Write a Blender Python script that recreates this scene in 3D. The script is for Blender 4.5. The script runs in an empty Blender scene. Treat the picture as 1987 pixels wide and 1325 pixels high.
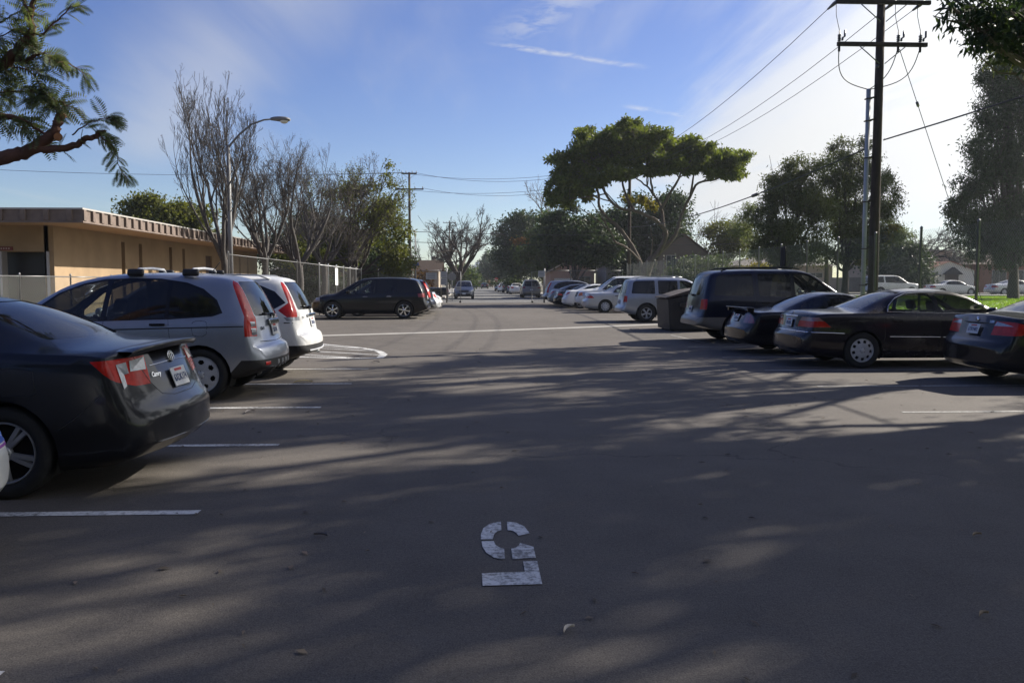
import bpy, bmesh, math, random
import numpy as np
from mathutils import Vector, Matrix
from mathutils.bvhtree import BVHTree

R = math.radians
SC = bpy.context.scene
COL = SC.collection

# ------------------------------------------------------------------ camera
CAM_H, FPX, CX, CY = 1.55, 1630.0, 993.5, 662.5
YAW, PITCH = R(2.5), R(4.02)
cam = bpy.data.cameras.new('camera')
cam.sensor_fit = 'HORIZONTAL'; cam.sensor_width = 36.0
cam.lens = 36.0 * FPX / 1987.0
cam.clip_start = 0.1; cam.clip_end = 6000
cam_o = bpy.data.objects.new('camera', cam)
cam_o.location = (0, 0, CAM_H)
cam_o.rotation_euler = (R(90) - PITCH, 0, -YAW)
COL.objects.link(cam_o); SC.camera = cam_o

# ------------------------------------------------------------------ sun and sky
SUN_AZ, SUN_EL = R(61), R(33)          # azimuth from +Y (down the street) towards +X
SDIR = Vector((math.sin(SUN_AZ)*math.cos(SUN_EL), math.cos(SUN_AZ)*math.cos(SUN_EL), math.sin(SUN_EL)))
sl = bpy.data.lights.new('sun', 'SUN'); sl.energy = 5.0; sl.angle = R(0.55); sl.color = (1.0, 0.93, 0.82)
so = bpy.data.objects.new('sun', sl); so.rotation_euler = SDIR.to_track_quat('Z', 'Y').to_euler()
so.location = (40, 25, 40); COL.objects.link(so)

world = bpy.data.worlds.new('World'); SC.world = world; world.use_nodes = True
nt = world.node_tree; nt.nodes.clear()
def N(tree, typ, **kw):
    n = tree.nodes.new(typ)
    for k, v in kw.items():
        if k.startswith('i_'):
            key = k[2:]
            n.inputs[int(key) if key.isdigit() else key].default_value = v
        else: setattr(n, k, v)
    return n
def math_n(tree, op, a, b=None, clamp=False):
    n = tree.nodes.new('ShaderNodeMath'); n.operation = op; n.use_clamp = clamp
    for i, v in enumerate((a, b)):
        if v is None: continue
        if isinstance(v, (int, float)): n.inputs[i].default_value = v
        else: tree.links.new(v, n.inputs[i])
    return n.outputs[0]
def smooth_n(tree, v, lo, hi):
    n = tree.nodes.new('ShaderNodeMapRange'); n.interpolation_type = 'SMOOTHSTEP'
    tree.links.new(v, n.inputs[0]); n.inputs[1].default_value = lo; n.inputs[2].default_value = hi
    return n.outputs[0]
sky = N(nt, 'ShaderNodeTexSky', sky_type='NISHITA', sun_disc=False)
sky.sun_elevation = SUN_EL; sky.sun_rotation = SUN_AZ; sky.air_density = 1.0; sky.dust_density = 0.25; sky.ozone_density = 3.5
tc = N(nt, 'ShaderNodeTexCoord')
sep = N(nt, 'ShaderNodeSeparateXYZ'); nt.links.new(tc.outputs['Generated'], sep.inputs[0])
X_, Y_, Z_ = sep.outputs
zc = math_n(nt, 'ADD', math_n(nt, 'MAXIMUM', Z_, 0.0), 0.03)
U = math_n(nt, 'DIVIDE', X_, zc); V = math_n(nt, 'DIVIDE', Y_, zc)     # a flat cloud layer overhead
cmb = N(nt, 'ShaderNodeCombineXYZ'); nt.links.new(U, cmb.inputs[0]); nt.links.new(V, cmb.inputs[1])
def layer(scale, sx, sy, rot, detail, rough, dist, loc=(0, 0, 0)):
    mp = N(nt, 'ShaderNodeMapping'); mp.inputs['Rotation'].default_value = (0, 0, rot)
    mp.inputs['Scale'].default_value = (sx, sy, 1); mp.inputs['Location'].default_value = loc
    nt.links.new(cmb.outputs[0], mp.inputs[0])
    no = N(nt, 'ShaderNodeTexNoise'); no.inputs['Scale'].default_value = scale
    no.inputs['Detail'].default_value = detail; no.inputs['Roughness'].default_value = rough
    no.inputs['Distortion'].default_value = dist
    nt.links.new(mp.outputs[0], no.inputs[0]); return no.outputs[0]
n1 = layer(1.0, 1.1, 0.22, R(-8), 7, .55, .6, (3.1, 1.7, 0))
n2 = layer(2.6, 1.6, 0.35, R(-14), 6, .6, .4, (7.7, 4.2, 0))
# the bank of high cloud spreads on the sunny side and thins out to the left
side = smooth_n(nt, math_n(nt, 'ADD', U, math_n(nt, 'MULTIPLY', V, -.10)), -0.15, 1.5)
amt = math_n(nt, 'ADD', math_n(nt, 'MULTIPLY', n1, .72), math_n(nt, 'MULTIPLY', n2, .28))
thr = math_n(nt, 'SUBTRACT', 0.60, math_n(nt, 'MULTIPLY', side, 0.36))
bank = smooth_n(nt, math_n(nt, 'SUBTRACT', amt, thr), -0.10, 0.20)
bank = math_n(nt, 'MULTIPLY', bank, math_n(nt, 'ADD', .30, math_n(nt, 'MULTIPLY', side, .70)))
# two short aircraft trails: thin ribbons in the cloud layer
def trail(u0, v0, u1, v1, w, amp=.5, wisp=1.6, soft=False):
    L = math.hypot(u1-u0, v1-v0); du, dv = (u1-u0)/L, (v1-v0)/L
    a = math_n(nt, 'ADD', math_n(nt, 'MULTIPLY', math_n(nt, 'SUBTRACT', U, u0), du), math_n(nt, 'MULTIPLY', math_n(nt, 'SUBTRACT', V, v0), dv))
    d = math_n(nt, 'ADD', math_n(nt, 'MULTIPLY', math_n(nt, 'SUBTRACT', U, u0), -dv), math_n(nt, 'MULTIPLY', math_n(nt, 'SUBTRACT', V, v0), du))
    d = math_n(nt, 'ADD', d, math_n(nt, 'MULTIPLY', math_n(nt, 'SUBTRACT', n2, .5), w*wisp))
    wid = smooth_n(nt, math_n(nt, 'ABSOLUTE', d), w, 0.0)
    ends = math_n(nt, 'MULTIPLY', smooth_n(nt, a, 0, .3*L), smooth_n(nt, a, L*1.02, L*.85))
    brk = math_n(nt, 'MULTIPLY', smooth_n(nt, n1 if soft else n3, .20 if soft else .34, .62), amp)
    return math_n(nt, 'MULTIPLY', math_n(nt, 'MULTIPLY', wid, ends), brk)
n3 = layer(7.0, 1, 1, 0, 5, .65, .3)
t1 = trail(0.0, 3.20, 0.72, 3.55, .05, .62)
t2 = trail(0.70, 4.17, 1.15, 4.43, .06, .5)
t3 = trail(-2.7, 6.7, 0.3, .9, .50, .42, .5, True)
t4 = trail(.05, 3.3, .55, 2.2, .18, .42, 1.2)
cl = math_n(nt, 'MAXIMUM', math_n(nt, 'MAXIMUM', bank, t4), math_n(nt, 'MAXIMUM', t3, math_n(nt, 'MAXIMUM', t1, t2)))
fade = smooth_n(nt, Z_, 0.015, 0.10)
cl = math_n(nt, 'MULTIPLY', cl, fade, True)
# cloud is lit by the sun: brighter towards it
dot = N(nt, 'ShaderNodeVectorMath', operation='DOT_PRODUCT'); nt.links.new(tc.outputs['Generated'], dot.inputs[0])
dot.inputs[1].default_value = SDIR
fwd = math_n(nt, 'POWER', math_n(nt, 'MAXIMUM', dot.outputs['Value'], 0.0), 6.0)
cb = math_n(nt, 'ADD', 8.0, math_n(nt, 'MULTIPLY', fwd, 12.0))
ccol = N(nt, 'ShaderNodeVectorMath', operation='SCALE'); ccol.inputs[0].default_value = (0.97, 0.985, 1.0)
nt.links.new(cb, ccol.inputs['Scale'])
mix = N(nt, 'ShaderNodeMix', data_type='RGBA'); nt.links.new(cl, mix.inputs[0])
hsv = N(nt, 'ShaderNodeHueSaturation'); hsv.inputs['Saturation'].default_value = 1.14; hsv.inputs['Hue'].default_value = .522; hsv.inputs['Value'].default_value = 1.34; nt.links.new(sky.outputs[0], hsv.inputs['Color'])
nt.links.new(hsv.outputs[0], mix.inputs[6]); nt.links.new(ccol.outputs[0], mix.inputs[7])
bg = N(nt, 'ShaderNodeBackground'); bg.inputs[1].default_value = 0.05
nt.links.new(mix.outputs[2], bg.inputs[0])
wo = N(nt, 'ShaderNodeOutputWorld'); nt.links.new(bg.outputs[0], wo.inputs[0])

vs = SC.view_settings; vs.view_transform = 'Standard'; vs.look = 'None'; vs.gamma = 1.0; vs.exposure = 0.88
vs.use_curve_mapping = False
SC.cycles.max_bounces = 6; SC.cycles.transparent_max_bounces = 16

# ------------------------------------------------------------------ helpers
FH = Vector((math.sin(YAW), math.cos(YAW), 0)); RT = Vector((math.cos(YAW), -math.sin(YAW), 0))
FW = FH*math.cos(PITCH) - Vector((0, 0, 1))*math.sin(PITCH)
UP = FH*math.sin(PITCH) + Vector((0, 0, 1))*math.cos(PITCH)
def ray(px, py): return FW + RT*((px-CX)/FPX) - UP*((py-CY)/FPX)
def G(px, py, z=0.0):                     # a point on level ground seen at this place in the photograph
    d = ray(px, py); t = (z-CAM_H)/d.z
    return Vector((0, 0, CAM_H)) + d*t
def P(px, py, Y):                         # a point at street distance Y
    d = ray(px, py); return Vector((0, 0, CAM_H)) + d*(Y/d.y)
def rng(seed): return np.random.default_rng(seed)

MATS = {}
def mat(name, col=(.5, .5, .5), rough=.6, metal=0., coat=0., spec=.5, var=0., vscale=3., bump=0., bscale=40., col2=None,
        trans=0., island=0., back=None, coord='Object', alpha=1.0, detail=6, stretch=(1, 1, 1), rvar=0.):
    if name in MATS: return MATS[name]
    m = bpy.data.materials.new(name); m.use_nodes = True; t = m.node_tree
    b = t.nodes['Principled BSDF']; out = t.nodes['Material Output']
    b.inputs['Base Color'].default_value = (*col, 1); b.inputs['Roughness'].default_value = rough
    b.inputs['Metallic'].default_value = metal; b.inputs['Specular IOR Level'].default_value = spec
    if coat: b.inputs['Coat Weight'].default_value = coat; b.inputs['Coat Roughness'].default_value = .06
    cs = None
    if var or col2 or bump or rvar:
        tcn = N(t, 'ShaderNodeTexCoord'); mp = N(t, 'ShaderNodeMapping'); mp.inputs['Scale'].default_value = stretch
        t.links.new(tcn.outputs[coord], mp.inputs[0])
        no = N(t, 'ShaderNodeTexNoise'); no.inputs['Scale'].default_value = vscale; no.inputs['Detail'].default_value = detail
        no.inputs['Roughness'].default_value = .62
        t.links.new(mp.outputs[0], no.inputs[0])
        if var or col2:
            mr = smooth_n(t, no.outputs[0], .3, .7)
            mx = N(t, 'ShaderNodeMix', data_type='RGBA'); t.links.new(mr, mx.inputs[0])
            c2 = col2 if col2 else tuple(c*(1-var) for c in col)
            mx.inputs[6].default_value = (*col, 1); mx.inputs[7].default_value = (*c2, 1)
            t.links.new(mx.outputs[2], b.inputs['Base Color']); cs = mx.outputs[2]
        if rvar:
            t.links.new(math_n(t, 'ADD', rough-rvar*.5, math_n(t, 'MULTIPLY', no.outputs[0], rvar)), b.inputs['Roughness'])
        if bump:
            nb = N(t, 'ShaderNodeTexNoise'); nb.inputs['Scale'].default_value = bscale; nb.inputs['Detail'].default_value = 4
            t.links.new(mp.outputs[0], nb.inputs[0])
            bp = N(t, 'ShaderNodeBump'); bp.inputs['Strength'].default_value = bump; bp.inputs['Distance'].default_value = .02
            t.links.new(nb.outputs[0], bp.inputs['Height']); t.links.new(bp.outputs[0], b.inputs['Normal'])
    if island:                                # each leaf its own tone
        ge = N(t, 'ShaderNodeNewGeometry'); hs = N(t, 'ShaderNodeHueSaturation')
        hs.inputs['Color'].default_value = (*col, 1)
        if cs: t.links.new(cs, hs.inputs['Color'])
        rp = ge.outputs['Random Per Island']
        t.links.new(math_n(t, 'ADD', 1-island, math_n(t, 'MULTIPLY', rp, 2*island)), hs.inputs['Value'])
        t.links.new(math_n(t, 'ADD', .485, math_n(t, 'MULTIPLY', math_n(t, 'FRACT', math_n(t, 'MULTIPLY', rp, 7.3)), .03)), hs.inputs['Hue'])
        t.links.new(hs.outputs[0], b.inputs['Base Color']); cs = hs.outputs[0]
    sh = b.outputs[0]
    if trans:
        tr = N(t, 'ShaderNodeBsdfTranslucent'); tr.inputs[0].default_value = (*col, 1)
        if cs:
            gm = N(t, 'ShaderNodeMix', data_type='RGBA', blend_type='MULTIPLY'); gm.inputs[0].default_value = 1
            t.links.new(cs, gm.inputs[6]); gm.inputs[7].default_value = (1.5, 1.5, .7, 1)
            t.links.new(gm.outputs[2], tr.inputs[0])
        ms = N(t, 'ShaderNodeMixShader'); ms.inputs[0].default_value = trans
        t.links.new(sh, ms.inputs[1]); t.links.new(tr.outputs[0], ms.inputs[2]); sh = ms.outputs[0]
    if back:                                  # inner face of a shell: its lining
        ge = N(t, 'ShaderNodeNewGeometry'); db = N(t, 'ShaderNodeBsdfDiffuse'); db.inputs[0].default_value = (*back, 1)
        ms = N(t, 'ShaderNodeMixShader'); t.links.new(ge.outputs['Backfacing'], ms.inputs[0])
        t.links.new(sh, ms.inputs[1]); t.links.new(db.outputs[0], ms.inputs[2]); sh = ms.outputs[0]
    if sh is not b.outputs[0]: t.links.new(sh, out.inputs[0])
    MATS[name] = m; return m

def paint(name, col, metal=.35, rough=.38):
    return mat('paint_'+name, col, rough=rough, metal=metal, coat=.5, spec=.22, back=(.05, .05, .055), var=.10, vscale=2.2, rvar=.10)

def glass(name, tint=(.22, .25, .26), refl=1.0):
    key = 'glass_'+name
    if key in MATS: return MATS[key]
    m = bpy.data.materials.new(key); m.use_nodes = True; t = m.node_tree; t.nodes.clear()
    o = N(t, 'ShaderNodeOutputMaterial'); tr = N(t, 'ShaderNodeBsdfTransparent'); tr.inputs[0].default_value = (*tint, 1)
    gl = N(t, 'ShaderNodeBsdfGlossy'); gl.inputs['Roughness'].default_value = .04; gl.inputs[0].default_value = (1, 1, 1, 1)
    fr = N(t, 'ShaderNodeFresnel'); fr.inputs[0].default_value = 1.5
    df = N(t, 'ShaderNodeBsdfDiffuse'); df.inputs[0].default_value = (.30, .30, .29, 1)
    m0 = N(t, 'ShaderNodeMixShader'); m0.inputs[0].default_value = .05        # film of dust
    t.links.new(tr.outputs[0], m0.inputs[1]); t.links.new(df.outputs[0], m0.inputs[2])
    ms = N(t, 'ShaderNodeMixShader')
    t.links.new(math_n(t, 'MULTIPLY', fr.outputs[0], refl, True), ms.inputs[0])
    t.links.new(m0.outputs[0], ms.inputs[1]); t.links.new(gl.outputs[0], ms.inputs[2]); t.links.new(ms.outputs[0], o.inputs[0])
    MATS[key] = m; return m

def tag(o, label, cat, group=None, kind=None):
    o['label'] = label; o['category'] = cat
    if group: o['group'] = group
    if kind: o['kind'] = kind
    return o
def empty(name, loc=(0, 0, 0), rz=0., label=None, cat=None, group=None):
    o = bpy.data.objects.new(name, None); o.location = loc; o.rotation_euler = (0, 0, rz); o.empty_display_size = .3
    COL.objects.link(o)
    if label: tag(o, label, cat, group)
    return o
def link(name, me, mats=None, parent=None, loc=None, rz=None):
    o = bpy.data.objects.new(name, me)
    if mats is not None:
        for m in (mats if isinstance(mats, (list, tuple)) else [mats]): me.materials.append(m)
    if parent: o.parent = parent
    if loc is not None: o.location = loc
    if rz is not None: o.rotation_euler = (0, 0, rz)
    COL.objects.link(o); return o
def structure(o, kind='structure'): o['kind'] = kind; return o
def from_bm(name, bm, mats, parent=None, smooth=False, **kw):
    me = bpy.data.meshes.new(name); bm.to_mesh(me); bm.free()
    if smooth: me.shade_smooth()
    return link(name, me, mats, parent, **kw)
def pyd(name, v, f, mats, parent=None, smooth=False, **kw):
    me = bpy.data.meshes.new(name)
    me.from_pydata([tuple(map(float, p)) for p in v], [], f); me.update()
    if smooth: me.shade_smooth()
    return link(name, me, mats, parent, **kw)
def quads_mesh(name, V, mats, parent=None, n=4, smooth=False, **kw):   # V: (k*n,3) loose n-gons
    V = np.asarray(V, np.float32).reshape(-1, 3); k = len(V)//n
    me = bpy.data.meshes.new(name); me.vertices.add(len(V)); me.vertices.foreach_set('co', V.ravel())
    me.loops.add(len(V)); me.loops.foreach_set('vertex_index', np.arange(len(V), dtype=np.int32))
    me.polygons.add(k); me.polygons.foreach_set('loop_start', np.arange(k, dtype=np.int32)*n)
    me.polygons.foreach_set('loop_total', np.full(k, n, np.int32)); me.update(calc_edges=True)
    if smooth: me.shade_smooth()
    return link(name, me, mats, parent, **kw)

def bm_box(bm, c, s, rot=None, bevel=0., mi=0, seg=2):
    r = bmesh.ops.create_cube(bm, size=1.0)
    vs_ = r['verts']
    bmesh.ops.scale(bm, vec=s, verts=vs_)
    fs = list({f for v in vs_ for f in v.link_faces})
    for f in fs: f.material_index = mi
    if bevel:
        es = list({e for v in vs_ for e in v.link_edges})
        rr = bmesh.ops.bevel(bm, geom=es, offset=bevel, segments=seg, affect='EDGES', profile=.5)
        vs_ = list({v for f in rr['faces'] for v in f.verts} | {v for v in vs_ if v.is_valid})
        for f in rr['faces']: f.material_index = mi
    if rot is not None: bmesh.ops.rotate(bm, cent=(0, 0, 0), matrix=rot, verts=vs_)
    bmesh.ops.translate(bm, vec=c, verts=vs_)
    return vs_
def box(name, c, s, m, parent=None, bevel=0., rot=None, **kw):
    bm = bmesh.new(); bm_box(bm, c, s, rot, bevel); return from_bm(name, bm, m, parent, **kw)
def bm_tube(bm, pts, rad, k=6, mi=0, cap=True):
    pts = [Vector(p) for p in pts]
    if isinstance(rad, (int, float)): rad = [rad]*len(pts)
    rings = []
    up = Vector((0, 0, 1)); prev = None
    for i, p in enumerate(pts):
        t = (pts[min(i+1, len(pts)-1)]-pts[max(i-1, 0)]).normalized()
        if prev is None:
            a = t.cross(up)
            if a.length < .1: a = t.cross(Vector((1, 0, 0)))
        else: a = prev - t*prev.dot(t)
        a.normalize(); prev = a; b = t.cross(a)
        rings.append([bm.verts.new(p + (a*math.cos(2*math.pi*j/k)+b*math.sin(2*math.pi*j/k))*rad[i]) for j in range(k)])
    for i in range(len(rings)-1):
        for j in range(k):
            f = bm.faces.new((rings[i][j], rings[i][(j+1) % k], rings[i+1][(j+1) % k], rings[i+1][j])); f.material_index = mi; f.smooth = True
    if cap:
        for r_ in (rings[0][::-1], rings[-1]): bm.faces.new(r_).material_index = mi
def tube(name, pts, rad, m, parent=None, k=6, **kw):
    bm = bmesh.new(); bm_tube(bm, pts, rad, k); return from_bm(name, bm, m, parent, **kw)
def bm_lathe(bm, prof, n=32, mi=0, axis='y'):          # prof: (r, h) ; revolve about axis
    rings = []
    for r_, h in prof:
        ring = []
        for j in range(n):
            a = 2*math.pi*j/n; c, s = r_*math.cos(a), r_*math.sin(a)
            ring.append(bm.verts.new((c, h, s) if axis == 'y' else (c, s, h)))
        rings.append(ring)
    for i in range(len(rings)-1):
        for j in range(n):
            f = bm.faces.new((rings[i][j], rings[i][(j+1) % n], rings[i+1][(j+1) % n], rings[i+1][j])); f.material_index = mi; f.smooth = True
    return rings
def prism(name, poly, z0, z1, m, parent=None, **kw):      # poly in xy
    bm = bmesh.new(); b = [bm.verts.new((x, y, z0)) for x, y in poly]; t = [bm.verts.new((x, y, z1)) for x, y in poly]
    bm.faces.new(b[::-1]); bm.faces.new(t)
    for i in range(len(b)):
        j = (i+1) % len(b); bm.faces.new((b[i], b[j], t[j], t[i]))
    bmesh.ops.recalc_face_normals(bm, faces=bm.faces)
    return from_bm(name, bm, m, parent, **kw)
def text_mesh(s, size, depth=.002, shear=0., bold=0.):
    cu = bpy.data.curves.new('lettering', 'FONT'); cu.body = s; cu.size = size; cu.align_x = 'CENTER'; cu.align_y = 'CENTER'
    cu.extrude = depth; cu.shear = shear; cu.resolution_u = 3; cu.offset = bold
    o = bpy.data.objects.new('lettering', cu); COL.objects.link(o)
    dg = bpy.context.evaluated_depsgraph_get(); me = bpy.data.meshes.new_from_object(o.evaluated_get(dg))
    bpy.data.objects.remove(o); bpy.data.curves.remove(cu)
    return me
def pchip(pts):
    xs = np.array([p[0] for p in pts], float); ys = np.array([p[1] for p in pts], float)
    h = np.diff(xs); d = np.diff(ys)/h; m = np.zeros_like(xs)
    m[0], m[-1] = d[0], d[-1]
    for i in range(1, len(xs)-1):
        if d[i-1]*d[i] > 0:
            w1, w2 = 2*h[i]+h[i-1], h[i]+2*h[i-1]; m[i] = (w1+w2)/(w1/d[i-1]+w2/d[i])
    def f(x):
        x = np.clip(np.asarray(x, float), xs[0], xs[-1]); i = np.clip(np.searchsorted(xs, x)-1, 0, len(xs)-2)
        t = (x-xs[i])/h[i]
        return ((1+2*t)*(1-t)**2*ys[i] + t*(1-t)**2*h[i]*m[i] + t*t*(3-2*t)*ys[i+1] + t*t*(t-1)*h[i]*m[i+1])
    return f
# ------------------------------------------------------------------ vehicles: materials
BLACKP = mat('black_plastic', (.018, .018, .020), rough=.55, var=.3, vscale=8)
TRIM = mat('black_trim', (.010, .010, .012), rough=.25)
CHROME = mat('chrome', (.72, .73, .75), rough=.12, metal=1.)
ALLOY = mat('alloy', (.52, .53, .55), rough=.36, metal=.2, var=.2, vscale=9)
ALLOYD = mat('dark_alloy', (.17, .175, .19), rough=.32, metal=.8)
RUBBER = mat('rubber', (.018, .018, .018), rough=.85, bump=.3, bscale=60)
DARKWELL = mat('wheel_well', (.008, .008, .008), rough=.95)
RED = mat('red_lens', (.52, .016, .010), rough=.20, coat=.25, spec=.3, var=.35, vscale=14)
DRED = mat('dark_red_lens', (.20, .010, .012), rough=.2, coat=.8)
CLEAR = mat('clear_lens', (.40, .41, .44), rough=.12, metal=.35, coat=.8, var=.3, vscale=22)
AMBER = mat('amber_lens', (.60, .16, .03), rough=.2, coat=.7)
PLATE = mat('plate_white', (.60, .61, .62), rough=.45, var=.15, vscale=20)
PLATEINK = mat('plate_ink', (.03, .05, .14), rough=.6)
PLATERED = mat('plate_red', (.45, .05, .05), rough=.6)
SEATM = mat('seat_cloth', (.045, .045, .048), rough=.9)
GL_DARK = glass('privacy', (.10, .10, .105), .9)
GL_MID = glass('tinted', (.50, .54, .52), .9)
GL_SIDE = glass('side', (.80, .86, .80), .85)

def seg2planes(poly, axes, sgn=1):
    """half-spaces (co, outward normal) of a convex polygon in two axes"""
    a = sum(p[0] for p in poly)/len(poly); b = sum(p[1] for p in poly)/len(poly)
    out = []
    for i in range(len(poly)):
        (x0, y0), (x1, y1) = poly[i], poly[(i+1) % len(poly)]
        n = (y1-y0, -(x1-x0)); l = math.hypot(*n)
        if l < 1e-6: continue
        if n[0]*(x0-a)+n[1]*(y0-b) < 0: n = (-n[0], -n[1])
        co = [0, 0, 0]; no = [0, 0, 0]
        co[axes[0]] = x0; co[axes[1]] = y0; no[axes[0]] = n[0]/l; no[axes[1]] = n[1]/l
        out.append((Vector(co), Vector(no)))
    return out
def roundpoly(poly, r=.05, n=3):
    out = []; m = len(poly)
    for i in range(m):
        p = Vector(poly[i]); a = Vector(poly[i-1]); b = Vector(poly[(i+1) % m])
        ra = min(r, (a-p).length*.45); rb = min(r, (b-p).length*.45)
        q0 = p+(a-p).normalized()*ra; q1 = p+(b-p).normalized()*rb
        for k in range(n+1):
            t = k/n; out.append(tuple(q0*(1-t)**2+p*2*t*(1-t)+q1*t*t))
    return out
def carve(bm, lay, planes, pid, where):
    faces = [f for f in bm.faces if f[lay] == 0 and where(f.calc_center_median(), f)]
    for co, no in planes:
        faces = [f for f in faces if min((v.co-co).dot(no) for v in f.verts) < -1e-5]
    for co, no in planes:
        if not faces: return
        if all(max((v.co-co).dot(no) for v in f.verts) < 1e-5 for f in faces): continue
        geom = set(faces)
        for f in faces: geom.update(f.verts); geom.update(f.edges)
        res = bmesh.ops.bisect_plane(bm, geom=list(geom), dist=1e-5, plane_co=co, plane_no=no)
        faces = [g for g in res['geom'] if isinstance(g, bmesh.types.BMFace) and g.is_valid and (g.calc_center_median()-co).dot(no) < 0]
    for f in faces: f[lay] = pid

SIDEF = pchip([(0, .88), (.07, .945), (.2, .975), (.45, 1.0), (.7, .998), (.88, .985), (1, .955)])
def car_shell(S, nst=64, q=1):
    L = S['L']; top = pchip(S['top']); bot = pchip(S['bot']); belt = pchip(S['belt']); wr = pchip(S['wr']); plan = pchip(S['plan'])
    crown = pchip(S.get('crown', [(0, .03), (L*.14, .04), (L*.4, .05), (L*.7, .045), (L, .05)]))
    xd = np.linspace(0, L, 3000); s = np.concatenate([[0], np.cumsum(np.hypot(np.diff(xd), np.clip(np.diff(top(xd)), -.02, .02)))])
    xs = np.interp(np.linspace(0, s[-1], nst), s, xd)
    st = []
    rr, rf = S.get('rcr', .16), S.get('rcf', .22)
    W = S['W']/2
    for f in (0, .35, .62, .82): st.append((0.0, f*(W-rr)/W))
    for k in range(5):
        a = k/5*math.pi/2; st.append((rr*(1-math.cos(a)), (W-rr*(1-math.sin(a)))/W))
    st += [(x, 1.) for x in xs if rr < x < L-rf]
    for k in range(5):
        a = (1-k/5)*math.pi/2; st.append((L-rf*(1-math.cos(a)), (W-rf*(1-math.sin(a)))/W))
    for f in (1., .82, .62, .35, 0): st.append((L, f*(W-rf)/W))
    st.sort(key=lambda t: (round(t[0], 4),))
    ends = [t for t in st if t[0] == 0.]; ends.sort(key=lambda t: t[1])
    fr = [t for t in st if t[0] == L]; fr.sort(key=lambda t: -t[1])
    st = ends + [t for t in st if 0 < t[0] < L] + fr
    rings = []
    bowr, bowf = S.get('bowr', .10), S.get('bowf', .22)
    nside = 13 if q else 7; nup = 8 if q else 4; nro = 8 if q else 4
    for x, f in st:
        zb, zs, zt, w, we, c = (float(g(x)) for g in (bot, belt, top, plan, wr, crown))
        zt = max(zt, zb+.08); zs = min(zs, zt-.012); zs = max(zs, zb+.05)
        we = min(we, w*.955-.01); ze = max(zt-c, zs+.004)
        h = [(0, zb), (.45*w, zb), (.8*w, zb)]
        for t in np.linspace(.0, 1, nside): h.append((w*float(SIDEF(t)), zb+(zs-zb)*t))
        Sx, Sz = w*.955, zs; ln = math.hypot(we-Sx, ze-Sz)
        bl = .022*ln
        def up(t): return (Sx+(we-Sx)*t+bl*4*t*(1-t)*.9, Sz+(ze-Sz)*t+bl*4*t*(1-t)*.3)
        for t in np.linspace(0, .86, nup+1)[1:]: h.append(up(t))
        q0 = up(.86); yq = we*.86; q1 = (yq, zt-(zt-ze)*(yq/we)**2)
        for t in (.33, .66, 1): h.append(((1-t)**2*q0[0]+2*t*(1-t)*we+t*t*q1[0], (1-t)**2*q0[1]+2*t*(1-t)*ze+t*t*q1[1]))
        for t in np.linspace(1, 0, nro)[1:]: h.append((yq*t, zt-(zt-ze)*(yq*t/we)**2))
        ring = []
        full = [(y, z) for y, z in h] + [(-y, z) for y, z in h[-2:0:-1]]
        for y, z in full:
            y *= f; xx = x; k = (abs(y)/W)
            if x < L*.25: xx += bowr*k**2.2*(1-x/(L*.25))
            if x > L*.72: xx -= bowf*k**2.2*((x-L*.72)/(L*.28))
            ring.append((xx, y, z))
        rings.append(ring)
    bm = bmesh.new(); vv = [[bm.verts.new(p) for p in r_] for r_ in rings]; n = len(rings[0])
    for i in range(len(vv)-1):
        for j in range(n):
            bm.faces.new((vv[i][j], vv[i][(j+1) % n], vv[i+1][(j+1) % n], vv[i+1][j]))
    bmesh.ops.remove_doubles(bm, verts=bm.verts, dist=.0008)
    bmesh.ops.dissolve_degenerate(bm, dist=.0005, edges=bm.edges)
    bmesh.ops.recalc_face_normals(bm, faces=bm.faces)
    bm.normal_update()
    if bm.calc_volume(signed=True) < 0: bmesh.ops.reverse_faces(bm, faces=bm.faces); bm.normal_update()
    return bm

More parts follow.
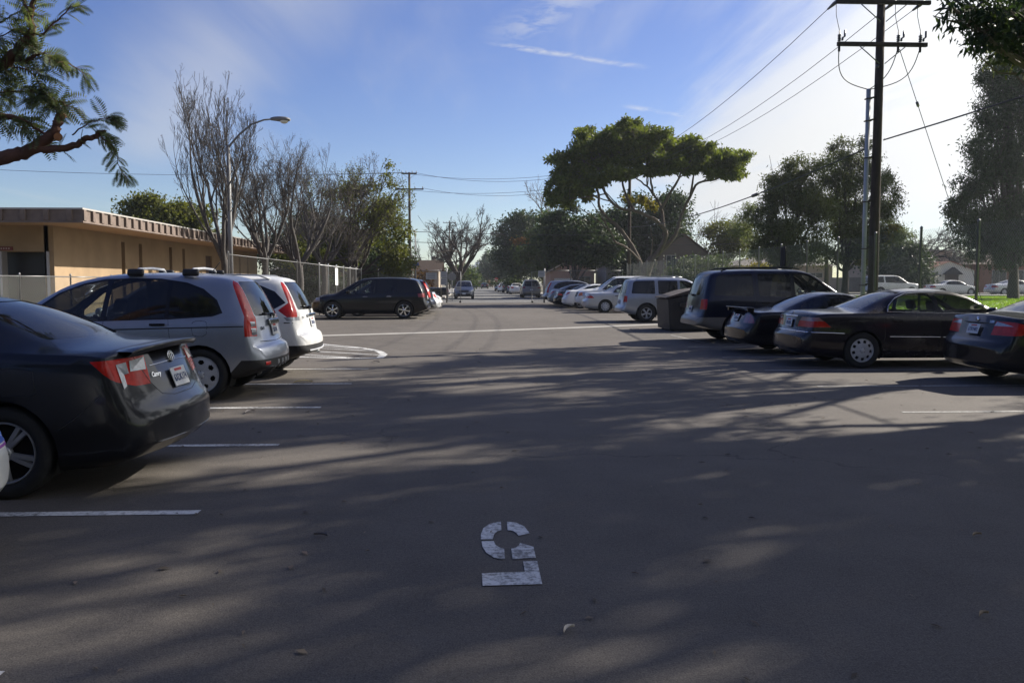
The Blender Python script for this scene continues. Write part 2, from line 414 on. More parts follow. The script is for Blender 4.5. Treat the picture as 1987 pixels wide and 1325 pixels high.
RIMC = {}
def rim_mesh(style, r, m):
    key = (style, round(r, 3), m.name)
    if key in RIMC: return RIMC[key]
    bm = bmesh.new()
    bm_lathe(bm, [(r, -.01), (r*1.0, .012), (r*.965, .016), (r*.93, .004), (r*.91, -.05)], 40, 0)
    bm_lathe(bm, [(r*.95, -.06), (r*.3, -.055), (.001, -.055)], 24, 1)
    def spoke(a0, w0, w1, r0, r1, h0=.018, h1=.006, th=.03):
        c, s = math.cos(a0), math.sin(a0)
        def pt(rr, t, h): return (c*rr-s*t, h, s*rr+c*t)
        vs_ = []
        for rr, w, h in ((r0, w0, h0), ((r0+r1)/2, (w0+w1)/2, (h0+h1)/2+.006), (r1, w1, h1)):
            vs_.append([bm.verts.new(pt(rr, -w, h-th)), bm.verts.new(pt(rr, -w*.8, h)), bm.verts.new(pt(rr, w*.8, h)), bm.verts.new(pt(rr, w, h-th))])
        for i in range(2):
            for j in range(3): bm.faces.new((vs_[i][j], vs_[i][j+1], vs_[i+1][j+1], vs_[i+1][j]))
    def disc(holes, r0, r1, nh, rc, ra, rt, dish=.02):
        nr, na = 12, nh*12; g = []
        for i in range(nr+1):
            rr = r0+(r1-r0)*i/nr
            g.append([bm.verts.new((rr*math.cos(2*math.pi*j/na), dish*math.sin(math.pi*(1-i/nr)*.6)+.004, rr*math.sin(2*math.pi*j/na))) for j in range(na)])
        for i in range(nr):
            for j in range(na):
                rr = r0+(r1-r0)*(i+.5)/nr; a = ((j+.5) % 12-6)/12*2*math.pi/nh
                if ((rr-rc)/ra)**2+(a*rr/rt)**2 < 1: continue
                f = bm.faces.new((g[i][j], g[i][(j+1) % na], g[i+1][(j+1) % na], g[i+1][j])); f.smooth = True
    if style == 'five_double':
        for k in range(5):
            for d in (-.13, .13): spoke(2*math.pi*k/5+.3+d, r*.07, r*.085, r*.16, r*.94)
    elif style == 'six':
        for k in range(6): spoke(2*math.pi*k/6+.25, r*.11, r*.17, r*.1, r*.95)
    elif style == 'five':
        for k in range(5): spoke(2*math.pi*k/5+.3, r*.17, r*.12, r*.1, r*.95)
    elif style == 'cover7': disc(0, r*.2, r*.93, 7, r*.70, r*.12, r*.15)
    elif style == 'cover9': disc(0, r*.2, r*.93, 9, r*.74, r*.13, r*.14)
    elif style == 'cover5': disc(0, r*.2, r*.93, 5, r*.64, r*.15, r*.20)
    bm_lathe(bm, [(r*.27, -.01), (r*.26, .018), (r*.17, .030), (r*.06, .033), (.001, .033)], 20, 0)
    for k in range(5):
        a = 2*math.pi*k/5; bm_lathe_at(bm, (r*.2*math.cos(a), .03, r*.2*math.sin(a)), r*.03)
    me = bpy.data.meshes.new('rim'); bm.normal_update(); bm.to_mesh(me); bm.free()
    me.materials.append(m); me.materials.append(DARKWELL)
    RIMC[key] = me; return me
def bm_lathe_at(bm, c, r):
    vs_ = [bm.verts.new((c[0]+r*math.cos(a), c[1], c[2]+r*math.sin(a))) for a in (0, 1.05, 2.1, 3.14, 4.19, 5.24)]
    bm.faces.new(vs_).material_index = 1
TYREC = {}
def tyre_mesh(r, w, rr):
    key = (round(r, 3), round(w, 3), round(rr, 3))
    if key in TYREC: return TYREC[key]
    bm = bmesh.new()
    prof = [(rr*.97, -w*.3), (rr, w*.36), (rr+.012, w*.47), (rr+(r-rr)*.5, w*.53), (r*.955, w*.48), (r*.99, w*.40), (r, w*.2), (r, -w*.2), (r*.99, -w*.4), (r*.955, -w*.48), (rr+(r-rr)*.5, -w*.53), (rr, -w*.45)]
    bm_lathe(bm, prof, 44, 0)
    me = bpy.data.meshes.new('tyre'); bmesh.ops.recalc_face_normals(bm, faces=bm.faces); bm.to_mesh(me); bm.free(); me.materials.append(RUBBER)
    TYREC[key] = me; return me

class Car: pass
def make_car(S, pm, name, label, cat, loc, rz, q=1, group=None, glassm=None, seats=True):
    """S: shape table (metres, x from the rear bumper forward). Returns a Car with its root and ray-cast surface."""
    L, W = S['L'], S['W']; half = L/2
    root = empty(name, loc, rz, label, cat, group)
    bm = car_shell(S, 66 if q else 34, q)
    cv = Car(); cv.root = root; cv.S = S; cv.half = half
    cv.bvh = BVHTree.FromBMesh(bm)
    lay = bm.faces.layers.int.new('part')
    parts = [None, None]                     # 1 = deleted
    def add(nm, m, **kw): parts.append((nm, m, kw)); return len(parts)-1
    rw, fw_ = S['wheels']; tr, tw, rr = S['tyre']; ra = S.get('arch', tr+.05)
    for wx in (rw, fw_):
        circ = [(wx+ra*math.cos(a), S.get('wz', tr)+ra*math.sin(a)) for a in np.linspace(0, 2*math.pi, 25)[:-1]]
        for sg in (1, -1):
            carve(bm, lay, seg2planes(circ, (0, 2)), 1, lambda c, f, sg=sg: c.y*sg > W*.26 and abs(f.normal.y) > .05 or (c.y*sg > W*.26 and c.z < .4))
    for poly, m, *opt in S.get('side_windows', []):
        pl = roundpoly(poly, opt[0] if opt else .05)
        for sg in (1, -1):
            carve(bm, lay, seg2planes(pl, (0, 2)), add('side_window', m), lambda c, f, sg=sg: c.y*sg > .25 and abs(f.normal.y) > .3)
    for poly, m in S.get('bands', []):
        for sg in (1, -1):
            carve(bm, lay, seg2planes(poly, (0, 2)), add('window_trim', m), lambda c, f, sg=sg: c.y*sg > .25 and abs(f.normal.y) > .3)
    for poly, m in S.get('rear_window', []):
        pl = roundpoly(poly, .06)
        carve(bm, lay, seg2planes(pl, (1, 2)), add('rear_window', m), lambda c, f: c.x < L*.45 and f.normal.x < -.1)
    for poly, m in S.get('windshield', []):
        pl = roundpoly(poly, .06)
        carve(bm, lay, seg2planes(pl, (1, 2)), add('windshield', m), lambda c, f: c.x > L*.5 and f.normal.x > .1)
    for it in S.get('lights', []):             # (name, mat, xz polygon, (y at z0, z0, y at z1, z1) inner limit)
        nm, m, poly, yl = it
        for sg in (1, -1):
            planes = seg2planes(poly, (0, 2))
            if yl:
                y0, z0, y1, z1 = yl
                d = Vector((0, (y1-y0)*sg, z1-z0)).normalized(); no = Vector((0, -d.z*sg, d.y*sg*1.0))
                if no.y*sg > 0: no = -no
                planes = planes + [(Vector((0, y0*sg, z0)), no)]
            carve(bm, lay, planes, add(nm, m), lambda c, f, sg=sg: c.y*sg > .12)
    for it in S.get('end_parts', []):          # (name, mat, yz polygon, 'rear'|'front', mirror)
        nm, m, poly, end, mir = it
        for sg in ((1, -1) if mir else (1,)):
            pl = seg2planes([(y*sg, z) for y, z in poly], (1, 2))
            carve(bm, lay, pl, add(nm, m), (lambda c, f: c.x < L*.25 and f.normal.x < -.15) if end == 'rear' else (lambda c, f: c.x > L*.75 and f.normal.x > .15))
    for nm, m, planes in S.get('cladding', []):
        carve(bm, lay, [(Vector(a), Vector(b).normalized()) for a, b in planes], add(nm, m), lambda c, f: True)
    doors = []
    if q:
        for poly, hx, hz in S.get('doors', []):
            for sg in (1, -1):
                pid = add('door', pm, handle=(hx, hz, sg)); doors.append(pid)
                carve(bm, lay, seg2planes(poly, (0, 2)), pid, lambda c, f, sg=sg: c.y*sg > .25 and abs(f.normal.y) > .3 and c.z > S.get('sill', .3))
    bm.normal_update()
    nrm = {v: v.normal.copy() for v in bm.verts}
    buckets = {}
    for f in bm.faces: buckets.setdefault(f[lay], []).append(f)
    objs = {}
    for pid, fs in buckets.items():
        if pid == 1: continue
        nm, m, kw = parts[pid] if pid else ('body', pm, {})
        idx = {}; vl = []; nl = []; fl = []
        for f in fs:
            r_ = []
            for v in f.verts:
                if v not in idx:
                    idx[v] = len(vl); p = v.co
                    if nm in ('side_window', 'rear_window', 'windshield'): p = p-nrm[v]*.004
                    vl.append((p.x-half, p.y, p.z)); nl.append(nrm[v])
                r_.append(idx[v])
            fl.append(r_)
        me = bpy.data.meshes.new(nm); me.from_pydata(vl, [], fl); me.update(); me.shade_smooth()
        me.normals_split_custom_set_from_vertices([tuple(n) for n in nl])
        objs[pid] = link(nm, me, m, root)
    bm.free()
    cv.body = objs[0]
    # wheels and their wells
    tm = tyre_mesh(tr, tw, rr); rm = rim_mesh(S.get('rim', 'five'), rr, S.get('rim_mat', ALLOY))
    for wx in (rw, fw_):
        for sg in (1, -1):
            wy = sg*(W/2-tw*.5-S.get('inset', .035))
            o = link('wheel', tm, None, root, loc=(wx-half, wy, tr))
            r2 = link('rim', rm, None, o); r2.location = (0, sg*tw*.36, 0)
            o.rotation_euler = (0, random.Random(wx*7+sg).uniform(0, 6), 0)
            if sg < 0: r2.rotation_euler = (0, 0, math.pi)
            b2 = bmesh.new(); na = 14; rows = []
            for a in np.linspace(R(-25), R(205), na):
                c, s = ra*1.004*math.cos(a), ra*1.004*math.sin(a)
                rows.append([b2.verts.new((wx-half+c, sg*y, S.get('wz', tr)+s)) for y in (W/2-.055, W/2-.34)])
            for i in range(na-1): b2.faces.new((rows[i][0], rows[i][1], rows[i+1][1], rows[i+1][0]))
            b2.faces.new([r_[1] for r_ in rows])
            from_bm('wheel_well', b2, DARKWELL, root)
    # door seams and handles
    if q:
        for pid in doors:
            if pid not in objs: continue
            hx, hz, sg = parts[pid][2]['handle']
            if hx is None: continue
            h = cv.hit_side(hx, hz, sg) if hasattr(cv, 'hit_side') else side_hit(cv, hx, hz, sg)
            if h:
                b2 = bmesh.new(); bm_box(b2, (h[0].x-half, h[0].y+sg*.022, h[0].z), (.20, .022, .030), bevel=.009)
                bm_box(b2, (h[0].x-half-.07, h[0].y+sg*.008, h[0].z), (.03, .03, .026)); bm_box(b2, (h[0].x-half+.07, h[0].y+sg*.008, h[0].z), (.03, .03, .026))
                from_bm('handle', b2, S.get('handle_mat', TRIM), objs[pid], smooth=False)
        for path in S.get('seams', []):
            for sg in (1, -1): ribbon(cv, path, sg, .007, .0015, TRIM, 'panel_seam')
    for path, wd, m, nm in S.get('strips', []):
        for sg in (1, -1): ribbon(cv, path, sg, wd, .006, m, nm)
    for pth, wd, m, nm in S.get('end_strips', []): ribbon_end(cv, pth, wd, .006, m, nm)
    if 'mirror' in S:
        mx, mz = S['mirror']
        for sg in (1, -1):
            h = side_hit(cv, mx, mz-.04, sg)
            if not h: continue
            b2 = bmesh.new(); bm_box(b2, (mx-half+.02, h[0].y+sg*.13, mz), (.12, .21, .14), bevel=.05, seg=3)
            bm_box(b2, (mx-half+.04, h[0].y+sg*.03, mz-.05), (.07, .12, .05), bevel=.015)
            o = from_bm('wing_mirror', b2, S.get('mirror_mat', pm), root, smooth=True)
    if seats and S.get('seats'):
        for sx, sz in S['seats']:
            for sy in (.37, -.37):
                b2 = bmesh.new(); rot = Matrix.Rotation(R(-14), 3, 'Y')
                bm_box(b2, (sx-half, sy, sz+.30), (.14, .48, .62), rot, bevel=.05, seg=2)
                bm_box(b2, (sx-half-.09, sy, sz+.72), (.10, .26, .19), rot, bevel=.04, seg=2)
                bm_box(b2, (sx-half+.25, sy, sz+.02), (.5, .48, .16), None, bevel=.05, seg=2)
                from_bm('seat', b2, SEATM, root, smooth=True)
        sx, sz = S['seats'][0]
        box('dashboard', (sx-half+.85, 0, sz+.38), (.38, W*.78, .26), SEATM, root, bevel=.06)
        b2 = bmesh.new(); ang = Matrix.Rotation(R(62), 3, 'Y'); pts = []
        for a in np.linspace(0, 2*math.pi, 19)[:-1]:
            v = ang @ Vector((.18*math.cos(a), .18*math.sin(a), 0)); pts.append((sx-half+.52+v.x, .37+v.y, sz+.52+v.z))
        bm_tube(b2, pts+[pts[0]], .014, 5, cap=False); from_bm('steering_wheel', b2, TRIM, root)
    if 'plate' in S:
        pz, txt = S['plate'][:2]; plate_on(cv, pz, txt, S['plate'][2] if len(S['plate']) > 2 else 'rear')
    return cv
def side_hit(cv, x, z, sg):
    h = cv.bvh.ray_cast(Vector((x, 3*sg, z)), Vector((0, -sg, 0)))
    return h if h[0] is not None else None
def end_hit(cv, y, z, end='rear'):
    h = cv.bvh.ray_cast(Vector((-3 if end == 'rear' else cv.S['L']+3, y, z)), Vector((1 if end == 'rear' else -1, 0, 0)))
    return h if h[0] is not None else None
def _ribbon(pts, width, lift, m, nm, cv, parent=None):
    if len(pts) < 2: return None
    b = bmesh.new(); prev = None
    for i, (p, n) in enumerate(pts):
        t = (pts[min(i+1, len(pts)-1)][0]-pts[max(i-1, 0)][0]).normalized(); s = t.cross(n).normalized()*width*.5
        off = Vector((-cv.half, 0, 0))
        row = [b.verts.new(p+off-s-n*.001), b.verts.new(p+off-s*.6+n*lift), b.verts.new(p+off+s*.6+n*lift), b.verts.new(p+off+s-n*.001)]
        if prev:
            for j in range(3): b.faces.new((prev[j], prev[j+1], row[j+1], row[j])).smooth = True
        prev = row
    bmesh.ops.recalc_face_normals(b, faces=b.faces)
    return from_bm(nm, b, m, parent or cv.root)
def dense(path, step=.06):
    out = []
    for i in range(len(path)-1):
        a, b = Vector(path[i]), Vector(path[i+1]); n = max(1, int((b-a).length/step))
        for k in range(n): out.append(a+(b-a)*k/n)
    out.append(Vector(path[-1])); return out
def ribbon(cv, path, sg, width, lift, m, nm):
    pts = []
    for p in dense(path):
        h = side_hit(cv, p.x, p.y, sg)
        if h: pts.append((h[0], h[1] if h[1].y*sg > 0 else -h[1]))
    return _ribbon(pts, width, lift, m, nm, cv)
def ribbon_end(cv, path, width, lift, m, nm, end='rear'):
    pts = []
    for p in dense(path, .04):
        h = end_hit(cv, p.x, p.y, end)
        if h: pts.append((h[0], h[1]))
    return _ribbon(pts, width, lift, m, nm, cv)
def on_rear(cv, y, z, me, m, nm, lift=.004, end='rear', parent=None, tilt=None):
    """stand a flat mesh (drawn in its own xy plane) on the rear surface"""
    h = end_hit(cv, y, z, end)
    if not h: return None
    n = h[1].copy()
    if end == 'rear' and n.x > 0 or end == 'front' and n.x < 0: n = -n
    if tilt is not None: n = Vector((n.x, n.y, 0)).normalized()*math.cos(tilt)+Vector((0, 0, math.sin(tilt)))
    ux = Vector((0, 0, 1)).cross(n).normalized(); uz = n.cross(ux)
    M = Matrix((ux, uz, n)).transposed().to_4x4(); M.translation = h[0]+n*lift-Vector((cv.half, 0, 0))
    o = link(nm, me, m, parent or cv.root)
    o.matrix_local = M
    return o
def plate_on(cv, z, txt, end='rear'):
    b = bmesh.new(); bm_box(b, (0, 0, 0), (.305, .155, .008), bevel=.003)
    me = bpy.data.meshes.new('license_plate'); b.to_mesh(me); b.free()
    o = on_rear(cv, 0, z, me, PLATE, 'license_plate', .018, end)
    if o and txt:
        t = link('lettering', text_mesh(txt, .082, .0008, bold=.001), PLATEINK, o); t.location = (0, -.012, .0055); t.scale = (.78, 1, 1)
        b = bmesh.new(); bm_box(b, (0, .055, .0045), (.15, .022, .002)); from_bm('state_name', b, PLATERED, o)
    return o
# ------------------------------------------------------------------ vehicle shape tables
def scaled(S, L, W, H, tyre=None, **kw):
    h0 = max(z for _, z in S['top']); sx, sy, sz = L/S['L'], W/S['W'], H/h0
    T = dict(S); T['L'] = L; T['W'] = W
    for k in ('top', 'bot', 'belt'): T[k] = [(x*sx, z*sz) for x, z in S[k]]
    for k in ('wr', 'plan'): T[k] = [(x*sx, w*sy) for x, w in S[k]]
    T['wheels'] = tuple(x*sx for x in S['wheels'])
    px = lambda poly: [(x*sx, z*sz) for x, z in poly]
    py = lambda poly: [(y*sy, z*sz) for y, z in poly]
    T['side_windows'] = [(px(t[0]),)+tuple(t[1:]) for t in S.get('side_windows', [])]
    T['bands'] = [(px(p), m) for p, m in S.get('bands', [])]
    T['rear_window'] = [(py(p), m) for p, m in S.get('rear_window', [])]
    T['windshield'] = [(py(p), m) for p, m in S.get('windshield', [])]
    T['lights'] = [(n, m, px(p), (y[0]*sy, y[1]*sz, y[2]*sy, y[3]*sz) if y else None) for n, m, p, y in S.get('lights', [])]
    T['end_parts'] = [(n, m, py(p), e, mi) for n, m, p, e, mi in S.get('end_parts', [])]
    T['doors'] = [(px(p), hx and hx*sx, hz*sz) for p, hx, hz in S.get('doors', [])]
    T['seams'] = [px(p) for p in S.get('seams', [])]
    T['strips'] = [(px(p), w, m, n) for p, w, m, n in S.get('strips', [])]
    T['end_strips'] = []
    T['cladding'] = [(n, m, [((a[0]*sx, a[1]*sy, a[2]*sz), b) for a, b in pl]) for n, m, pl in S.get('cladding', [])]
    T['seats'] = [(x*sx, z*sz) for x, z in S.get('seats', [])]
    if 'mirror' in S: T['mirror'] = (S['mirror'][0]*sx, S['mirror'][1]*sz)
    if 'plate' in S: T['plate'] = (S['plate'][0]*sz,)+tuple(S['plate'][1:])
    if tyre: T['tyre'] = tyre
    T.pop('arch', None); T.pop('wz', None)
    T.update(kw); return T

MIDSIZE = dict(L=4.81, W=1.82,
    top=[(0, .56), (.02, .62), (.06, .655), (.10, .67), (.115, .80), (.125, .95), (.14, 1.03), (.18, 1.065), (.35, 1.085), (.62, 1.105), (.72, 1.125), (1.05, 1.255), (1.4, 1.385), (1.65, 1.44), (2.1, 1.47), (2.5, 1.465), (2.85, 1.43), (3.15, 1.32), (3.45, 1.17), (3.75, 1.02), (3.85, .99), (4.2, .95), (4.5, .87), (4.68, .78), (4.78, .66), (4.81, .5)],
    bot=[(0, .36), (.1, .27), (.4, .21), (1, .19), (4.4, .18), (4.7, .22), (4.81, .32)],
    belt=[(0, .53), (.06, .62), (.11, .72), (.14, .95), (.2, 1.0), (.5, 1.03), (1, 1.04), (2, .985), (3.2, .94), (3.8, .92), (4.3, .86), (4.6, .77), (4.75, .6), (4.81, .44)],
    wr=[(0, .80), (.1, .78), (.2, .72), (.6, .70), (.8, .66), (1.5, .58), (2.2, .575), (2.8, .58), (3.5, .67), (3.9, .72), (4.5, .66), (4.81, .6)],
    plan=[(0, .86), (.2, .875), (.6, .895), (1.07, .91), (2.4, .91), (3.85, .905), (4.3, .87), (4.6, .82), (4.81, .74)],
    crown=[(0, .03), (.2, .03), (.6, .04), (1.6, .05), (3, .05), (4.8, .05)], bowr=.16,
    wheels=(1.06, 3.84), tyre=(.335, .215, .225), rim='five_double', rim_mat=mat('mid_alloy', (.34, .35, .37), rough=.3, metal=.4), arch=.385,
    side_windows=[([(1.20, 1.10), (1.52, 1.29), (1.95, 1.375), (2.22, 1.385), (2.30, 1.055)], GL_MID), ([(2.38, 1.05), (2.31, 1.385), (2.6, 1.375), (2.95, 1.29), (3.42, 1.04)], GL_SIDE)],
    bands=[([(1.12, 1.09), (1.5, 1.31), (1.95, 1.40), (2.5, 1.41), (3.0, 1.31), (3.52, 1.02), (2.4, 1.03)], TRIM)],
    rear_window=[([(-.62, 1.125), (.62, 1.125), (.50, 1.40), (-.50, 1.40)], GL_DARK)],
    windshield=[([(-.66, 1.04), (.66, 1.04), (.52, 1.41), (-.52, 1.41)], GL_MID)],
    lights=[('tail_light', RED, [(-.2, .99), (.20, 1.0), (.44, .985), (.30, .86), (.2, .79), (-.2, .76)], (.47, .77, .42, 1.0))],
    end_parts=[('headlight', CLEAR, [(.45, .66), (.85, .70), (.85, .84), (.5, .76)], 'front', True), ('grille', BLACKP, [(-.35, .62), (.35, .62), (.38, .72), (-.38, .72)], 'front', False),
               ('lower_grille', BLACKP, [(-.5, .3), (.5, .3), (.55, .48), (-.55, .48)], 'front', False)],
    doors=[([(1.50, .42), (1.33, .78), (1.22, 1.05), (2.33, 1.03), (2.33, .34)], 1.55, .90), ([(2.36, .34), (2.36, 1.02), (3.50, .98), (3.50, .34)], 2.6, .88)],
    seams=[[(1.14, 1.05), (1.24, .95), (1.34, .72), (1.50, .44), (1.55, .36), (2.34, .34), (2.34, 1.03)], [(2.34, .34), (3.46, .36), (3.52, .6), (3.5, .97)]],
    mirror=(3.25, 1.06), seats=[(2.45, .42), (1.55, .42)], plate=(.79, '6XDK174'), sill=.3)

CROSSOVER = dict(L=4.53, W=1.82,
    top=[(0, .58), (.02, .66), (.06, .715), (.12, .745), (.14, .78), (.155, .90), (.17, 1.02), (.21, 1.12), (.33, 1.35), (.44, 1.52), (.50, 1.585), (.62, 1.625), (.9, 1.66), (1.6, 1.685), (2.2, 1.675), (2.7, 1.62), (3.0, 1.53), (3.3, 1.37), (3.6, 1.2), (3.75, 1.12), (4.0, 1.07), (4.3, .97), (4.42, .88), (4.5, .7), (4.53, .5)],
    bot=[(0, .42), (.15, .36), (.5, .27), (1, .24), (4, .22), (4.4, .28), (4.53, .42)],
    belt=[(0, .55), (.06, .66), (.13, .72), (.16, .90), (.22, 1.02), (.5, 1.07), (1, 1.06), (2, 1.02), (3, .99), (3.7, .98), (4.2, .92), (4.45, .75), (4.53, .48)],
    wr=[(0, .82), (.14, .80), (.2, .78), (.5, .60), (.9, .575), (1.6, .585), (2.5, .585), (3.0, .60), (3.5, .68), (3.9, .73), (4.53, .62)],
    plan=[(0, .85), (.2, .875), (.6, .90), (1, .91), (3.6, .905), (4.2, .87), (4.53, .76)],
    crown=[(0, .02), (.16, .05), (.3, .07), (.6, .05), (1.5, .045), (3, .05), (4.5, .05)], bowr=.15,
    wheels=(.98, 3.6), tyre=(.345, .225, .238), rim='cover7', arch=.40,
    side_windows=[([(.70, 1.165), (.78, 1.30), (.98, 1.44), (1.22, 1.53), (1.42, 1.565), (1.42, 1.09), (.9, 1.115)], GL_DARK), ([(1.47, 1.09), (1.47, 1.565), (1.9, 1.585), (2.26, 1.575), (2.30, 1.05)], GL_DARK),
                  ([(2.38, 1.05), (2.34, 1.57), (2.65, 1.52), (3.0, 1.40), (3.42, 1.12), (3.42, 1.04)], GL_MID)],
    bands=[([(.66, 1.15), (.76, 1.32), (.97, 1.465), (1.22, 1.55), (1.6, 1.60), (2.0, 1.605), (2.4, 1.595), (2.7, 1.535), (3.05, 1.41), (3.5, 1.10), (3.5, 1.02), (1.4, 1.07), (.8, 1.105)], TRIM)],
    rear_window=[([(-.60, 1.10), (.60, 1.10), (.50, 1.56), (-.50, 1.56)], GL_DARK)],
    windshield=[([(-.66, 1.15), (.66, 1.15), (.53, 1.61), (-.53, 1.61)], GL_MID)],
    lights=[('tail_light', RED, [(-.3, .84), (.34, .84), (.36, 1.10), (-.3, 1.10)], (.66, .84, .585, 1.10)), ('upper_tail_light', RED, [(-.3, 1.10), (.36, 1.10), (.60, 1.575), (-.3, 1.575)], (.605, 1.1, .50, 1.58))],
    end_parts=[('headlight', CLEAR, [(.45, .72), (.85, .74), (.85, .95), (.5, .86)], 'front', True), ('grille', BLACKP, [(-.4, .66), (.4, .66), (.42, .86), (-.42, .86)], 'front', False)],
    cladding=[('bumper_lower', BLACKP, [((0, 0, .53), (0, 0, 1)), ((.62, 0, .3), (1, 0, .9))]), ('sill', BLACKP, [((0, 0, .34), (0, 0, 1))])],
    doors=[([(1.30, .50), (1.34, .75), (1.42, 1.06), (2.32, 1.03), (2.32, .36)], 1.56, 1.005), ([(2.35, .36), (2.35, 1.02), (3.30, 1.0), (3.22, .36)], 2.55, .985)],
    seams=[[(1.42, 1.08), (1.39, .85), (1.30, .56), (1.42, .40), (2.33, .36), (2.33, 1.05)], [(2.33, .36), (3.2, .37), (3.25, .6), (3.32, 1.0)], [(.86, .98), (.88, 1.04), (.94, 1.05), (1.02, 1.05), (1.07, 1.03), (1.08, .95), (1.06, .87), (1.0, .85), (.92, .85), (.87, .88), (.86, .98)]],
    strips=[([(.36, .975), (1.0, .965), (2, .945), (3.2, .92)], .016, BLACKP, 'side_moulding')],
    end_strips=[([(-.62, .765), (0, .745), (.62, .765)], .008, TRIM, 'tailgate_seam')],
    mirror=(3.2, 1.10), seats=[(2.4, .52), (1.45, .52)], plate=(.90, '5SLR284'), sill=.33)

# the later crossover: kicked-up quarter window, angular lamps
CROSSOVER2 = dict(CROSSOVER)
CROSSOVER2.update(rim='five', side_windows=[([(.50, 1.24), (.70, 1.42), (1.30, 1.53), (1.42, 1.54), (1.42, 1.08), (.78, 1.10)], GL_DARK, .02)]+CROSSOVER['side_windows'][1:],
    bands=[([(.44, 1.22), (.64, 1.40), (.90, 1.50), (1.6, 1.60), (2.0, 1.605), (2.4, 1.595), (2.7, 1.535), (3.05, 1.41), (3.5, 1.10), (3.5, 1.02), (1.4, 1.06), (.72, 1.07)], TRIM)],
    lights=[('tail_light', RED, [(-.3, .99), (.40, .99), (.56, 1.10), (.40, 1.22), (-.3, 1.22)], (.69, .95, .63, 1.22)), ('upper_tail_light', RED, [(-.3, 1.22), (.40, 1.22), (.60, 1.60), (-.3, 1.60)], (.62, 1.22, .51, 1.60)), ('reversing_light', CLEAR, [(-.3, .93), (.40, .93), (.46, .99), (-.3, .99)], (.62, .9, .62, 1.0))],
    strips=[([(.30, .90), (.45, .90)], .016, TRIM, 'lamp_seam')], plate=(.88, '7BKM516'))

EXEC = dict(L=4.99, W=1.82,
    top=[(0, .58), (.03, .63), (.08, .655), (.11, .69), (.13, .82), (.15, .93), (.18, .985), (.26, 1.02), (.6, 1.04), (.95, 1.045), (1.05, 1.06), (1.25, 1.14), (1.55, 1.27), (1.85, 1.375), (2.1, 1.42), (2.5, 1.435), (2.9, 1.42), (3.15, 1.36), (3.5, 1.19), (3.85, 1.02), (3.95, .985), (4.4, .92), (4.75, .82), (4.9, .72), (4.97, .58), (4.99, .42)],
    bot=[(0, .34), (.1, .26), (.5, .2), (1, .18), (4.5, .18), (4.85, .22), (4.99, .3)],
    belt=[(0, .54), (.06, .62), (.12, .72), (.16, .9), (.22, .96), (.6, .985), (1, .99), (2, .97), (3.3, .94), (3.9, .92), (4.5, .84), (4.8, .72), (4.95, .54), (4.99, .38)],
    wr=[(0, .78), (.12, .76), (.25, .70), (.9, .70), (1.2, .66), (1.7, .59), (2.2, .58), (2.9, .585), (3.5, .67), (4, .71), (4.6, .67), (4.99, .6)],
    plan=[(0, .84), (.25, .87), (.7, .895), (1.2, .91), (2.5, .91), (4, .90), (4.5, .86), (4.8, .80), (4.99, .7)],
    crown=[(0, .03), (.3, .035), (1, .04), (1.7, .05), (3, .05), (4.99, .05)], bowr=.12,
    wheels=(1.14, 4.05), tyre=(.325, .205, .215), rim='cover9', arch=.365,
    side_windows=[([(1.62, 1.035), (1.66, 1.11), (1.82, 1.24), (2.02, 1.32), (2.2, 1.345), (2.46, 1.35), (2.52, 1.015)], GL_SIDE), ([(2.60, 1.01), (2.54, 1.35), (2.85, 1.335), (3.12, 1.27), (3.62, 1.0)], GL_SIDE)],
    bands=[([(1.56, 1.02), (1.62, 1.12), (1.8, 1.265), (2.0, 1.345), (2.3, 1.372), (2.6, 1.372), (2.9, 1.355), (3.2, 1.27), (3.72, .99), (2.5, .995)], TRIM)],
    rear_window=[([(-.60, 1.075), (.60, 1.075), (.52, 1.375), (-.52, 1.375)], GL_MID)],
    windshield=[([(-.66, 1.03), (.66, 1.03), (.54, 1.375), (-.54, 1.375)], GL_MID)],
    lights=[('reversing_light', mat('smoked_lens', (.26, .12, .10), rough=.15, coat=.8), [(-.2, .85), (.42, .85), (.34, .92), (-.2, .92)], (.40, .84, .46, .92)), ('tail_light', RED, [(-.2, .74), (.55, .745), (.43, .85), (-.2, .85)], (.36, .74, .40, .85))],
    end_parts=[('headlight', CLEAR, [(.42, .62), (.84, .64), (.84, .76), (.46, .74)], 'front', True), ('grille', BLACKP, [(-.36, .58), (.36, .58), (.38, .72), (-.38, .72)], 'front', False)],
    doors=[([(1.50, .40), (1.5, .8), (1.60, 1.0), (2.55, .99), (2.55, .32)], 1.75, .86), ([(2.58, .32), (2.58, .985), (3.75, .96), (3.68, .32)], 2.8, .85)],
    seams=[[(1.56, 1.0), (1.54, .85), (1.54, .6), (1.50, .42), (1.6, .33), (2.56, .32), (2.56, 1.0)], [(2.56, .32), (3.62, .33), (3.72, .7), (3.74, .97)]],
    strips=[([(.1, .655), (.6, .64), (.79, .63)], .022, CHROME, 'bumper_moulding'), ([(1.62, .575), (2.55, .565)], .018, CHROME, 'door_moulding'), ([(2.6, .565), (3.62, .555)], .018, CHROME, 'door_moulding')],
    end_strips=[([(-.70, .655), (-.35, .66), (0, .662), (.35, .66), (.70, .655)], .022, CHROME, 'bumper_moulding'), ([(-.30, .925), (.30, .925)], .030, CHROME, 'plate_garnish')],
    mirror=(3.45, 1.03), mirror_mat=TRIM, seats=[(2.75, .40), (1.85, .40)], plate=(.80, '4PLR903'), sill=.28)

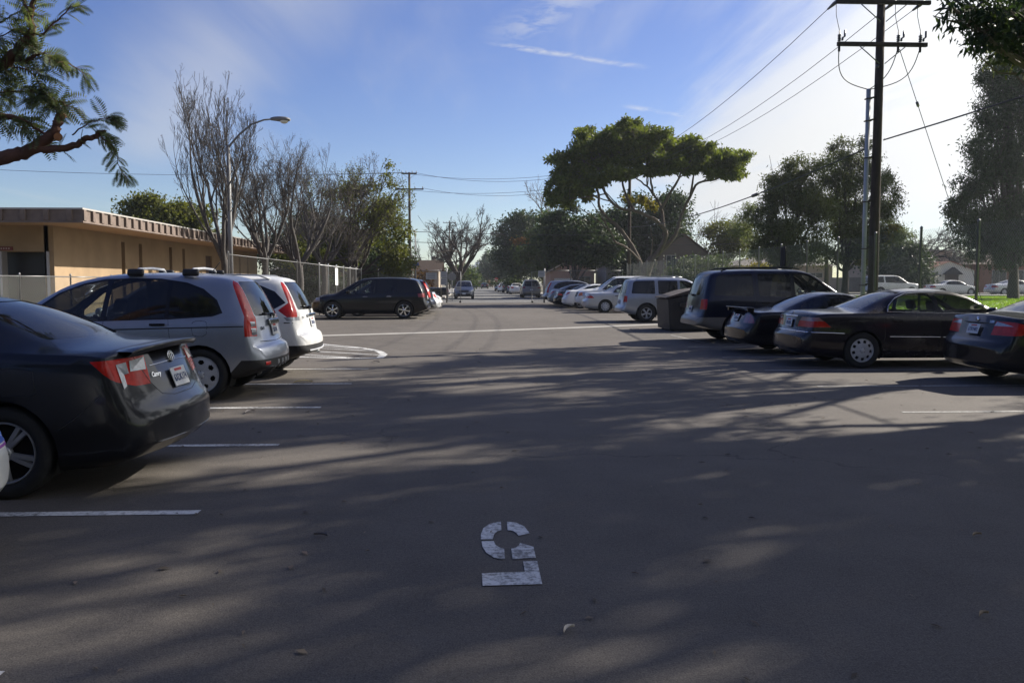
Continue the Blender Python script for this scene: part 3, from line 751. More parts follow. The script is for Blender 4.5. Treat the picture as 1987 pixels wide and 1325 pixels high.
COMPACT = scaled(EXEC, 4.53, 1.81, 1.42, (.325, .225, .22), rim='five_double')
COMPACT.update(top=[(0, .58), (.03, .65), (.08, .685), (.11, .70), (.13, .82), (.145, .96), (.17, 1.035), (.24, 1.055), (.6, 1.075), (.74, 1.09), (1.0, 1.19), (1.3, 1.31), (1.6, 1.39), (2.0, 1.425), (2.4, 1.42), (2.7, 1.385), (3.0, 1.25), (3.3, 1.09), (3.5, 1.0), (4.0, .93), (4.3, .82), (4.45, .68), (4.53, .42)],
    belt=[(0, .54), (.06, .64), (.12, .76), (.15, .94), (.2, 1.0), (.6, 1.02), (1, 1.02), (2, .985), (3.3, .94), (3.9, .9), (4.3, .74), (4.53, .38)],
    wr=[(0, .78), (.12, .77), (.25, .70), (.6, .69), (.9, .65), (1.4, .585), (2, .575), (2.6, .58), (3.2, .67), (3.6, .71), (4.2, .67), (4.53, .6)], wheels=(.98, 3.74),
    side_windows=[([(1.22, 1.07), (1.30, 1.15), (1.55, 1.28), (1.8, 1.345), (2.12, 1.355), (2.2, 1.03)], GL_DARK), ([(2.27, 1.03), (2.2, 1.355), (2.5, 1.34), (2.8, 1.25), (3.2, 1.01)], GL_MID)],
    bands=[([(1.14, 1.05), (1.26, 1.17), (1.5, 1.295), (1.8, 1.375), (2.3, 1.378), (2.6, 1.34), (2.9, 1.24), (3.3, 1.0)], TRIM)],
    rear_window=[([(-.60, 1.105), (.60, 1.105), (.51, 1.375), (-.51, 1.375)], GL_DARK)],
    lights=[('reversing_light', CLEAR, [(-.2, .885), (.26, .90), (.22, .96), (-.2, .955)], (.42, .88, .46, .96)), ('tail_light', RED, [(-.2, .745), (.34, .77), (.46, .83), (.42, .92), (.26, .965), (-.2, .955)], (.42, .75, .44, .96))],
    seams=[], strips=[], end_strips=[([(-.34, .935), (.34, .935)], .02, TRIM, 'lid_lip')], plate=(.83, '6TRY482'), doors=[], seats=[(2.35, .40), (1.5, .40)], mirror=(3.05, 1.05))

COUPE = scaled(EXEC, 4.65, 1.85, 1.35, (.325, .235, .215), rim='five')
COUPE.update(top=[(0, .56), (.04, .61), (.09, .64), (.11, .7), (.13, .85), (.16, .92), (.24, .95), (.7, .975), (.8, .985), (1.1, 1.09), (1.4, 1.21), (1.7, 1.305), (2.0, 1.345), (2.3, 1.34), (2.6, 1.28), (2.9, 1.16), (3.2, 1.01), (3.35, .955), (3.9, .9), (4.3, .82), (4.5, .7), (4.62, .52), (4.65, .4)],
    belt=[(0, .52), (.06, .58), (.12, .68), (.16, .84), (.24, .9), (.8, .92), (2, .9), (3.3, .88), (3.9, .85), (4.3, .76), (4.65, .36)], wheels=(1.12, 3.7),
    side_windows=[([(1.2, .965), (1.32, 1.06), (1.6, 1.18), (1.75, 1.2), (1.8, .95)], GL_DARK), ([(1.88, .95), (1.84, 1.26), (2.3, 1.265), (2.6, 1.19), (3.0, .95)], GL_DARK)],
    bands=[([(1.12, .955), (1.3, 1.08), (1.6, 1.21), (1.9, 1.29), (2.3, 1.292), (2.65, 1.2), (3.1, .935)], TRIM)],
    rear_window=[([(-.62, 1.0), (.62, 1.0), (.5, 1.29), (-.5, 1.29)], GL_DARK)], windshield=[([(-.64, .99), (.64, .99), (.53, 1.29), (-.53, 1.29)], GL_MID)],
    lights=[('tail_light', DRED, [(-.2, .68), (.24, .68), (.24, .86), (-.2, .87)], (.44, .68, .44, .87))], seams=[], strips=[], end_strips=[], doors=[], plate=(.77, '5GHD661'), seats=[(2.3, .36)], mirror=(2.9, 1.0))

BIGSUV = dict(L=5.23, W=1.98,
    top=[(0, .58), (.03, .65), (.08, .70), (.13, .73), (.15, .80), (.17, 1.0), (.20, 1.17), (.26, 1.38), (.34, 1.62), (.41, 1.76), (.5, 1.83), (.8, 1.87), (1.6, 1.90), (2.6, 1.895), (2.95, 1.86), (3.2, 1.75), (3.5, 1.54), (3.8, 1.32), (3.9, 1.25), (4.3, 1.2), (4.85, 1.13), (5.05, 1.03), (5.15, .85), (5.22, .6), (5.23, .5)],
    bot=[(0, .46), (.2, .42), (.6, .32), (4.6, .30), (5, .36), (5.23, .45)],
    belt=[(0, .54), (.08, .66), (.14, .74), (.18, 1.0), (.3, 1.16), (.6, 1.17), (2, 1.15), (3.8, 1.12), (4.4, 1.06), (4.9, 1.0), (5.1, .85), (5.23, .48)],
    wr=[(0, .88), (.15, .87), (.3, .80), (.5, .72), (1, .71), (2.8, .71), (3.3, .74), (3.8, .80), (4.5, .8), (5.23, .72)],
    plan=[(0, .94), (.3, .965), (.8, .985), (4.3, .98), (4.9, .93), (5.23, .84)],
    crown=[(0, .02), (.2, .04), (.5, .05), (3, .05), (5, .04)], bowr=.10, bowf=.15,
    wheels=(1.16, 4.18), tyre=(.385, .265, .225), rim='five', arch=.45,
    side_windows=[([(.50, 1.22), (.60, 1.70), (.72, 1.755), (1.52, 1.77), (1.52, 1.20)], GL_DARK), ([(1.66, 1.20), (1.66, 1.77), (2.50, 1.77), (2.50, 1.18)], GL_DARK), ([(2.60, 1.18), (2.60, 1.77), (2.86, 1.755), (3.10, 1.66), (3.66, 1.18)], GL_SIDE)],
    bands=[([(2.5, 1.16), (2.5, 1.79), (2.9, 1.78), (3.16, 1.67), (3.76, 1.16)], TRIM)],
    rear_window=[([(-.74, 1.22), (.74, 1.22), (.66, 1.76), (-.66, 1.76)], GL_DARK)],
    windshield=[([(-.76, 1.29), (.76, 1.29), (.67, 1.82), (-.67, 1.82)], GL_MID)],
    lights=[('tail_light', RED, [(-.2, .86), (.30, .86), (.33, 1.12), (-.2, 1.12)], (.70, .8, .70, 1.2))],
    end_parts=[('headlight', CLEAR, [(.55, .80), (.95, .80), (.95, 1.0), (.55, 1.0)], 'front', True), ('grille', BLACKP, [(-.5, .76), (.5, .76), (.5, 1.02), (-.5, 1.02)], 'front', False)],
    doors=[([(1.62, .62), (1.62, 1.16), (2.54, 1.15), (2.54, .45)], 1.82, 1.03), ([(2.57, .45), (2.57, 1.15), (3.72, 1.12), (3.66, .45)], 2.8, 1.02)],
    seams=[[(1.58, 1.78), (1.58, .9), (1.66, .5), (2.55, .45), (2.55, 1.78)], [(2.55, .45), (3.6, .46), (3.7, 1.1)]],
    mirror=(3.5, 1.25), mirror_mat=TRIM, seats=[(2.75, .70), (1.8, .70)], plate=(.86, '4VBN325'), sill=.42)

FULLCROSS = dict(L=5.1, W=1.98,
    top=[(0, .60), (.04, .70), (.1, .745), (.13, .80), (.15, .98), (.19, 1.12), (.33, 1.40), (.46, 1.60), (.56, 1.68), (.9, 1.735), (1.7, 1.775), (2.5, 1.76), (2.9, 1.70), (3.25, 1.53), (3.6, 1.33), (3.9, 1.17), (4.0, 1.12), (4.5, 1.05), (4.85, .93), (5.0, .8), (5.08, .6), (5.1, .5)],
    bot=[(0, .42), (.2, .34), (.6, .25), (4.6, .23), (4.95, .28), (5.1, .4)],
    belt=[(0, .56), (.08, .7), (.14, .82), (.18, 1.0), (.3, 1.08), (1, 1.08), (2.5, 1.04), (3.8, 1.0), (4.5, .94), (4.9, .8), (5.1, .48)],
    wr=[(0, .9), (.14, .88), (.25, .82), (.5, .68), (.9, .65), (2.6, .65), (3.2, .70), (3.8, .77), (4.5, .76), (5.1, .66)],
    plan=[(0, .93), (.3, .96), (.8, .985), (4.1, .985), (4.7, .93), (5.1, .8)], bowr=.14, bowf=.25,
    wheels=(1.07, 4.09), tyre=(.375, .255, .25), rim='six', rim_mat=CHROME, arch=.44,
    side_windows=[([(.48, 1.14), (.66, 1.50), (.85, 1.60), (1.45, 1.655), (1.45, 1.11)], GL_DARK), ([(1.52, 1.11), (1.52, 1.655), (2.38, 1.665), (2.42, 1.08)], GL_DARK), ([(2.5, 1.08), (2.46, 1.66), (2.75, 1.62), (3.05, 1.50), (3.62, 1.12), (3.62, 1.06)], GL_SIDE)],
    bands=[([(.40, 1.12), (.62, 1.52), (.85, 1.63), (1.6, 1.685), (2.4, 1.69), (2.8, 1.635), (3.1, 1.52), (3.72, 1.10), (3.72, 1.03), (2, 1.06)], TRIM)],
    rear_window=[([(-.70, 1.12), (.70, 1.12), (.60, 1.63), (-.60, 1.63)], GL_DARK)], windshield=[([(-.72, 1.18), (.72, 1.18), (.6, 1.68), (-.6, 1.68)], GL_MID)],
    lights=[('tail_light', DRED, [(-.2, .92), (.45, .92), (.5, 1.08), (-.2, 1.12)], (.62, .9, .62, 1.1)), ('headlight', CLEAR, [(4.62, .74), (5.3, .68), (5.3, .9), (4.62, .92)], (.5, .6, .5, .9))],
    end_parts=[('grille', BLACKP, [(-.45, .62), (.45, .62), (.45, .85), (-.45, .85)], 'front', False)],
    doors=[([(1.48, .58), (1.5, 1.07), (2.44, 1.05), (2.44, .36)], 1.7, .96), ([(2.47, .36), (2.47, 1.04), (3.66, 1.0), (3.56, .36)], 2.7, .95)],
    seams=[[(1.48, 1.08), (1.45, .62), (1.6, .38), (2.45, .36), (2.45, 1.06)], [(2.45, .36), (3.5, .37), (3.66, 1.0)]],
    handle_mat=CHROME, mirror=(3.4, 1.15), seats=[(2.65, .55), (1.7, .55)], plate=(.90, None), sill=.33)

PICKUP = dict(L=5.45, W=1.96,
    top=[(0, .56), (.05, .64), (.11, .67), (.13, .8), (.14, 1.06), (.2, 1.10), (1.9, 1.10), (2.02, 1.115), (2.1, 1.3), (2.22, 1.62), (2.4, 1.75), (3.0, 1.78), (3.35, 1.73), (3.75, 1.42), (4.0, 1.2), (4.2, 1.15), (5.1, 1.08), (5.3, .95), (5.4, .7), (5.45, .5)],
    bot=[(0, .48), (.3, .42), (4.8, .34), (5.45, .42)],
    belt=[(0, .53), (.08, .63), (.12, .7), (.16, 1.02), (2, 1.06), (3.8, 1.06), (4.4, 1.02), (5, .95), (5.3, .8), (5.45, .48)],
    wr=[(0, .9), (.2, .9), (1.9, .9), (2.2, .74), (2.5, .68), (3.2, .68), (3.9, .78), (4.6, .8), (5.45, .7)], plan=[(0, .95), (.3, .97), (4.5, .97), (5.1, .92), (5.45, .82)], bowr=.04, bowf=.15, rcr=.06,
    wheels=(1.15, 4.45), tyre=(.37, .25, .22), rim='five', arch=.44,
    side_windows=[([(2.3, 1.14), (2.36, 1.6), (2.75, 1.66), (2.75, 1.12)], GL_DARK), ([(2.82, 1.12), (2.82, 1.66), (3.2, 1.62), (3.75, 1.12)], GL_MID)], rear_window=[([(-.6, 1.2), (.6, 1.2), (.55, 1.62), (-.55, 1.62)], GL_DARK)],
    windshield=[([(-.72, 1.26), (.72, 1.26), (.64, 1.68), (-.64, 1.68)], GL_MID)],
    lights=[('tail_light', RED, [(-.2, .74), (.2, .74), (.2, 1.02), (-.2, 1.02)], (.8, .7, .8, 1.1))], end_parts=[('headlight', CLEAR, [(.5, .76), (.9, .76), (.9, .95), (.5, .95)], 'front', True), ('grille', CHROME, [(-.45, .72), (.45, .72), (.45, .98), (-.45, .98)], 'front', False)],
    mirror=(3.6, 1.2), plate=(.6, None))
# ------------------------------------------------------------------ ground
def asphalt_mat(name, base, warm, scale=1.0, cracks=True):
    m = bpy.data.materials.new(name); m.use_nodes = True; t = m.node_tree; b = t.nodes['Principled BSDF']
    tcn = N(t, 'ShaderNodeTexCoord')
    def nz(sc, det=5, ro=.6, st=(1, 1, 1)):
        mp = N(t, 'ShaderNodeMapping'); mp.inputs['Scale'].default_value = st; t.links.new(tcn.outputs['Object'], mp.inputs[0])
        n = N(t, 'ShaderNodeTexNoise'); n.inputs['Scale'].default_value = sc; n.inputs['Detail'].default_value = det; n.inputs['Roughness'].default_value = ro
        t.links.new(mp.outputs[0], n.inputs[0]); return n.outputs[0]
    big = nz(.16*scale, 6, .65, (1, .45, 1)); mid = nz(1.3*scale, 7, .7); fine = nz(120, 3, .7); grit = nz(38, 4, .75)
    v = math_n(t, 'ADD', math_n(t, 'MULTIPLY', math_n(t, 'SUBTRACT', big, .5), .95), math_n(t, 'MULTIPLY', math_n(t, 'SUBTRACT', mid, .5), .65))
    v = math_n(t, 'ADD', v, math_n(t, 'MULTIPLY', math_n(t, 'SUBTRACT', fine, .5), 2.2))
    v = math_n(t, 'ADD', v, math_n(t, 'MULTIPLY', math_n(t, 'SUBTRACT', grit, .5), 1.15))
    v = math_n(t, 'ADD', v, 1.0)
    # dark drips where engines stand, fine pale scuffs
    sp = nz(.9, 3, .5); st = smooth_n(t, sp, .68, .76); v = math_n(t, 'MULTIPLY', v, math_n(t, 'SUBTRACT', 1.0, math_n(t, 'MULTIPLY', st, .48)))
    if cracks:
        vo = N(t, 'ShaderNodeTexVoronoi', feature='DISTANCE_TO_EDGE'); vo.inputs['Scale'].default_value = .22
        wq = N(t, 'ShaderNodeTexNoise'); wq.inputs['Scale'].default_value = 1.4; wq.inputs['Detail'].default_value = 5; t.links.new(tcn.outputs['Object'], wq.inputs[0])
        mv = N(t, 'ShaderNodeVectorMath', operation='MULTIPLY_ADD'); t.links.new(wq.outputs['Color'], mv.inputs[0]); mv.inputs[1].default_value = (1.1, 1.1, 0); t.links.new(tcn.outputs['Object'], mv.inputs[2])
        t.links.new(mv.outputs[0], vo.inputs['Vector'])
        ck = smooth_n(t, vo.outputs['Distance'], .0045, .001); gate = smooth_n(t, nz(.11, 2), .44, .54)
        v = math_n(t, 'MULTIPLY', v, math_n(t, 'SUBTRACT', 1.0, math_n(t, 'MULTIPLY', math_n(t, 'MULTIPLY', ck, gate), .35)))
    sc = N(t, 'ShaderNodeVectorMath', operation='SCALE'); sc.inputs[0].default_value = tuple(base*w for w in warm); t.links.new(v, sc.inputs['Scale'])
    t.links.new(sc.outputs[0], b.inputs['Base Color'])
    t.links.new(math_n(t, 'ADD', .70, math_n(t, 'MULTIPLY', grit, .25)), b.inputs['Roughness']); b.inputs['Specular IOR Level'].default_value = .22
    bp = N(t, 'ShaderNodeBump'); bp.inputs['Strength'].default_value = .55; bp.inputs['Distance'].default_value = .006
    hh = math_n(t, 'ADD', fine, math_n(t, 'MULTIPLY', grit, .8)); t.links.new(hh, bp.inputs['Height']); t.links.new(bp.outputs[0], b.inputs['Normal'])
    MATS[name] = m; return m
ASPH = asphalt_mat('asphalt', .100, (1.10, .985, .87))
ASPH2 = asphalt_mat('street_asphalt', .14, (1.0, .985, .95), cracks=False)
CONC = mat('concrete', (.36, .345, .315), rough=.85, var=.25, vscale=2.5, bump=.25, bscale=50)
DIRT = mat('dry_ground', (.13, .105, .075), rough=1, col2=(.085, .085, .045), vscale=.6, bump=.4, bscale=8)
LAWN = mat('lawn', (.17, .27, .028), rough=.9, col2=(.10, .19, .02), vscale=1.2, bump=.8, bscale=60)
def worn_paint(name, col, wear=.5):
    if name in MATS: return MATS[name]
    m = bpy.data.materials.new(name); m.use_nodes = True; t = m.node_tree; b = t.nodes['Principled BSDF']; tcn = N(t, 'ShaderNodeTexCoord')
    n = N(t, 'ShaderNodeTexNoise'); n.inputs['Scale'].default_value = 26; n.inputs['Detail'].default_value = 7; n.inputs['Roughness'].default_value = .75; t.links.new(tcn.outputs['Object'], n.inputs[0])
    n2 = N(t, 'ShaderNodeTexNoise'); n2.inputs['Scale'].default_value = 1.7; n2.inputs['Detail'].default_value = 4; t.links.new(tcn.outputs['Object'], n2.inputs[0])
    a = math_n(t, 'ADD', n.outputs[0], math_n(t, 'MULTIPLY', math_n(t, 'SUBTRACT', n2.outputs[0], .5), .5))
    f = smooth_n(t, a, .62-.1*wear+.08, .42-.15*wear+.05)
    mx = N(t, 'ShaderNodeMix', data_type='RGBA'); t.links.new(f, mx.inputs[0]); mx.inputs[6].default_value = (.17, .165, .155, 1); mx.inputs[7].default_value = (*col, 1)
    t.links.new(mx.outputs[2], b.inputs['Base Color']); b.inputs['Roughness'].default_value = .7
    MATS[name] = m; return m
WPAINT = worn_paint('worn_white_paint', (.62, .62, .60), .4)
WPAINT2 = worn_paint('faded_white_paint', (.42, .41, .38), .8)

def sheet(name, poly, z, m, parent=None):
    return pyd(name, [(x, y, z) for x, y in poly], [list(range(len(poly)))], m, parent)
structure(sheet('ground', [(-3000, -400), (3000, -400), (3000, 5000), (-3000, 5000)], -.06, DIRT))
lot = structure(sheet('parking_lot', [(-16, -30), (11.3, -30), (11.3, 64.5), (-16, 64.5)], 0, ASPH))
structure(sheet('street', [(-2.9, 64.5), (6.9, 64.5), (6.9, 1500), (-2.9, 1500)], 0, ASPH2))
def rise(x): t = min(1, max(0, (x-9)/20)); return .34*t*t*(3-2*t)
def strip_x(name, xs, y0, y1, dz, m, h=None):
    v = []; f = []
    for x in xs: v += [(x, y0, rise(x)+dz), (x, y1, rise(x)+dz)]
    for i in range(len(xs)-1): f.append([2*i, 2*i+2, 2*i+3, 2*i+1])
    if h:
        n = len(v); v += [(p[0], p[1], p[2]-h) for p in v[:]]
        for i in range(len(xs)-1): f.append([n+2*i, n+2*i+2, 2*i+2, 2*i]); f.append([2*i+1, 2*i+3, n+2*i+3, n+2*i+1])
        f.append([0, 1, n+1, n]); k = n-2; f.append([k, k+n, k+n+1, k+1])
    return structure(pyd(name, v, f, m))
XR = [6.9]+list(np.linspace(9, 29, 21))+[60, 160]
strip_x('cross_street', XR, 73.5, 80.5, 0, ASPH2)
strip_x('cross_street', [-160, -40, -2.9], 73.5, 80.5, 0, ASPH2)
strip_x('sidewalk', XR[1:], 70.2, 73.35, .13, CONC, .15); strip_x('sidewalk', XR[1:], 80.65, 83.5, .13, CONC, .15)
strip_x('sidewalk', [-160, -3.3], 66.5, 73.35, .13, CONC, .15); strip_x('sidewalk', [-160, -3.3], 80.65, 83.5, .13, CONC, .15)
for x0, x1 in ((-6.0, -3.0), (7.0, 9.5)):
    prism('sidewalk', [(x0, 83.6), (x1, 83.6), (x1, 420), (x0, 420)], -.02, .13, CONC)['kind'] = 'structure'
# park lawn beyond the fence, rising gently
v = []; f = []; xs = list(np.linspace(11.35, 75, 28)); ys = [-30, 0, 20, 40, 60, 70.1]
for x in xs:
    for y in ys: v.append((x, y, max(.01, rise(x+1)+.02)))
for i in range(len(xs)-1):
    for j in range(len(ys)-1): a = i*len(ys)+j; f.append([a, a+len(ys), a+len(ys)+1, a+1])
structure(pyd('lawn', v, f, LAWN))
g = rng(5); n = 70000
x = 11.6+50*g.random(n)**1.5; y = 12+57*g.random(n); keep = np.abs(x/np.maximum(y, 1)) > .18; x, y = x[keep], y[keep]; n = len(x)
t_ = np.clip((x+1-9)/20, 0, 1); z = np.maximum(.01, .34*t_*t_*(3-2*t_)+.02); a = g.random(n)*6.28; h = .04+.05*g.random(n); w = .012+.0008*y
V = np.stack([np.stack([x-w*np.cos(a), y-w*np.sin(a), z], 1), np.stack([x+w*np.cos(a), y+w*np.sin(a), z], 1), np.stack([x+.03*np.cos(a*3), y+.03*np.sin(a*3), z+h], 1)], 1)
o = quads_mesh('lawn_grass', V, mat('grass_blade', (.19, .30, .03), rough=.8, trans=.35, island=.25), n=3)
tag(o, 'short bright green grass of the park behind the fence', 'grass', kind='stuff')

# painted marks on the lot
def mark(name, pts, w, z=.004, m=WPAINT):
    pts = [Vector((p[0], p[1], 0)) for p in pts]; v = []; f = []
    for i, p in enumerate(pts):
        t = (pts[min(i+1, len(pts)-1)]-pts[max(i-1, 0)]).normalized(); s = Vector((-t.y, t.x, 0))*w*.5
        v += [(p.x-s.x, p.y-s.y, z), (p.x+s.x, p.y+s.y, z)]
        if i: f.append([2*i-2, 2*i, 2*i+1, 2*i-1])
    return pyd(name, v, f, m, lot)
for yy, xe in ((.9, -1.88), (3.29, -1.88), (5.67, -1.87), (8.03, -1.88), (10.45, -1.92), (12.90, -1.90), (15.12, -1.92)): mark('stall_line', [(xe, yy), (-7.0, yy)], .10)
for yy in (34.2, 37.9, 41.0, 44.1, 47.2): mark('stall_line', [(-1.7, yy), (-7.0, yy)], .10, m=WPAINT2)
for yy in (7.2, 9.75, 12.25, 14.55, 17.1, 19.95): mark('stall_line', [(5.1, yy), (11.0, yy)], .09, m=WPAINT2)
for yy in (30.6, 35.0, 38.0, 41.3, 45, 49): mark('stall_line', [(4.9, yy), (11.0, yy)], .10, m=WPAINT2)
mark('edge_line', [G(1301, 650), G(1368, 665)], .07, m=WPAINT2)
mark('concrete_gutter', [G(430, 657.5), G(625, 651.5), G(870, 644.5), G(1100, 636.5), G(1345, 627)], .62, .006, CONC)
# hatched island with a rounded tip
tip = [(560, 663.5), (625, 668), (690, 674), (722, 678.5), (738, 683), (745, 688), (737, 694.5), (700, 695.5), (620, 694), (540, 691)]
mark('island_outline', [G(*p) for p in tip], .16)
for a_, b_ in (((560, 668), (705, 676.5)), ((560, 673), (728, 681)), ((560, 679), (738, 689)), ((560, 686), (690, 695))): mark('island_hatch', [G(*a_), G(*b_)], .10)
# stencilled 5
SHAPES = [[(435, 155), (340, 170), (275, 215), (252, 270), (250, 318), (360, 316), (372, 275), (400, 245), (440, 235)],
          [(490, 155), (575, 165), (650, 200), (700, 262), (598, 285), (575, 258), (540, 238), (497, 235)],
          [(258, 335), (265, 385), (300, 440), (370, 485), (425, 500), (473, 500), (465, 405), (425, 395), (385, 368), (370, 335)],
          [(610, 350), (735, 388), (757, 490), (640, 492), (600, 500), (542, 500), (530, 403), (575, 395), (603, 370)],
          [(640, 520), (768, 517), (815, 730), (268, 745), (260, 630), (655, 617)]]
v = []; f = []
for s in SHAPES:
    k = len(v); v += [(*G(880+a/4.733, 980+b/4.733)[:2], .005) for a, b in s]; f.append(list(range(k, k+len(s))))
pyd('painted_number', v, f, WPAINT, lot)
# ------------------------------------------------------------------ vehicles in place
random.seed(4)
PT = dict(graphite=paint('graphite', (.022, .023, .028), .45, .34), silver=paint('silver', (.34, .365, .42), .55, .36), white=paint('pearl', (.72, .72, .71), .05, .35),
          black=paint('black', (.008, .008, .010), .0, .25), navy=paint('navy', (.012, .015, .032), .3, .3), darkplum=paint('darkplum', (.018, .015, .020), .2, .28),
          pale=paint('pale_silver', (.50, .51, .53), .5, .38), cream=paint('white', (.74, .74, .72), 0, .3), taupe=paint('taupe', (.22, .20, .18), .3, .4), steel=paint('steel_blue', (.14, .17, .23), .4, .36),
          greys=paint('grey', (.20, .21, .23), .5, .36))
TAN = mat('tan_cladding', (.20, .175, .145), rough=.45, coat=.3)
ACROSS_L, ACROSS_R, AWAY, TOWARD = math.pi, 0.0, math.pi/2, -math.pi/2
def row_left(S, pm, xr, yc, name, label, cat, **kw): return make_car(S, pm, name, label, cat, (xr-S['L']/2, yc, 0), ACROSS_L, **kw)
def row_right(S, pm, xr, yc, name, label, cat, **kw): return make_car(S, pm, name, label, cat, (xr+S['L']/2, yc, 0), ACROSS_R, **kw)
GROUP_L, GROUP_R = 'cars parked in the left row', 'cars parked in the right row'

# dark sedan with a boot-lid spoiler
c = row_left(MIDSIZE, PT['graphite'], -2.30, 6.92, 'sedan', 'dark graphite sedan with boot spoiler and red and clear tail lights, parked at left', 'sedan', group=GROUP_L)
hx = -c.half
b = bmesh.new(); ny = 18; rows = []
for i in range(ny+1):
    y = -.70+1.40*i/ny; k = abs(y)/.9; bx = .125+.16*k**2.2
    e = 1-max(0, (abs(y)-.6)/.10)*.8
    zt = 1.062-.035*(y/.72)**2
    rows.append([b.verts.new((hx+bx+.17, y, zt+.010)), b.verts.new((hx+bx+.10, y, zt+.016+.010*e)), b.verts.new((hx+bx-.005, y, zt+.010+.020*e)), b.verts.new((hx+bx-.022, y, zt+.005+.018*e)), b.verts.new((hx+bx+.012, y, zt-.02))])
for i in range(ny):
    for j in range(4): b.faces.new((rows[i][j], rows[i+1][j], rows[i+1][j+1], rows[i][j+1])).smooth = True
bmesh.ops.recalc_face_normals(b, faces=b.faces); from_bm('spoiler', b, PT['graphite'], c.root)
for sg in (1, -1):
    # the clear inner windows of the lamp cluster
    for poly in ([(.44, .985), (.63, .97), (.66, .895), (.47, .895)], [(.67, .965), (.775, .955), (.785, .78), (.745, .80), (.735, .88), (.68, .885)]):
        pts = []
        for y, z in poly:
            h = end_hit(c, y*sg, z)
            pts.append(h[0]+Vector((-c.half, 0, 0))+h[1]*(.006 if h[1].x < 0 else -.006))
        pyd('lamp_window', pts, [list(range(len(pts)))], CLEAR, c.root)
on_rear(c, .36, .845, text_mesh('Camry', .052, .002, .25, .0012), CHROME, 'badge_lettering')
b = bmesh.new()
for rx, ry, cy in ((.062, .042, 0), (.022, .040, .002), (.045, .018, .018)):
    pts = [(rx*math.cos(a), ry*math.sin(a)+cy, .004) for a in np.linspace(0, 2*math.pi, 21)]
    bm_tube(b, pts, .0052, 5, cap=False)
me = bpy.data.meshes.new('badge'); b.to_mesh(me); b.free(); on_rear(c, 0, .955, me, CHROME, 'badge', .004)
ribbon_end(c, [(-.40, .915), (-.1, .925), (.1, .925), (.40, .915)], .010, .003, CHROME, 'lid_crease')
ribbon_end(c, [(-.56, .995), (-.47, .80), (-.38, .70), (-.2, .672), (.2, .672), (.38, .70), (.47, .80), (.56, .995)], .009, .0015, TRIM, 'lid_seam')
ribbon(c, [(.80, .77), (.82, .92), (.86, .94), (1.08, .945), (1.12, .92), (1.10, .77), (1.06, .75), (.84, .75), (.80, .77)], 1, .006, .0012, TRIM, 'fuel_flap')
ribbon(c, [(.30, .80), (.42, .70), (.52, .60), (.66, .50)], 1, .006, .0012, TRIM, 'bumper_seam')

def roof_bars(c, xs, w, z):
    for x in xs:
        b = bmesh.new(); bm_tube(b, [(x-c.half, -w, z+.03), (x-c.half, -w*.8, z+.085), (x-c.half, 0, z+.10), (x-c.half, w*.8, z+.085), (x-c.half, w, z+.03)], [.016, .018, .018, .018, .016], 6)
        for sg in (1, -1): bm_box(b, (x-c.half, sg*w, z+.035), (.22, .07, .10), Matrix.Rotation(R(18*sg), 3, 'X'), bevel=.03, mi=1)
        from_bm('roof_bar', b, [ALLOY, BLACKP], c.root, smooth=True)
def wiper(c, z, y0=.0, y1=.38):
    h0, h1 = end_hit(c, y0, z), end_hit(c, y1, z+.02)
    if h0 and h1:
        o = Vector((-c.half, 0, 0)); b = bmesh.new(); bm_tube(b, [h0[0]+o+h0[1]*.02, h1[0]+o+h1[1]*.02], .012, 5); bm_box(b, h0[0]+o+Vector((-.025, 0, 0)), (.07, .09, .06), bevel=.02)
        from_bm('rear_wiper', b, TRIM, c.root)
# silver crossover with roof bars
c = row_left(scaled(CROSSOVER, 4.12, 1.82, 1.685, end_strips=CROSSOVER['end_strips']), PT['silver'], -2.70, 11.95, 'crossover', 'silver crossover with black roof bars and tall red tail lights', 'crossover', group=GROUP_L)
roof_bars(c, (1.08, 1.80), .56, 1.645); wiper(c, 1.10)
b = bmesh.new(); bm_box(b, (0, 0, 0), (.52, .085, .05), bevel=.02); me = bpy.data.meshes.new('plate_garnish'); b.to_mesh(me); b.free()
on_rear(c, 0, 1.005, me, mat('grey_chrome', (.22, .23, .24), rough=.2, metal=.9), 'plate_garnish', .015)
b = bmesh.new(); bm_box(b, (0, 0, 0), (.10, .085, .012), bevel=.004); me = bpy.data.meshes.new('badge'); b.to_mesh(me); b.free(); on_rear(c, 0, 1.06, me, CHROME, 'badge', .03)
on_rear(c, .47, .93, text_mesh('CR-V', .06, .002, 0, .001), CHROME, 'badge_lettering')
for y0 in (-.30, -.10, .10, .30):
    ribbon_end(c, [(y0, .40), (y0*.96, .50)], .035, .014, ALLOY, 'bumper_fin')
for sg in (1, -1):
    ribbon_end(c, [(sg*.56, .475), (sg*.70, .475)], .05, .006, RED, 'reflector')
    ribbon_end(c, [(sg*.66, .90), (sg*.78, .90)], .10, .006, CLEAR, 'reversing_light'); ribbon_end(c, [(sg*.65, 1.00), (sg*.77, 1.00)], .07, .006, CLEAR, 'indicator_lens')
tube('aerial', [(1.0-c.half, 0, 1.66), (.86-c.half, 0, 1.83)], .006, TRIM, c.root)
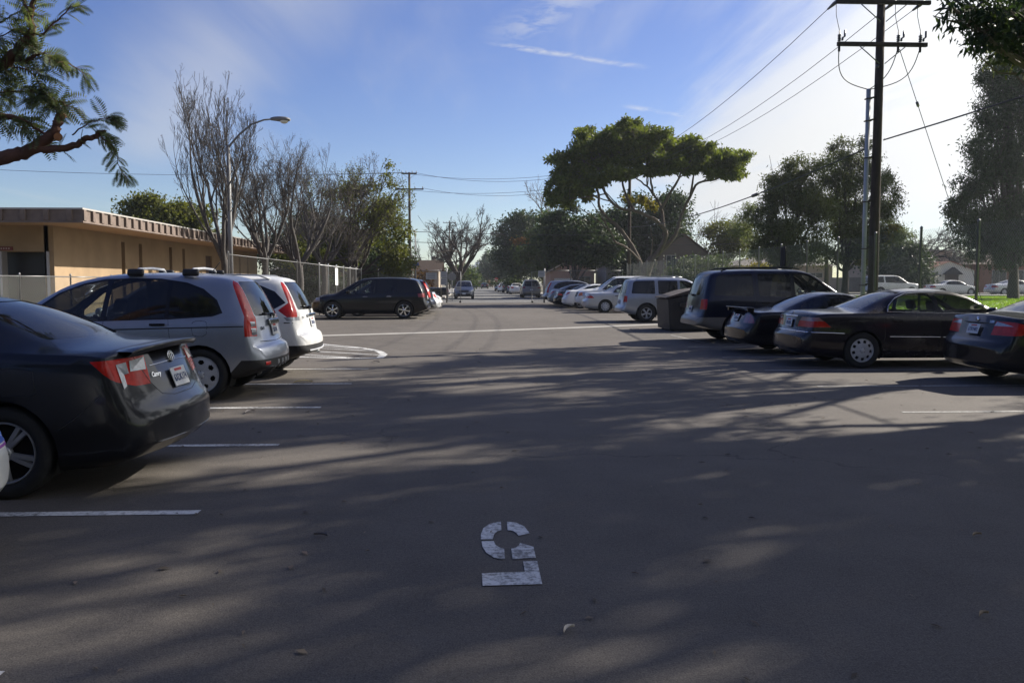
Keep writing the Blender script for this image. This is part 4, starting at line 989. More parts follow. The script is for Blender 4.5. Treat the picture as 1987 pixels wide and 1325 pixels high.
# white crossover behind it
c = row_left(scaled(CROSSOVER2, 4.15, 1.82, 1.685), PT['white'], -2.66, 14.50, 'crossover', 'pearl white crossover with angular red tail lights beyond the silver one', 'crossover', group=GROUP_L)
wiper(c, 1.13)
on_rear(c, .47, .97, text_mesh('CR-V', .06, .002, 0, .001), CHROME, 'badge_lettering')
b = bmesh.new(); bm_box(b, (0, 0, 0), (.56, .05, .03), bevel=.012); me = bpy.data.meshes.new('plate_garnish'); b.to_mesh(me); b.free(); on_rear(c, 0, 1.0, me, CHROME, 'plate_garnish', .02)
b = bmesh.new(); bm_box(b, (0, 0, 0), (.10, .085, .012), bevel=.004); me = bpy.data.meshes.new('badge'); b.to_mesh(me); b.free(); on_rear(c, 0, 1.06, me, CHROME, 'badge', .012)
ribbon_end(c, [(-.6, .435), (0, .43), (.6, .435)], .03, .012, ALLOY, 'bumper_trim')
for sg in (1, -1):
    tube('roof_rail', [(.70-c.half, sg*.54, 1.60), (.88-c.half, sg*.545, 1.665), (2.0-c.half, sg*.545, 1.69), (2.25-c.half, sg*.545, 1.64)], .016, ALLOY, c.root)
tube('exhaust_tip', [(.10-c.half, -.45, .34), (.30-c.half, -.45, .36)], .032, CHROME, c.root, k=10)
# the white car whose tail just shows at the left edge
S_ = scaled(MIDSIZE, 4.9, 1.86, 1.48, plate=(.80, None), lights=[], strips=[])
c = row_left(S_, PT['cream'], -2.70, 4.36, 'sedan', 'white car with blue bumper decals cut off by the left edge', 'sedan', group=GROUP_L)
ribbon_end(c, [(-.86, .63), (-.5, .63), (0, .63), (.5, .63), (.86, .63)], .07, .004, mat('blue_decal', (.06, .12, .42), rough=.4), 'decal_band')
ribbon_end(c, [(-.86, .59), (-.5, .585), (.5, .585), (.86, .59)], .018, .005, mat('violet_decal', (.30, .08, .34), rough=.4), 'decal_line')

# black full-size crossover side on, nose to the left
c = row_left(FULLCROSS, PT['black'], -1.95, 36.75, 'crossover', 'large black crossover seen side on with bright six-spoke wheels', 'crossover', group=GROUP_L)
for sg in (1, -1): tube('roof_rail', [(.8-c.half, sg*.62, 1.70), (1.0-c.half, sg*.62, 1.775), (2.4-c.half, sg*.62, 1.80), (2.65-c.half, sg*.62, 1.74)], .018, BLACKP, c.root)
ribbon_end(c, [(-.7, .50), (0, .48), (.7, .50)], .06, .012, CHROME, 'bumper_trim')
# cars hidden behind it
S_ = scaled(CROSSOVER, 4.5, 1.8, 1.72, strips=[], plate=(.9, None))
c = row_left(S_, PT['navy'], -1.85, 39.7, 'crossover', 'dark crossover with roof spoiler mostly hidden behind the black crossover', 'crossover', q=0, group=GROUP_L)
box('spoiler', (.42-c.half, 0, 1.68), (.3, 1.0, .035), PT['navy'], c.root, bevel=.012)
row_left(scaled(MIDSIZE, 4.7, 1.8, 1.45, plate=(.8, None)), PT['pale'], -1.75, 42.3, 'sedan', 'pale silver sedan tail showing just past the black crossover', 'sedan', q=0, group=GROUP_L)
S_ = scaled(MIDSIZE, 4.6, 1.78, 1.46, plate=(.8, None))
make_car(S_, PT['cream'], 'sedan', 'white sedan with its nose towards the aisle beyond the black crossover', 'sedan', (-1.75-2.3, 45.2, 0), ACROSS_R, q=0, group=GROUP_L)

# right row, nearest first
c = row_right(COMPACT, PT['black'], 7.62, 12.75, 'sedan', 'black sedan with pale plate cut off by the right edge', 'sedan', group=GROUP_R)
b = bmesh.new(); bm_lathe(b, [(.038, 0), (.036, .006), (.001, .008)], 18, axis='z'); me = bpy.data.meshes.new('badge'); b.to_mesh(me); b.free(); on_rear(c, 0, .985, me, CHROME, 'badge', .003)
on_rear(c, -.36, .955, text_mesh('328i', .055, .002, .1, .001), CHROME, 'badge_lettering')
c = row_right(EXEC, PT['darkplum'], 5.84, 15.70, 'sedan', 'black executive sedan with chrome mouldings and round-holed wheel covers', 'sedan', group=GROUP_R)
for sg in (1, -1): ribbon(c, [(1.60, 1.02), (1.66, 1.13), (1.82, 1.265), (2.02, 1.345), (2.3, 1.368), (2.6, 1.368)], sg, .012, .006, CHROME, 'window_moulding')
for sg in (1, -1): ribbon(c, [(1.60, 1.02), (2.5, 1.0), (3.6, .985)], sg, .010, .006, CHROME, 'window_moulding')
b = bmesh.new(); bm_tube(b, [(-.03, -.035, 0), (-.012, .035, 0), (.012, .035, 0), (.03, -.035, 0)], .006, 5); bm_tube(b, [(-.018, .0, 0), (.018, 0, 0)], .005, 5)
me = bpy.data.meshes.new('badge'); b.to_mesh(me); b.free(); on_rear(c, 0, .975, me, CHROME, 'badge', .006)
c = row_right(COUPE, PT['black'], 5.70, 18.5, 'coupe', 'black coupe with a rear wing parked between the executive sedan and the blue utility vehicle', 'coupe', group=GROUP_R)
b = bmesh.new(); bm_box(b, (.19-c.half, 0, 1.0), (.17, 1.46, .022), bevel=.009)
for sg in (1, -1): bm_box(b, (.21-c.half, sg*.69, .955), (.14, .07, .085), bevel=.012)
from_bm('rear_wing', b, PT['black'], c.root)
S_ = dict(BIGSUV); S_['cladding'] = [('lower_cladding', TAN, [((0, 0, .66), (0, 0, 1))])]
c = row_right(S_, PT['navy'], 5.58, 22.1, 'utility_vehicle', 'large dark blue utility vehicle with tan lower body and roof rack', 'utility vehicle', group=GROUP_R)
for sg in (1, -1): tube('roof_rail', [(.75-c.half, sg*.62, 1.84), (.95-c.half, sg*.62, 1.915), (2.5-c.half, sg*.62, 1.94), (2.8-c.half, sg*.62, 1.89)], .02, BLACKP, c.root)
for x in (.95, 1.7, 2.5): tube('roof_bar', [(x-c.half, -.62, 1.925), (x-c.half, .62, 1.925)], .014, BLACKP, c.root)
wiper(c, 1.22)
b = bmesh.new(); bm_box(b, (3.15-c.half, -.71, 1.30), (.10, .01, .07)); from_bm('window_sticker', b, mat('sticker', (.25, .50, .55), rough=.5), c.root)
S_ = scaled(BIGSUV, 4.77, 1.92, 1.74, (.36, .235, .215), rim='five_double', bands=[([(.42, 1.1), (.5, 1.67), (2.4, 1.69), (2.9, 1.56), (3.4, 1.1)], None)])
S_['bands'] = []; S_['wheels'] = (1.05, 3.75)
c = row_right(S_, PT['silver'], 5.60, 33.3, 'utility_vehicle', 'boxy silver utility vehicle beside the dumpster', 'utility vehicle', group=GROUP_R)
for sg in (1, -1): tube('roof_rail', [(.7-c.half, sg*.57, 1.69), (.85-c.half, sg*.57, 1.76), (2.3-c.half, sg*.57, 1.78), (2.5-c.half, sg*.57, 1.74)], .018, ALLOY, c.root)
S_ = scaled(EXEC, 4.8, 1.78, 1.44, strips=[], rim='cover9', plate=(.8, None))
row_right(S_, PT['pale'], 5.55, 43.6, 'sedan', 'silver sedan with dark red tail lights beyond the silver utility vehicle', 'sedan', group=GROUP_R)
S_ = scaled(BIGSUV, 5.1, 1.98, 1.90, plate=(.7, None, 'front'))
S_['lights'] = S_['lights']+[('headlight', AMBER, [(4.75, .82), (5.4, .82), (5.4, 1.0), (4.75, 1.0)], (.60, .8, .60, 1.0))]
c = make_car(S_, PT['cream'], 'utility_vehicle', 'white utility vehicle with its bonnet and amber headlight towards the aisle', 'utility vehicle', (5.55+2.55, 47.0, 0), ACROSS_L, q=0, group=GROUP_R)
row_right(scaled(MIDSIZE, 4.7, 1.8, 1.45, plate=(.8, None)), PT['cream'], 5.20, 50.4, 'sedan', 'white sedan tail just beyond the white utility vehicle bonnet', 'sedan', q=0, group=GROUP_R)
row_right(scaled(EXEC, 4.7, 1.8, 1.44, strips=[], plate=(.8, None)), PT['black'], 4.95, 53.2, 'sedan', 'black sedan between the two white tails at the far end', 'sedan', q=0, group=GROUP_R)
row_right(scaled(MIDSIZE, 4.6, 1.8, 1.44, plate=(.8, None)), PT['greys'], 4.80, 56.0, 'sedan', 'dark grey sedan with pale boot near the far gate', 'sedan', q=0, group=GROUP_R)
row_right(scaled(CROSSOVER, 4.6, 1.8, 1.70, strips=[], plate=(.9, None)), PT['silver'], 4.75, 59.2, 'crossover', 'silver blue crossover last in the right row by the gate', 'crossover', q=0, group=GROUP_R)

# street beyond the gate
make_car(scaled(PICKUP, 5.4, 1.95, 1.78), PT['black'], 'pickup_truck', 'black pickup with its tail to the street beyond the left gate', 'pickup', (-2.3-2.7, 76.5, .0), ACROSS_L, q=0)
S_ = scaled(FULLCROSS, 4.9, 1.92, 1.72, plate=(.5, None, 'front'), rim_mat=ALLOY)
S_['end_parts'] = [('grille', BLACKP, [(-.4, .62), (.4, .62), (.45, .8), (-.45, .8)], 'front', False), ('lower_grille', BLACKP, [(-.6, .32), (.6, .32), (.6, .5), (-.6, .5)], 'front', False)]
make_car(S_, PT['greys'], 'minivan', 'grey minivan facing the camera on the street beyond the gate', 'minivan', (-1.05, 81, 0), TOWARD, q=0)
make_car(scaled(FULLCROSS, 5.0, 1.95, 1.85, plate=(.8, None), rim_mat=ALLOY), PT['taupe'], 'minivan', 'brown grey van seen from behind just past the right gate post', 'van', (5.6, 86, 0), AWAY, q=0)
GS = 'cars parked along the far street'
for S0, L_, W_, H_, pc, x, y, nm, lb, ct in (
        (MIDSIZE, 4.7, 1.8, 1.45, 'cream', 5.4, 111, 'sedan', 'white sedan seen from behind, nearest of the far street row', 'sedan'),
        (MIDSIZE, 4.6, 1.78, 1.45, 'steel', 5.3, 119, 'sedan', 'blue grey sedan peeping out behind the white one on the street', 'sedan'),
        (BIGSUV, 4.8, 1.9, 1.85, 'taupe', 5.0, 127, 'utility_vehicle', 'tall grey brown utility vehicle in the far street row', 'utility vehicle'),
        (MIDSIZE, 4.5, 1.75, 1.45, 'cream', 4.5, 137, 'sedan', 'small white car between tall utility vehicle and silver crossover far down the street', 'sedan'),
        (CROSSOVER, 4.5, 1.8, 1.68, 'silver', 4.3, 149, 'crossover', 'silver crossover farthest of the right kerb row by the stop sign', 'crossover'),
        (MIDSIZE, 4.6, 1.8, 1.45, 'black', 2.3, 205, 'sedan', 'black car far down the middle of the street', 'sedan'),
        (CROSSOVER, 4.5, 1.8, 1.65, 'navy', .6, 238, 'crossover', 'tiny dark vehicle farthest down the street', 'crossover')):
    make_car(scaled(S0, L_, W_, H_, strips=[], plate=(.8*H_/1.45, None)), PT[pc], nm, lb, ct, (x, y, 0), AWAY, q=0, group=GS, seats=False)
# the cross street behind the park
GZ = .34
GP = 'cars parked behind the park'
make_car(scaled(BIGSUV, 5.1, 1.98, 1.88, plate=(.8, None)), PT['cream'], 'utility_vehicle', 'white utility vehicle parked behind the park left of the white house', 'utility vehicle', (39.0, 77.5, GZ), ACROSS_R, q=0, group=GP)
make_car(scaled(EXEC, 4.7, 1.8, 1.42, strips=[], plate=(.8, None)), PT['cream'], 'sedan', 'white sedan parked in front of the white tiled house', 'sedan', (44.5, 77.0, GZ), ACROSS_R, q=0, group=GP)
make_car(scaled(EXEC, 4.9, 1.8, 1.46, strips=[], plate=(.8, None)), PT['pale'], 'sedan', 'grey sedan parked behind the park by the large tree trunk', 'sedan', (50.6, 77.2, GZ), ACROSS_R, q=0, group=GP)
# ------------------------------------------------------------------ school building
STUCCO = mat('tan_stucco', (.38, .27, .165), rough=.92, var=.25, vscale=.7, bump=.25, bscale=60)
FASC = mat('brown_fascia', (.20, .15, .125), rough=.75, var=.35, vscale=3)
FASCT = mat('roof_edge_metal', (.40, .38, .36), rough=.5)
DARKW = mat('opening_shade', (.015, .013, .014), rough=.4)
BROWN = mat('brown_door', (.10, .06, .04), rough=.6, var=.2)
WX, WY, EX, EY = -13.65, 28.0, -11.95, 26.3
sch = empty('school_building', (WX, WY, 0), 0, 'low tan stucco school building with deep eaves and brown battened fascia', 'building')
def lc(p): return (p[0]-WX, p[1]-WY, p[2])
def bpart(name, x0, x1, y0, y1, z0, z1, m, parent=None, base=None, bevel=0.):
    pb = (WX, WY, 0) if base is None else base
    return box(name, ((x0+x1)/2-pb[0], (y0+y1)/2-pb[1], (z0+z1)/2-pb[2]), (x1-x0, y1-y0, z1-z0), m, parent or sch, bevel=bevel)
# wall with the slit openings left out: piers between them
OPEN = [(33.4, .34, .5, 3.12), (35.1, .34, .5, 3.12), (38.5, .36, .5, 3.12), (40.2, .36, .5, 3.12), (43.9, 1.0, .0, 2.9), (49.6, .34, .5, 3.05), (51.3, .34, .5, 3.05)]
y = WY
segs = []
for yc, w, z0, z1 in OPEN: segs.append((y, yc-w/2)); y = yc+w/2
segs.append((y, 53.5))
b = bmesh.new()
for y0, y1 in segs: bm_box(b, (WX-.15-WX, (y0+y1)/2-WY, 1.725), (.3, y1-y0, 3.45))
for yc, w, z0, z1 in OPEN:
    if z0 > 0: bm_box(b, (-.15, yc-WY, z0/2), (.3, w, z0))
    bm_box(b, (-.15, yc-WY, (z1+3.45)/2), (.3, w, 3.45-z1))
DX = P(95, 500, WY).x
bm_box(b, ((DX+WX)/2-.15-WX, .15, 1.725), (WX-DX-.3, .3, 3.45)); bm_box(b, (DX-1.5-WX, .15, 3.0), (3.0, .3, .9)); bm_box(b, (DX-20-WX, .15, 1.725), (34, .3, 3.45))
from_bm('wall', b, STUCCO, sch)
for yc, w, z0, z1 in OPEN:
    if w < .9:
        o = bpart('window', WX-.20, WX-.16, yc-w/2, yc+w/2, z0, z1, mat('slit_glass', (.03, .028, .028), rough=.15), None)
        bpart('sill', WX-.12, WX+.03, yc-w/2, yc+w/2, z0, z0+.05, FASC, o)
    else: bpart('door', WX-.14, WX-.08, yc-w/2, yc+w/2, z0, z1, BROWN)
bpart('doorway', DX-3.0, DX, WY+.6, WY+.7, 0, 2.55, DARKW)  # near-black panel, the shade inside the open entrance put into its colour
bpart('door_jamb', DX-.06, DX+.02, WY-.05, WY+.3, 0, 2.55, mat('grey_paint', (.42, .41, .42), rough=.5)); bpart('door_jamb', P(2, 500, WY).x-.04, P(2, 500, WY).x+.04, WY-.05, WY+.3, 0, 2.55, mat('grey_paint'))
sx = P(12, 486, WY).x
sg_ = bpart('sign_board', sx-.55, sx+.22, WY-.04, WY-.003, 2.58, 2.70, mat('maroon_sign', (.16, .035, .03), rough=.6))
for k in range(8): box('lettering', (sx-.45+.08*k-WX, -.045, 2.64), (.045, .006, .045), mat('sign_letter', (.45, .36, .32), rough=.7), sg_)
bpart('roof', -60, EX-.06, EY+.06, 55, 3.43, 3.74, mat('flat_roof', (.33, .30, .27), rough=.9)); bpart('soffit', -60, EX-.05, EY+.05, 55, 3.38, 3.43, mat('soffit_stucco', (.42, .27, .15), rough=.9))
bpart('fascia', EX-.06, EX, EY, 55, 3.36, 3.76, FASC); bpart('fascia', -60, EX-.06, EY, EY+.06, 3.36, 3.76, FASC)
bpart('roof_edge', EX-.05, EX+.05, EY-.04, 55, 3.76, 3.81, FASCT); bpart('roof_edge', -60, EX-.05, EY-.04, EY+.05, 3.76, 3.81, FASCT)
bpart('fascia_rail', EX, EX+.05, EY-.03, 55, 3.36, 3.42, FASC); bpart('fascia_rail', -60, EX, EY-.05, EY, 3.36, 3.42, FASC)
bb = bmesh.new(); bm_box(bb, (0, 0, 0), (.075, .17, .33), bevel=.008); bme = bpy.data.meshes.new('batten'); bb.to_mesh(bme); bb.free(); bme.materials.append(FASC)
bb = bmesh.new(); bm_box(bb, (0, 0, 0), (.17, .075, .33), bevel=.008); bme2 = bpy.data.meshes.new('batten'); bb.to_mesh(bme2); bb.free(); bme2.materials.append(FASC)
for k in range(46): link('batten', bme, None, sch, loc=lc((EX+.038, EY+.08+.62*k, 3.59)))
for k in range(12): link('batten', bme2, None, sch, loc=lc((EX-.35-.69*k, EY-.038, 3.59)))
o = P(12, 398, 44)
b = bmesh.new(); bm_box(b, (0, 0, .4), (2.6, 3, .8), bevel=.05); bm_box(b, (-1.2, .3, 1.0), (2.4, 2.4, .5), bevel=.05)
tag(from_bm('rooftop_unit', b, mat('white_metal', (.62, .62, .62), rough=.5), loc=(o.x-.6, 44, 3.74)), 'white rooftop unit on the flat school roof at far left', 'rooftop unit')
for px, hh in ((90, 1.0), (116, .6)):
    q = P(px, 400, 40); tag(tube('vent_pipe', [(q.x, 40, 3.74), (q.x, 40, 3.74+hh)], .035, FASCT), ('taller' if hh > .8 else 'shorter')+' thin vent pipe standing on the school roof', 'vent pipe', 'roof vent pipes')

# ------------------------------------------------------------------ chain-link fences
GALV = mat('galvanised', (.25, .255, .26), rough=.45, metal=.6, var=.25, vscale=5)
WIRE = mat('fence_wire', (.27, .28, .29), rough=.5, metal=.5)
WPOST = mat('white_post', (.60, .60, .60), rough=.5)
def chain_panel(a, b, z0, h, pitch, r, parent, m=WIRE):
    a, b = Vector((*a, 0)), Vector((*b, 0)); d = (b-a); L = d.length; d.normalize(); nrm = Vector((-d.y, d.x, 0))
    v = []; f = []
    def bar(s0, q0, s1, q1, off):
        p0, p1 = a+d*s0+Vector((0, 0, z0+q0))+nrm*off, a+d*s1+Vector((0, 0, z0+q1))+nrm*off
        t = (p1-p0).normalized(); s = t.cross(nrm).normalized()*r; k = len(v)
        for p in (p0, p1): v.extend([p+s, p-s*.5+nrm*r*.87, p-s*.5-nrm*r*.87])
        for j in range(3): f.append([k+j, k+(j+1) % 3, k+3+(j+1) % 3, k+3+j])
    s = -h
    while s < L:
        for sgn in (1, -1):
            s0, s1 = s, s+h; q0, q1 = (0, h) if sgn > 0 else (h, 0)
            if s0 < 0: q0 += (q1-q0)*(-s0/h); s0 = 0
            if s1 > L: q1 = q0+(q1-q0)*((L-s0)/(s1-s0)) if s1 > s0 else q1; s1 = L
            if s1-s0 > .02: bar(s0, q0, s1, q1, r*sgn)
        s += pitch
    return pyd('chain_link', v, f, m, parent)
def fence(name, label, pts, h, pitch, r, pr=.03, base=None, post_m=GALV, mid=None, bottom=.04, top_rail=True, group=None, m=WIRE):
    base = base or (*pts[0], 0); root = empty(name, base, 0, label, 'fence', group); off = Vector(base)
    for p in pts:
        q = Vector((*p, 0))-off; b = bmesh.new(); bm_tube(b, [q+Vector((0, 0, t)) for t in (0, h+.03, h+.04, h+.07, h+.10)], [pr, pr, pr*1.25, pr*1.15, pr*.3], 8)
        from_bm('post', b, post_m, root)
    for i in range(len(pts)-1):
        a, c = Vector((*pts[i], 0))-off, Vector((*pts[i+1], 0))-off
        if top_rail: tube('top_rail', [a+Vector((0, 0, h)), c+Vector((0, 0, h))], pr*.7, post_m, root)
        if mid: tube('mid_rail', [a+Vector((0, 0, mid)), c+Vector((0, 0, mid))], pr*.55, post_m, root)
        chain_panel((a.x, a.y), (c.x, c.y), bottom, h-bottom, pitch, r, root, m)
    return root
FX = 11.35
fence('chain_link_fence', 'tall chain-link fence between the right row and the park lawn', [(FX, 11.25+2.45*k) for k in range(22)], 2.88, .085, .0021, .032, top_rail=False, m=mat('park_wire', (.17, .175, .18), rough=.6, metal=.3))
fence('chain_link_fence', 'head high chain-link fence in front of the school building', [(-12.4, 14.8+2.9*k) for k in range(7)], 1.72, .10, .0016, .026, m=mat('bright_wire', (.22, .22, .21), rough=.5, metal=.3))
o = P(6, 545, 21.0); tag(box('fence_sign', (-12.33, 20.9, 1.60), (.02, .75, .13), mat('white_sign', (.74, .74, .74), rough=.5), bevel=.004), 'small blank white sign on the fence by the school at far left', 'sign')
fence('chain_link_fence', 'thin dull chain-link fence in front of the bare trees', [(-7.35, 25.5+4.83*k) for k in range(4)], 2.38, .16, .0010, .022, post_m=mat('dull_post', (.16, .16, .16), rough=.6), m=mat('dull_wire', (.12, .12, .12), rough=.7))
fence('chain_link_fence', 'chain-link fence with pale rail and posts behind the black crossover', [(-7.35, 40.1+2.45*k) for k in range(7)], 2.38, .13, .0016, .032, post_m=mat('pale_galvanised', (.50, .51, .52), rough=.45, metal=.3), mid=None, m=mat('dull_wire', (.12, .12, .12), rough=.7))
tag(box('notice_board', (-7.28, 44.6, 1.85), (.03, .85, .9), mat('white_sign'), bevel=.01), 'plain white board fixed to the fence above the black crossover', 'board')
fence('chain_link_fence', 'chain-link fence along the lot end left of the gate', [(-7.35, 64.3), (-5.0, 64.3), (-2.62, 64.3)], 2.45, .14, .0035, .034, m=mat('dull_wire'))
fence('chain_link_fence', 'chain-link fence along the lot end right of the gate', [(5.25, 64.3), (7.3, 64.3), (9.3, 64.3), (11.3, 64.3)], 2.45, .14, .0035, .034, m=mat('dull_wire'))
SIGNB = mat('sign_grey', (.38, .40, .43), rough=.5)
def gate(name, label, xa, xb, y, h):
    root = empty(name, (xa, y, 0), 0, label, 'gate'); d = xb-xa
    b = bmesh.new(); bm_tube(b, [(0, 0, .12), (0, 0, h), (d, 0, h), (d, 0, .12), (0, 0, .12)], .024, 8, cap=False); from_bm('gate_frame', b, GALV, root)
    tube('gate_bar', [(0, 0, h*.52), (d, 0, h*.52)], .018, GALV, root)
    chain_panel((0, .0), (d, .0), .14, h-.16, .14, .0035, root, mat('dull_wire')) if d > 0 else chain_panel((d, 0), (0, 0), .14, h-.16, .14, .0035, root, mat('dull_wire'))
    b = bmesh.new(); bm_lathe(b, [(.001, -.03), (.07, -.03), (.08, 0), (.07, .03), (.001, .03)], 14); bmesh.ops.translate(b, vec=(d*.96, 0, .08), verts=b.verts); from_bm('gate_wheel', b, RUBBER, root)
    tube('gate_post', [(-.06*(1 if d > 0 else -1), 0, 0), (-.06*(1 if d > 0 else -1), 0, h+.25)], .05, GALV, root, k=10)
    return root
gate('swing_gate', 'open chain-link gate leaf left of the street entrance', -2.1, -1.1, 63.9, 2.35)
gate('swing_gate', 'open chain-link gate leaf right of the street entrance', 5.2, 4.3, 63.9, 2.35)
for px, py, w, h, lb in ((837, 535.5, .82, .5, 'wide grey sign on the fence left of the gate'), (861, 533, .5, .48, 'upper grey sign beside the left gate post'), (861, 546.5, .5, .5, 'lower grey sign beside the left gate post'), (889, 560, .36, .28, 'small pale sign on the left gate leaf'), (1051, 531.5, .52, .46, 'pale sign on the fence right of the right gate post')):
    q = P(px, py, 63.75); b = bmesh.new(); bm_box(b, (0, 0, 0), (w, .012, h), bevel=.004)
    for k in range(3): bm_box(b, (0, -.008, h*(.25-.25*k)), (w*.7, .004, h*.08), mi=1)
    tag(from_bm('notice_sign', b, [SIGNB, mat('sign_ink', (.16, .17, .2), rough=.6)], loc=q), lb, 'sign', 'signs by the gate')

# ------------------------------------------------------------------ poles and wires
WOOD = mat('pole_wood', (.075, .055, .045), rough=.9, var=.4, vscale=4, stretch=(6, 6, .6), bump=.4, bscale=20)
INSUL = mat('insulator', (.10, .10, .12), rough=.3)
CABLE = mat('cable', (.02, .02, .022), rough=.6)
BIGP = (12.08, 25.1)
root = empty('utility_pole', (*BIGP, 0), 0, 'tall dark utility pole with two crossarms and a riser pipe by the park fence', 'utility pole')
tube('pole', [(0, 0, 0), (0, 0, 3), (0, 0, 6), (0, 0, 11.2)], [.155, .145, .132, .112], WOOD, root, k=14)
def arm(root, z, hw, w=.10, hgt=.12, y=-.14, brace=.7):
    a = box('crossarm', (0, y, z), (2*hw, w, hgt), WOOD, root, bevel=.01)
    for sg in (1, -1): tube('brace', [(sg*brace, y-.03, z-.06), (sg*.08, y-.02, z-.06-brace*.72)], .016, GALV, root)
    return a
arm(root, 8.58, 1.36); arm(root, 9.80, 1.42)
def curve_pts(a, b, sag, n=14):
    a, b = Vector(a), Vector(b); return [a+(b-a)*t-Vector((0, 0, 4*sag*t*(1-t))) for t in np.linspace(0, 1, n)]
for x in (-1.30, .48, 1.15):
    b = bmesh.new()
    for k in range(4): bm_lathe(b, [(.03, 8.66+.05*k), (.055, 8.675+.05*k), (.055, 8.69+.05*k), (.03, 8.705+.05*k)], 10, axis='z')
    bm_lathe(b, [(.02, 8.67), (.02, 8.95), (.001, 8.96)], 8, axis='z')
    bmesh.ops.translate(b, vec=(x, -.14, 0), verts=b.verts); bm_tube(b, [(x+.09, -.14, 8.68), (x+.10, -.14, 8.76), (x+.16, -.14, 8.8), (x+.16, -.14, 8.98)], [.03, .03, .03, .028], 6)
    from_bm('insulator', b, INSUL, root)
    tube('jumper_wire', [(x, -.14, 8.96), (x-.05, -.14, 9.15), (x-.12, -.16, 9.4), (x-.14, -.18, 9.82)], .009, CABLE, root)
    b = bmesh.new(); tp = Vector((-.33, -.05, 7.28)); p0 = Vector((x, -.14, 8.5))
    pts = [p0+(tp-p0)*t+Vector((0, 0, -.32*math.sin(math.pi*t)*(1-.3*t)))*(1 if abs(x) > .6 else .6) for t in np.linspace(0, 1, 14)]
    pts = [Vector((p.x+(x*.25)*math.sin(math.pi*min(1, i/13)), p.y, p.z)) for i, p in enumerate(pts)]
    bm_tube(b, pts, .014, 6); bm_tube(b, [p0+Vector((0, 0, .02)), p0+Vector((0, 0, -.14))], .035, 6); from_bm('riser_cable', b, CABLE, root)
for x in (-1.35, .38, 1.25):
    b = bmesh.new(); bm_tube(b, [(x, -.14, 9.86), (x-.08, 0, 9.78), (x-.16, .25, 9.70)], [.05, .06, .03], 7); from_bm('strain_insulator', b, INSUL, root)
tube('riser_pipe', [(-.33, -.05, 0), (-.33, -.05, 7.3)], .065, mat('pvc_grey', (.36, .37, .40), rough=.5), root, k=10)
for z in (1.5, 2.6, 4.0, 5.3, 6.4, 7.05):
    b = bmesh.new(); bm_box(b, (-.20, -.05, z), (.24, .05, .05), Matrix.Rotation(R(-14), 3, 'Y')); bm_box(b, (-.33, -.05, z-.04), (.17, .17, .03)); from_bm('standoff_bracket', b, WOOD, root)
b = bmesh.new(); bm_lathe(b, [(.001, -.05), (.05, -.04), (.06, 0), (.05, .04), (.001, .05)], 10, axis='z'); bmesh.ops.translate(b, vec=(-.12, -.12, 7.95), verts=b.verts); from_bm('bolt_eye', b, INSUL, root)
def pole2(loc, h, arms, label, r=.13, group='far utility poles', ins=True):
    root = empty('utility_pole', loc, 0, label, 'utility pole', group); tube('pole', [(0, 0, 0), (0, 0, h*.5), (0, 0, h)], [r*1.15, r, r*.8], WOOD, root, k=10)
    for z, hw in arms:
        arm(root, z, hw, brace=.55)
        if ins:
            for x in (-hw*.94, -hw*.4, hw*.4, hw*.94): tube('insulator', [(x, -.14, z+.05), (x, -.14, z+.26)], .045, INSUL, root)
    return root
pole2((12.2, 66.5, .1), 11.6, [(10.6, 1.35)], 'wooden utility pole half hidden in the umbrella tree crown')
pole2((-6.25, 81.3, 0), 12.0, [(11.85, .72), (10.4, 1.36)], 'wooden utility pole with two crossarms left of the street')
pole2((-5.2, 172, 0), 14.0, [(13.6, 1.3)], 'distant utility pole beside the bare spreading tree', r=.14)
pole2((-62, 96, 0), 14.5, [(14.3, 1.3)], 'utility pole far left behind the school building')
pole2((12.0, -16, 0), 11.4, [(10.1, 1.4)], 'utility pole behind the camera carrying the near wires')
def wire(pts, r, label): return tag(tube('overhead_wire', pts, r, CABLE, None, k=5), label, 'wire', 'overhead wires')
BX, BY = BIGP
for i, dx in enumerate((-1.35, .38, 1.25)): wire(curve_pts((BX+dx-.16, BY+.25, 9.70), (12.2+dx*.95, 66.4, 10.85), 1.0), .011, ('left', 'middle', 'right')[i]+' power wire running from the tall pole to the umbrella tree pole')
wire(curve_pts((BX+.1, BY-.2, 5.78), (12.0, -16, 6.2), .35), .022, 'thick black cable running right from the tall pole')
pts = curve_pts((BX-.1, BY+.2, 5.65), (12.2, 66.4, 5.9), .55, 24); wire(pts, .026, 'thick black cable running left from the tall pole behind the trees')
q = pts[6]; b = bmesh.new(); d = (pts[7]-pts[5]).normalized(); bm_tube(b, [q-d*.35, q-d*.28, q+d*.28, q+d*.35], [.03, .075, .075, .03], 8); tag(from_bm('splice_case', b, CABLE), 'black splice case hanging on the thick cable', 'splice case')
anchor = P(1836, 372, 30.0); start = Vector((BX+.55, BY-.1, 8.45)); gd = (anchor-start)
g_end = start+gd*((start.z-.3)/(-gd.z)) if gd.z < 0 else anchor
wire([start, g_end], .011, 'slanting guy wire from the crossarm down to the park')
m_ = start+gd*.34; gdn = gd.normalized(); b = bmesh.new(); bm_tube(b, [m_-gdn*.09, m_+gdn*.09], .045, 8); tag(from_bm('guy_insulator', b, INSUL), 'small dark insulator on the slanting guy wire', 'insulator')
PL = (-6.25, 81.2)
for i, (dx, z, dz, s) in enumerate(((-.6, 11.95, 10.9, .9), (.6, 11.95, 10.85, 1.1), (-1.3, 10.5, 9.9, .9), (1.3, 10.5, 9.9, 1.1))): wire(curve_pts((PL[0]+dx, PL[1], z), (12.2, 66.4, dz), s), .014, ('first', 'second', 'third', 'lowest')[i]+' high wire crossing the street between the two middle poles')
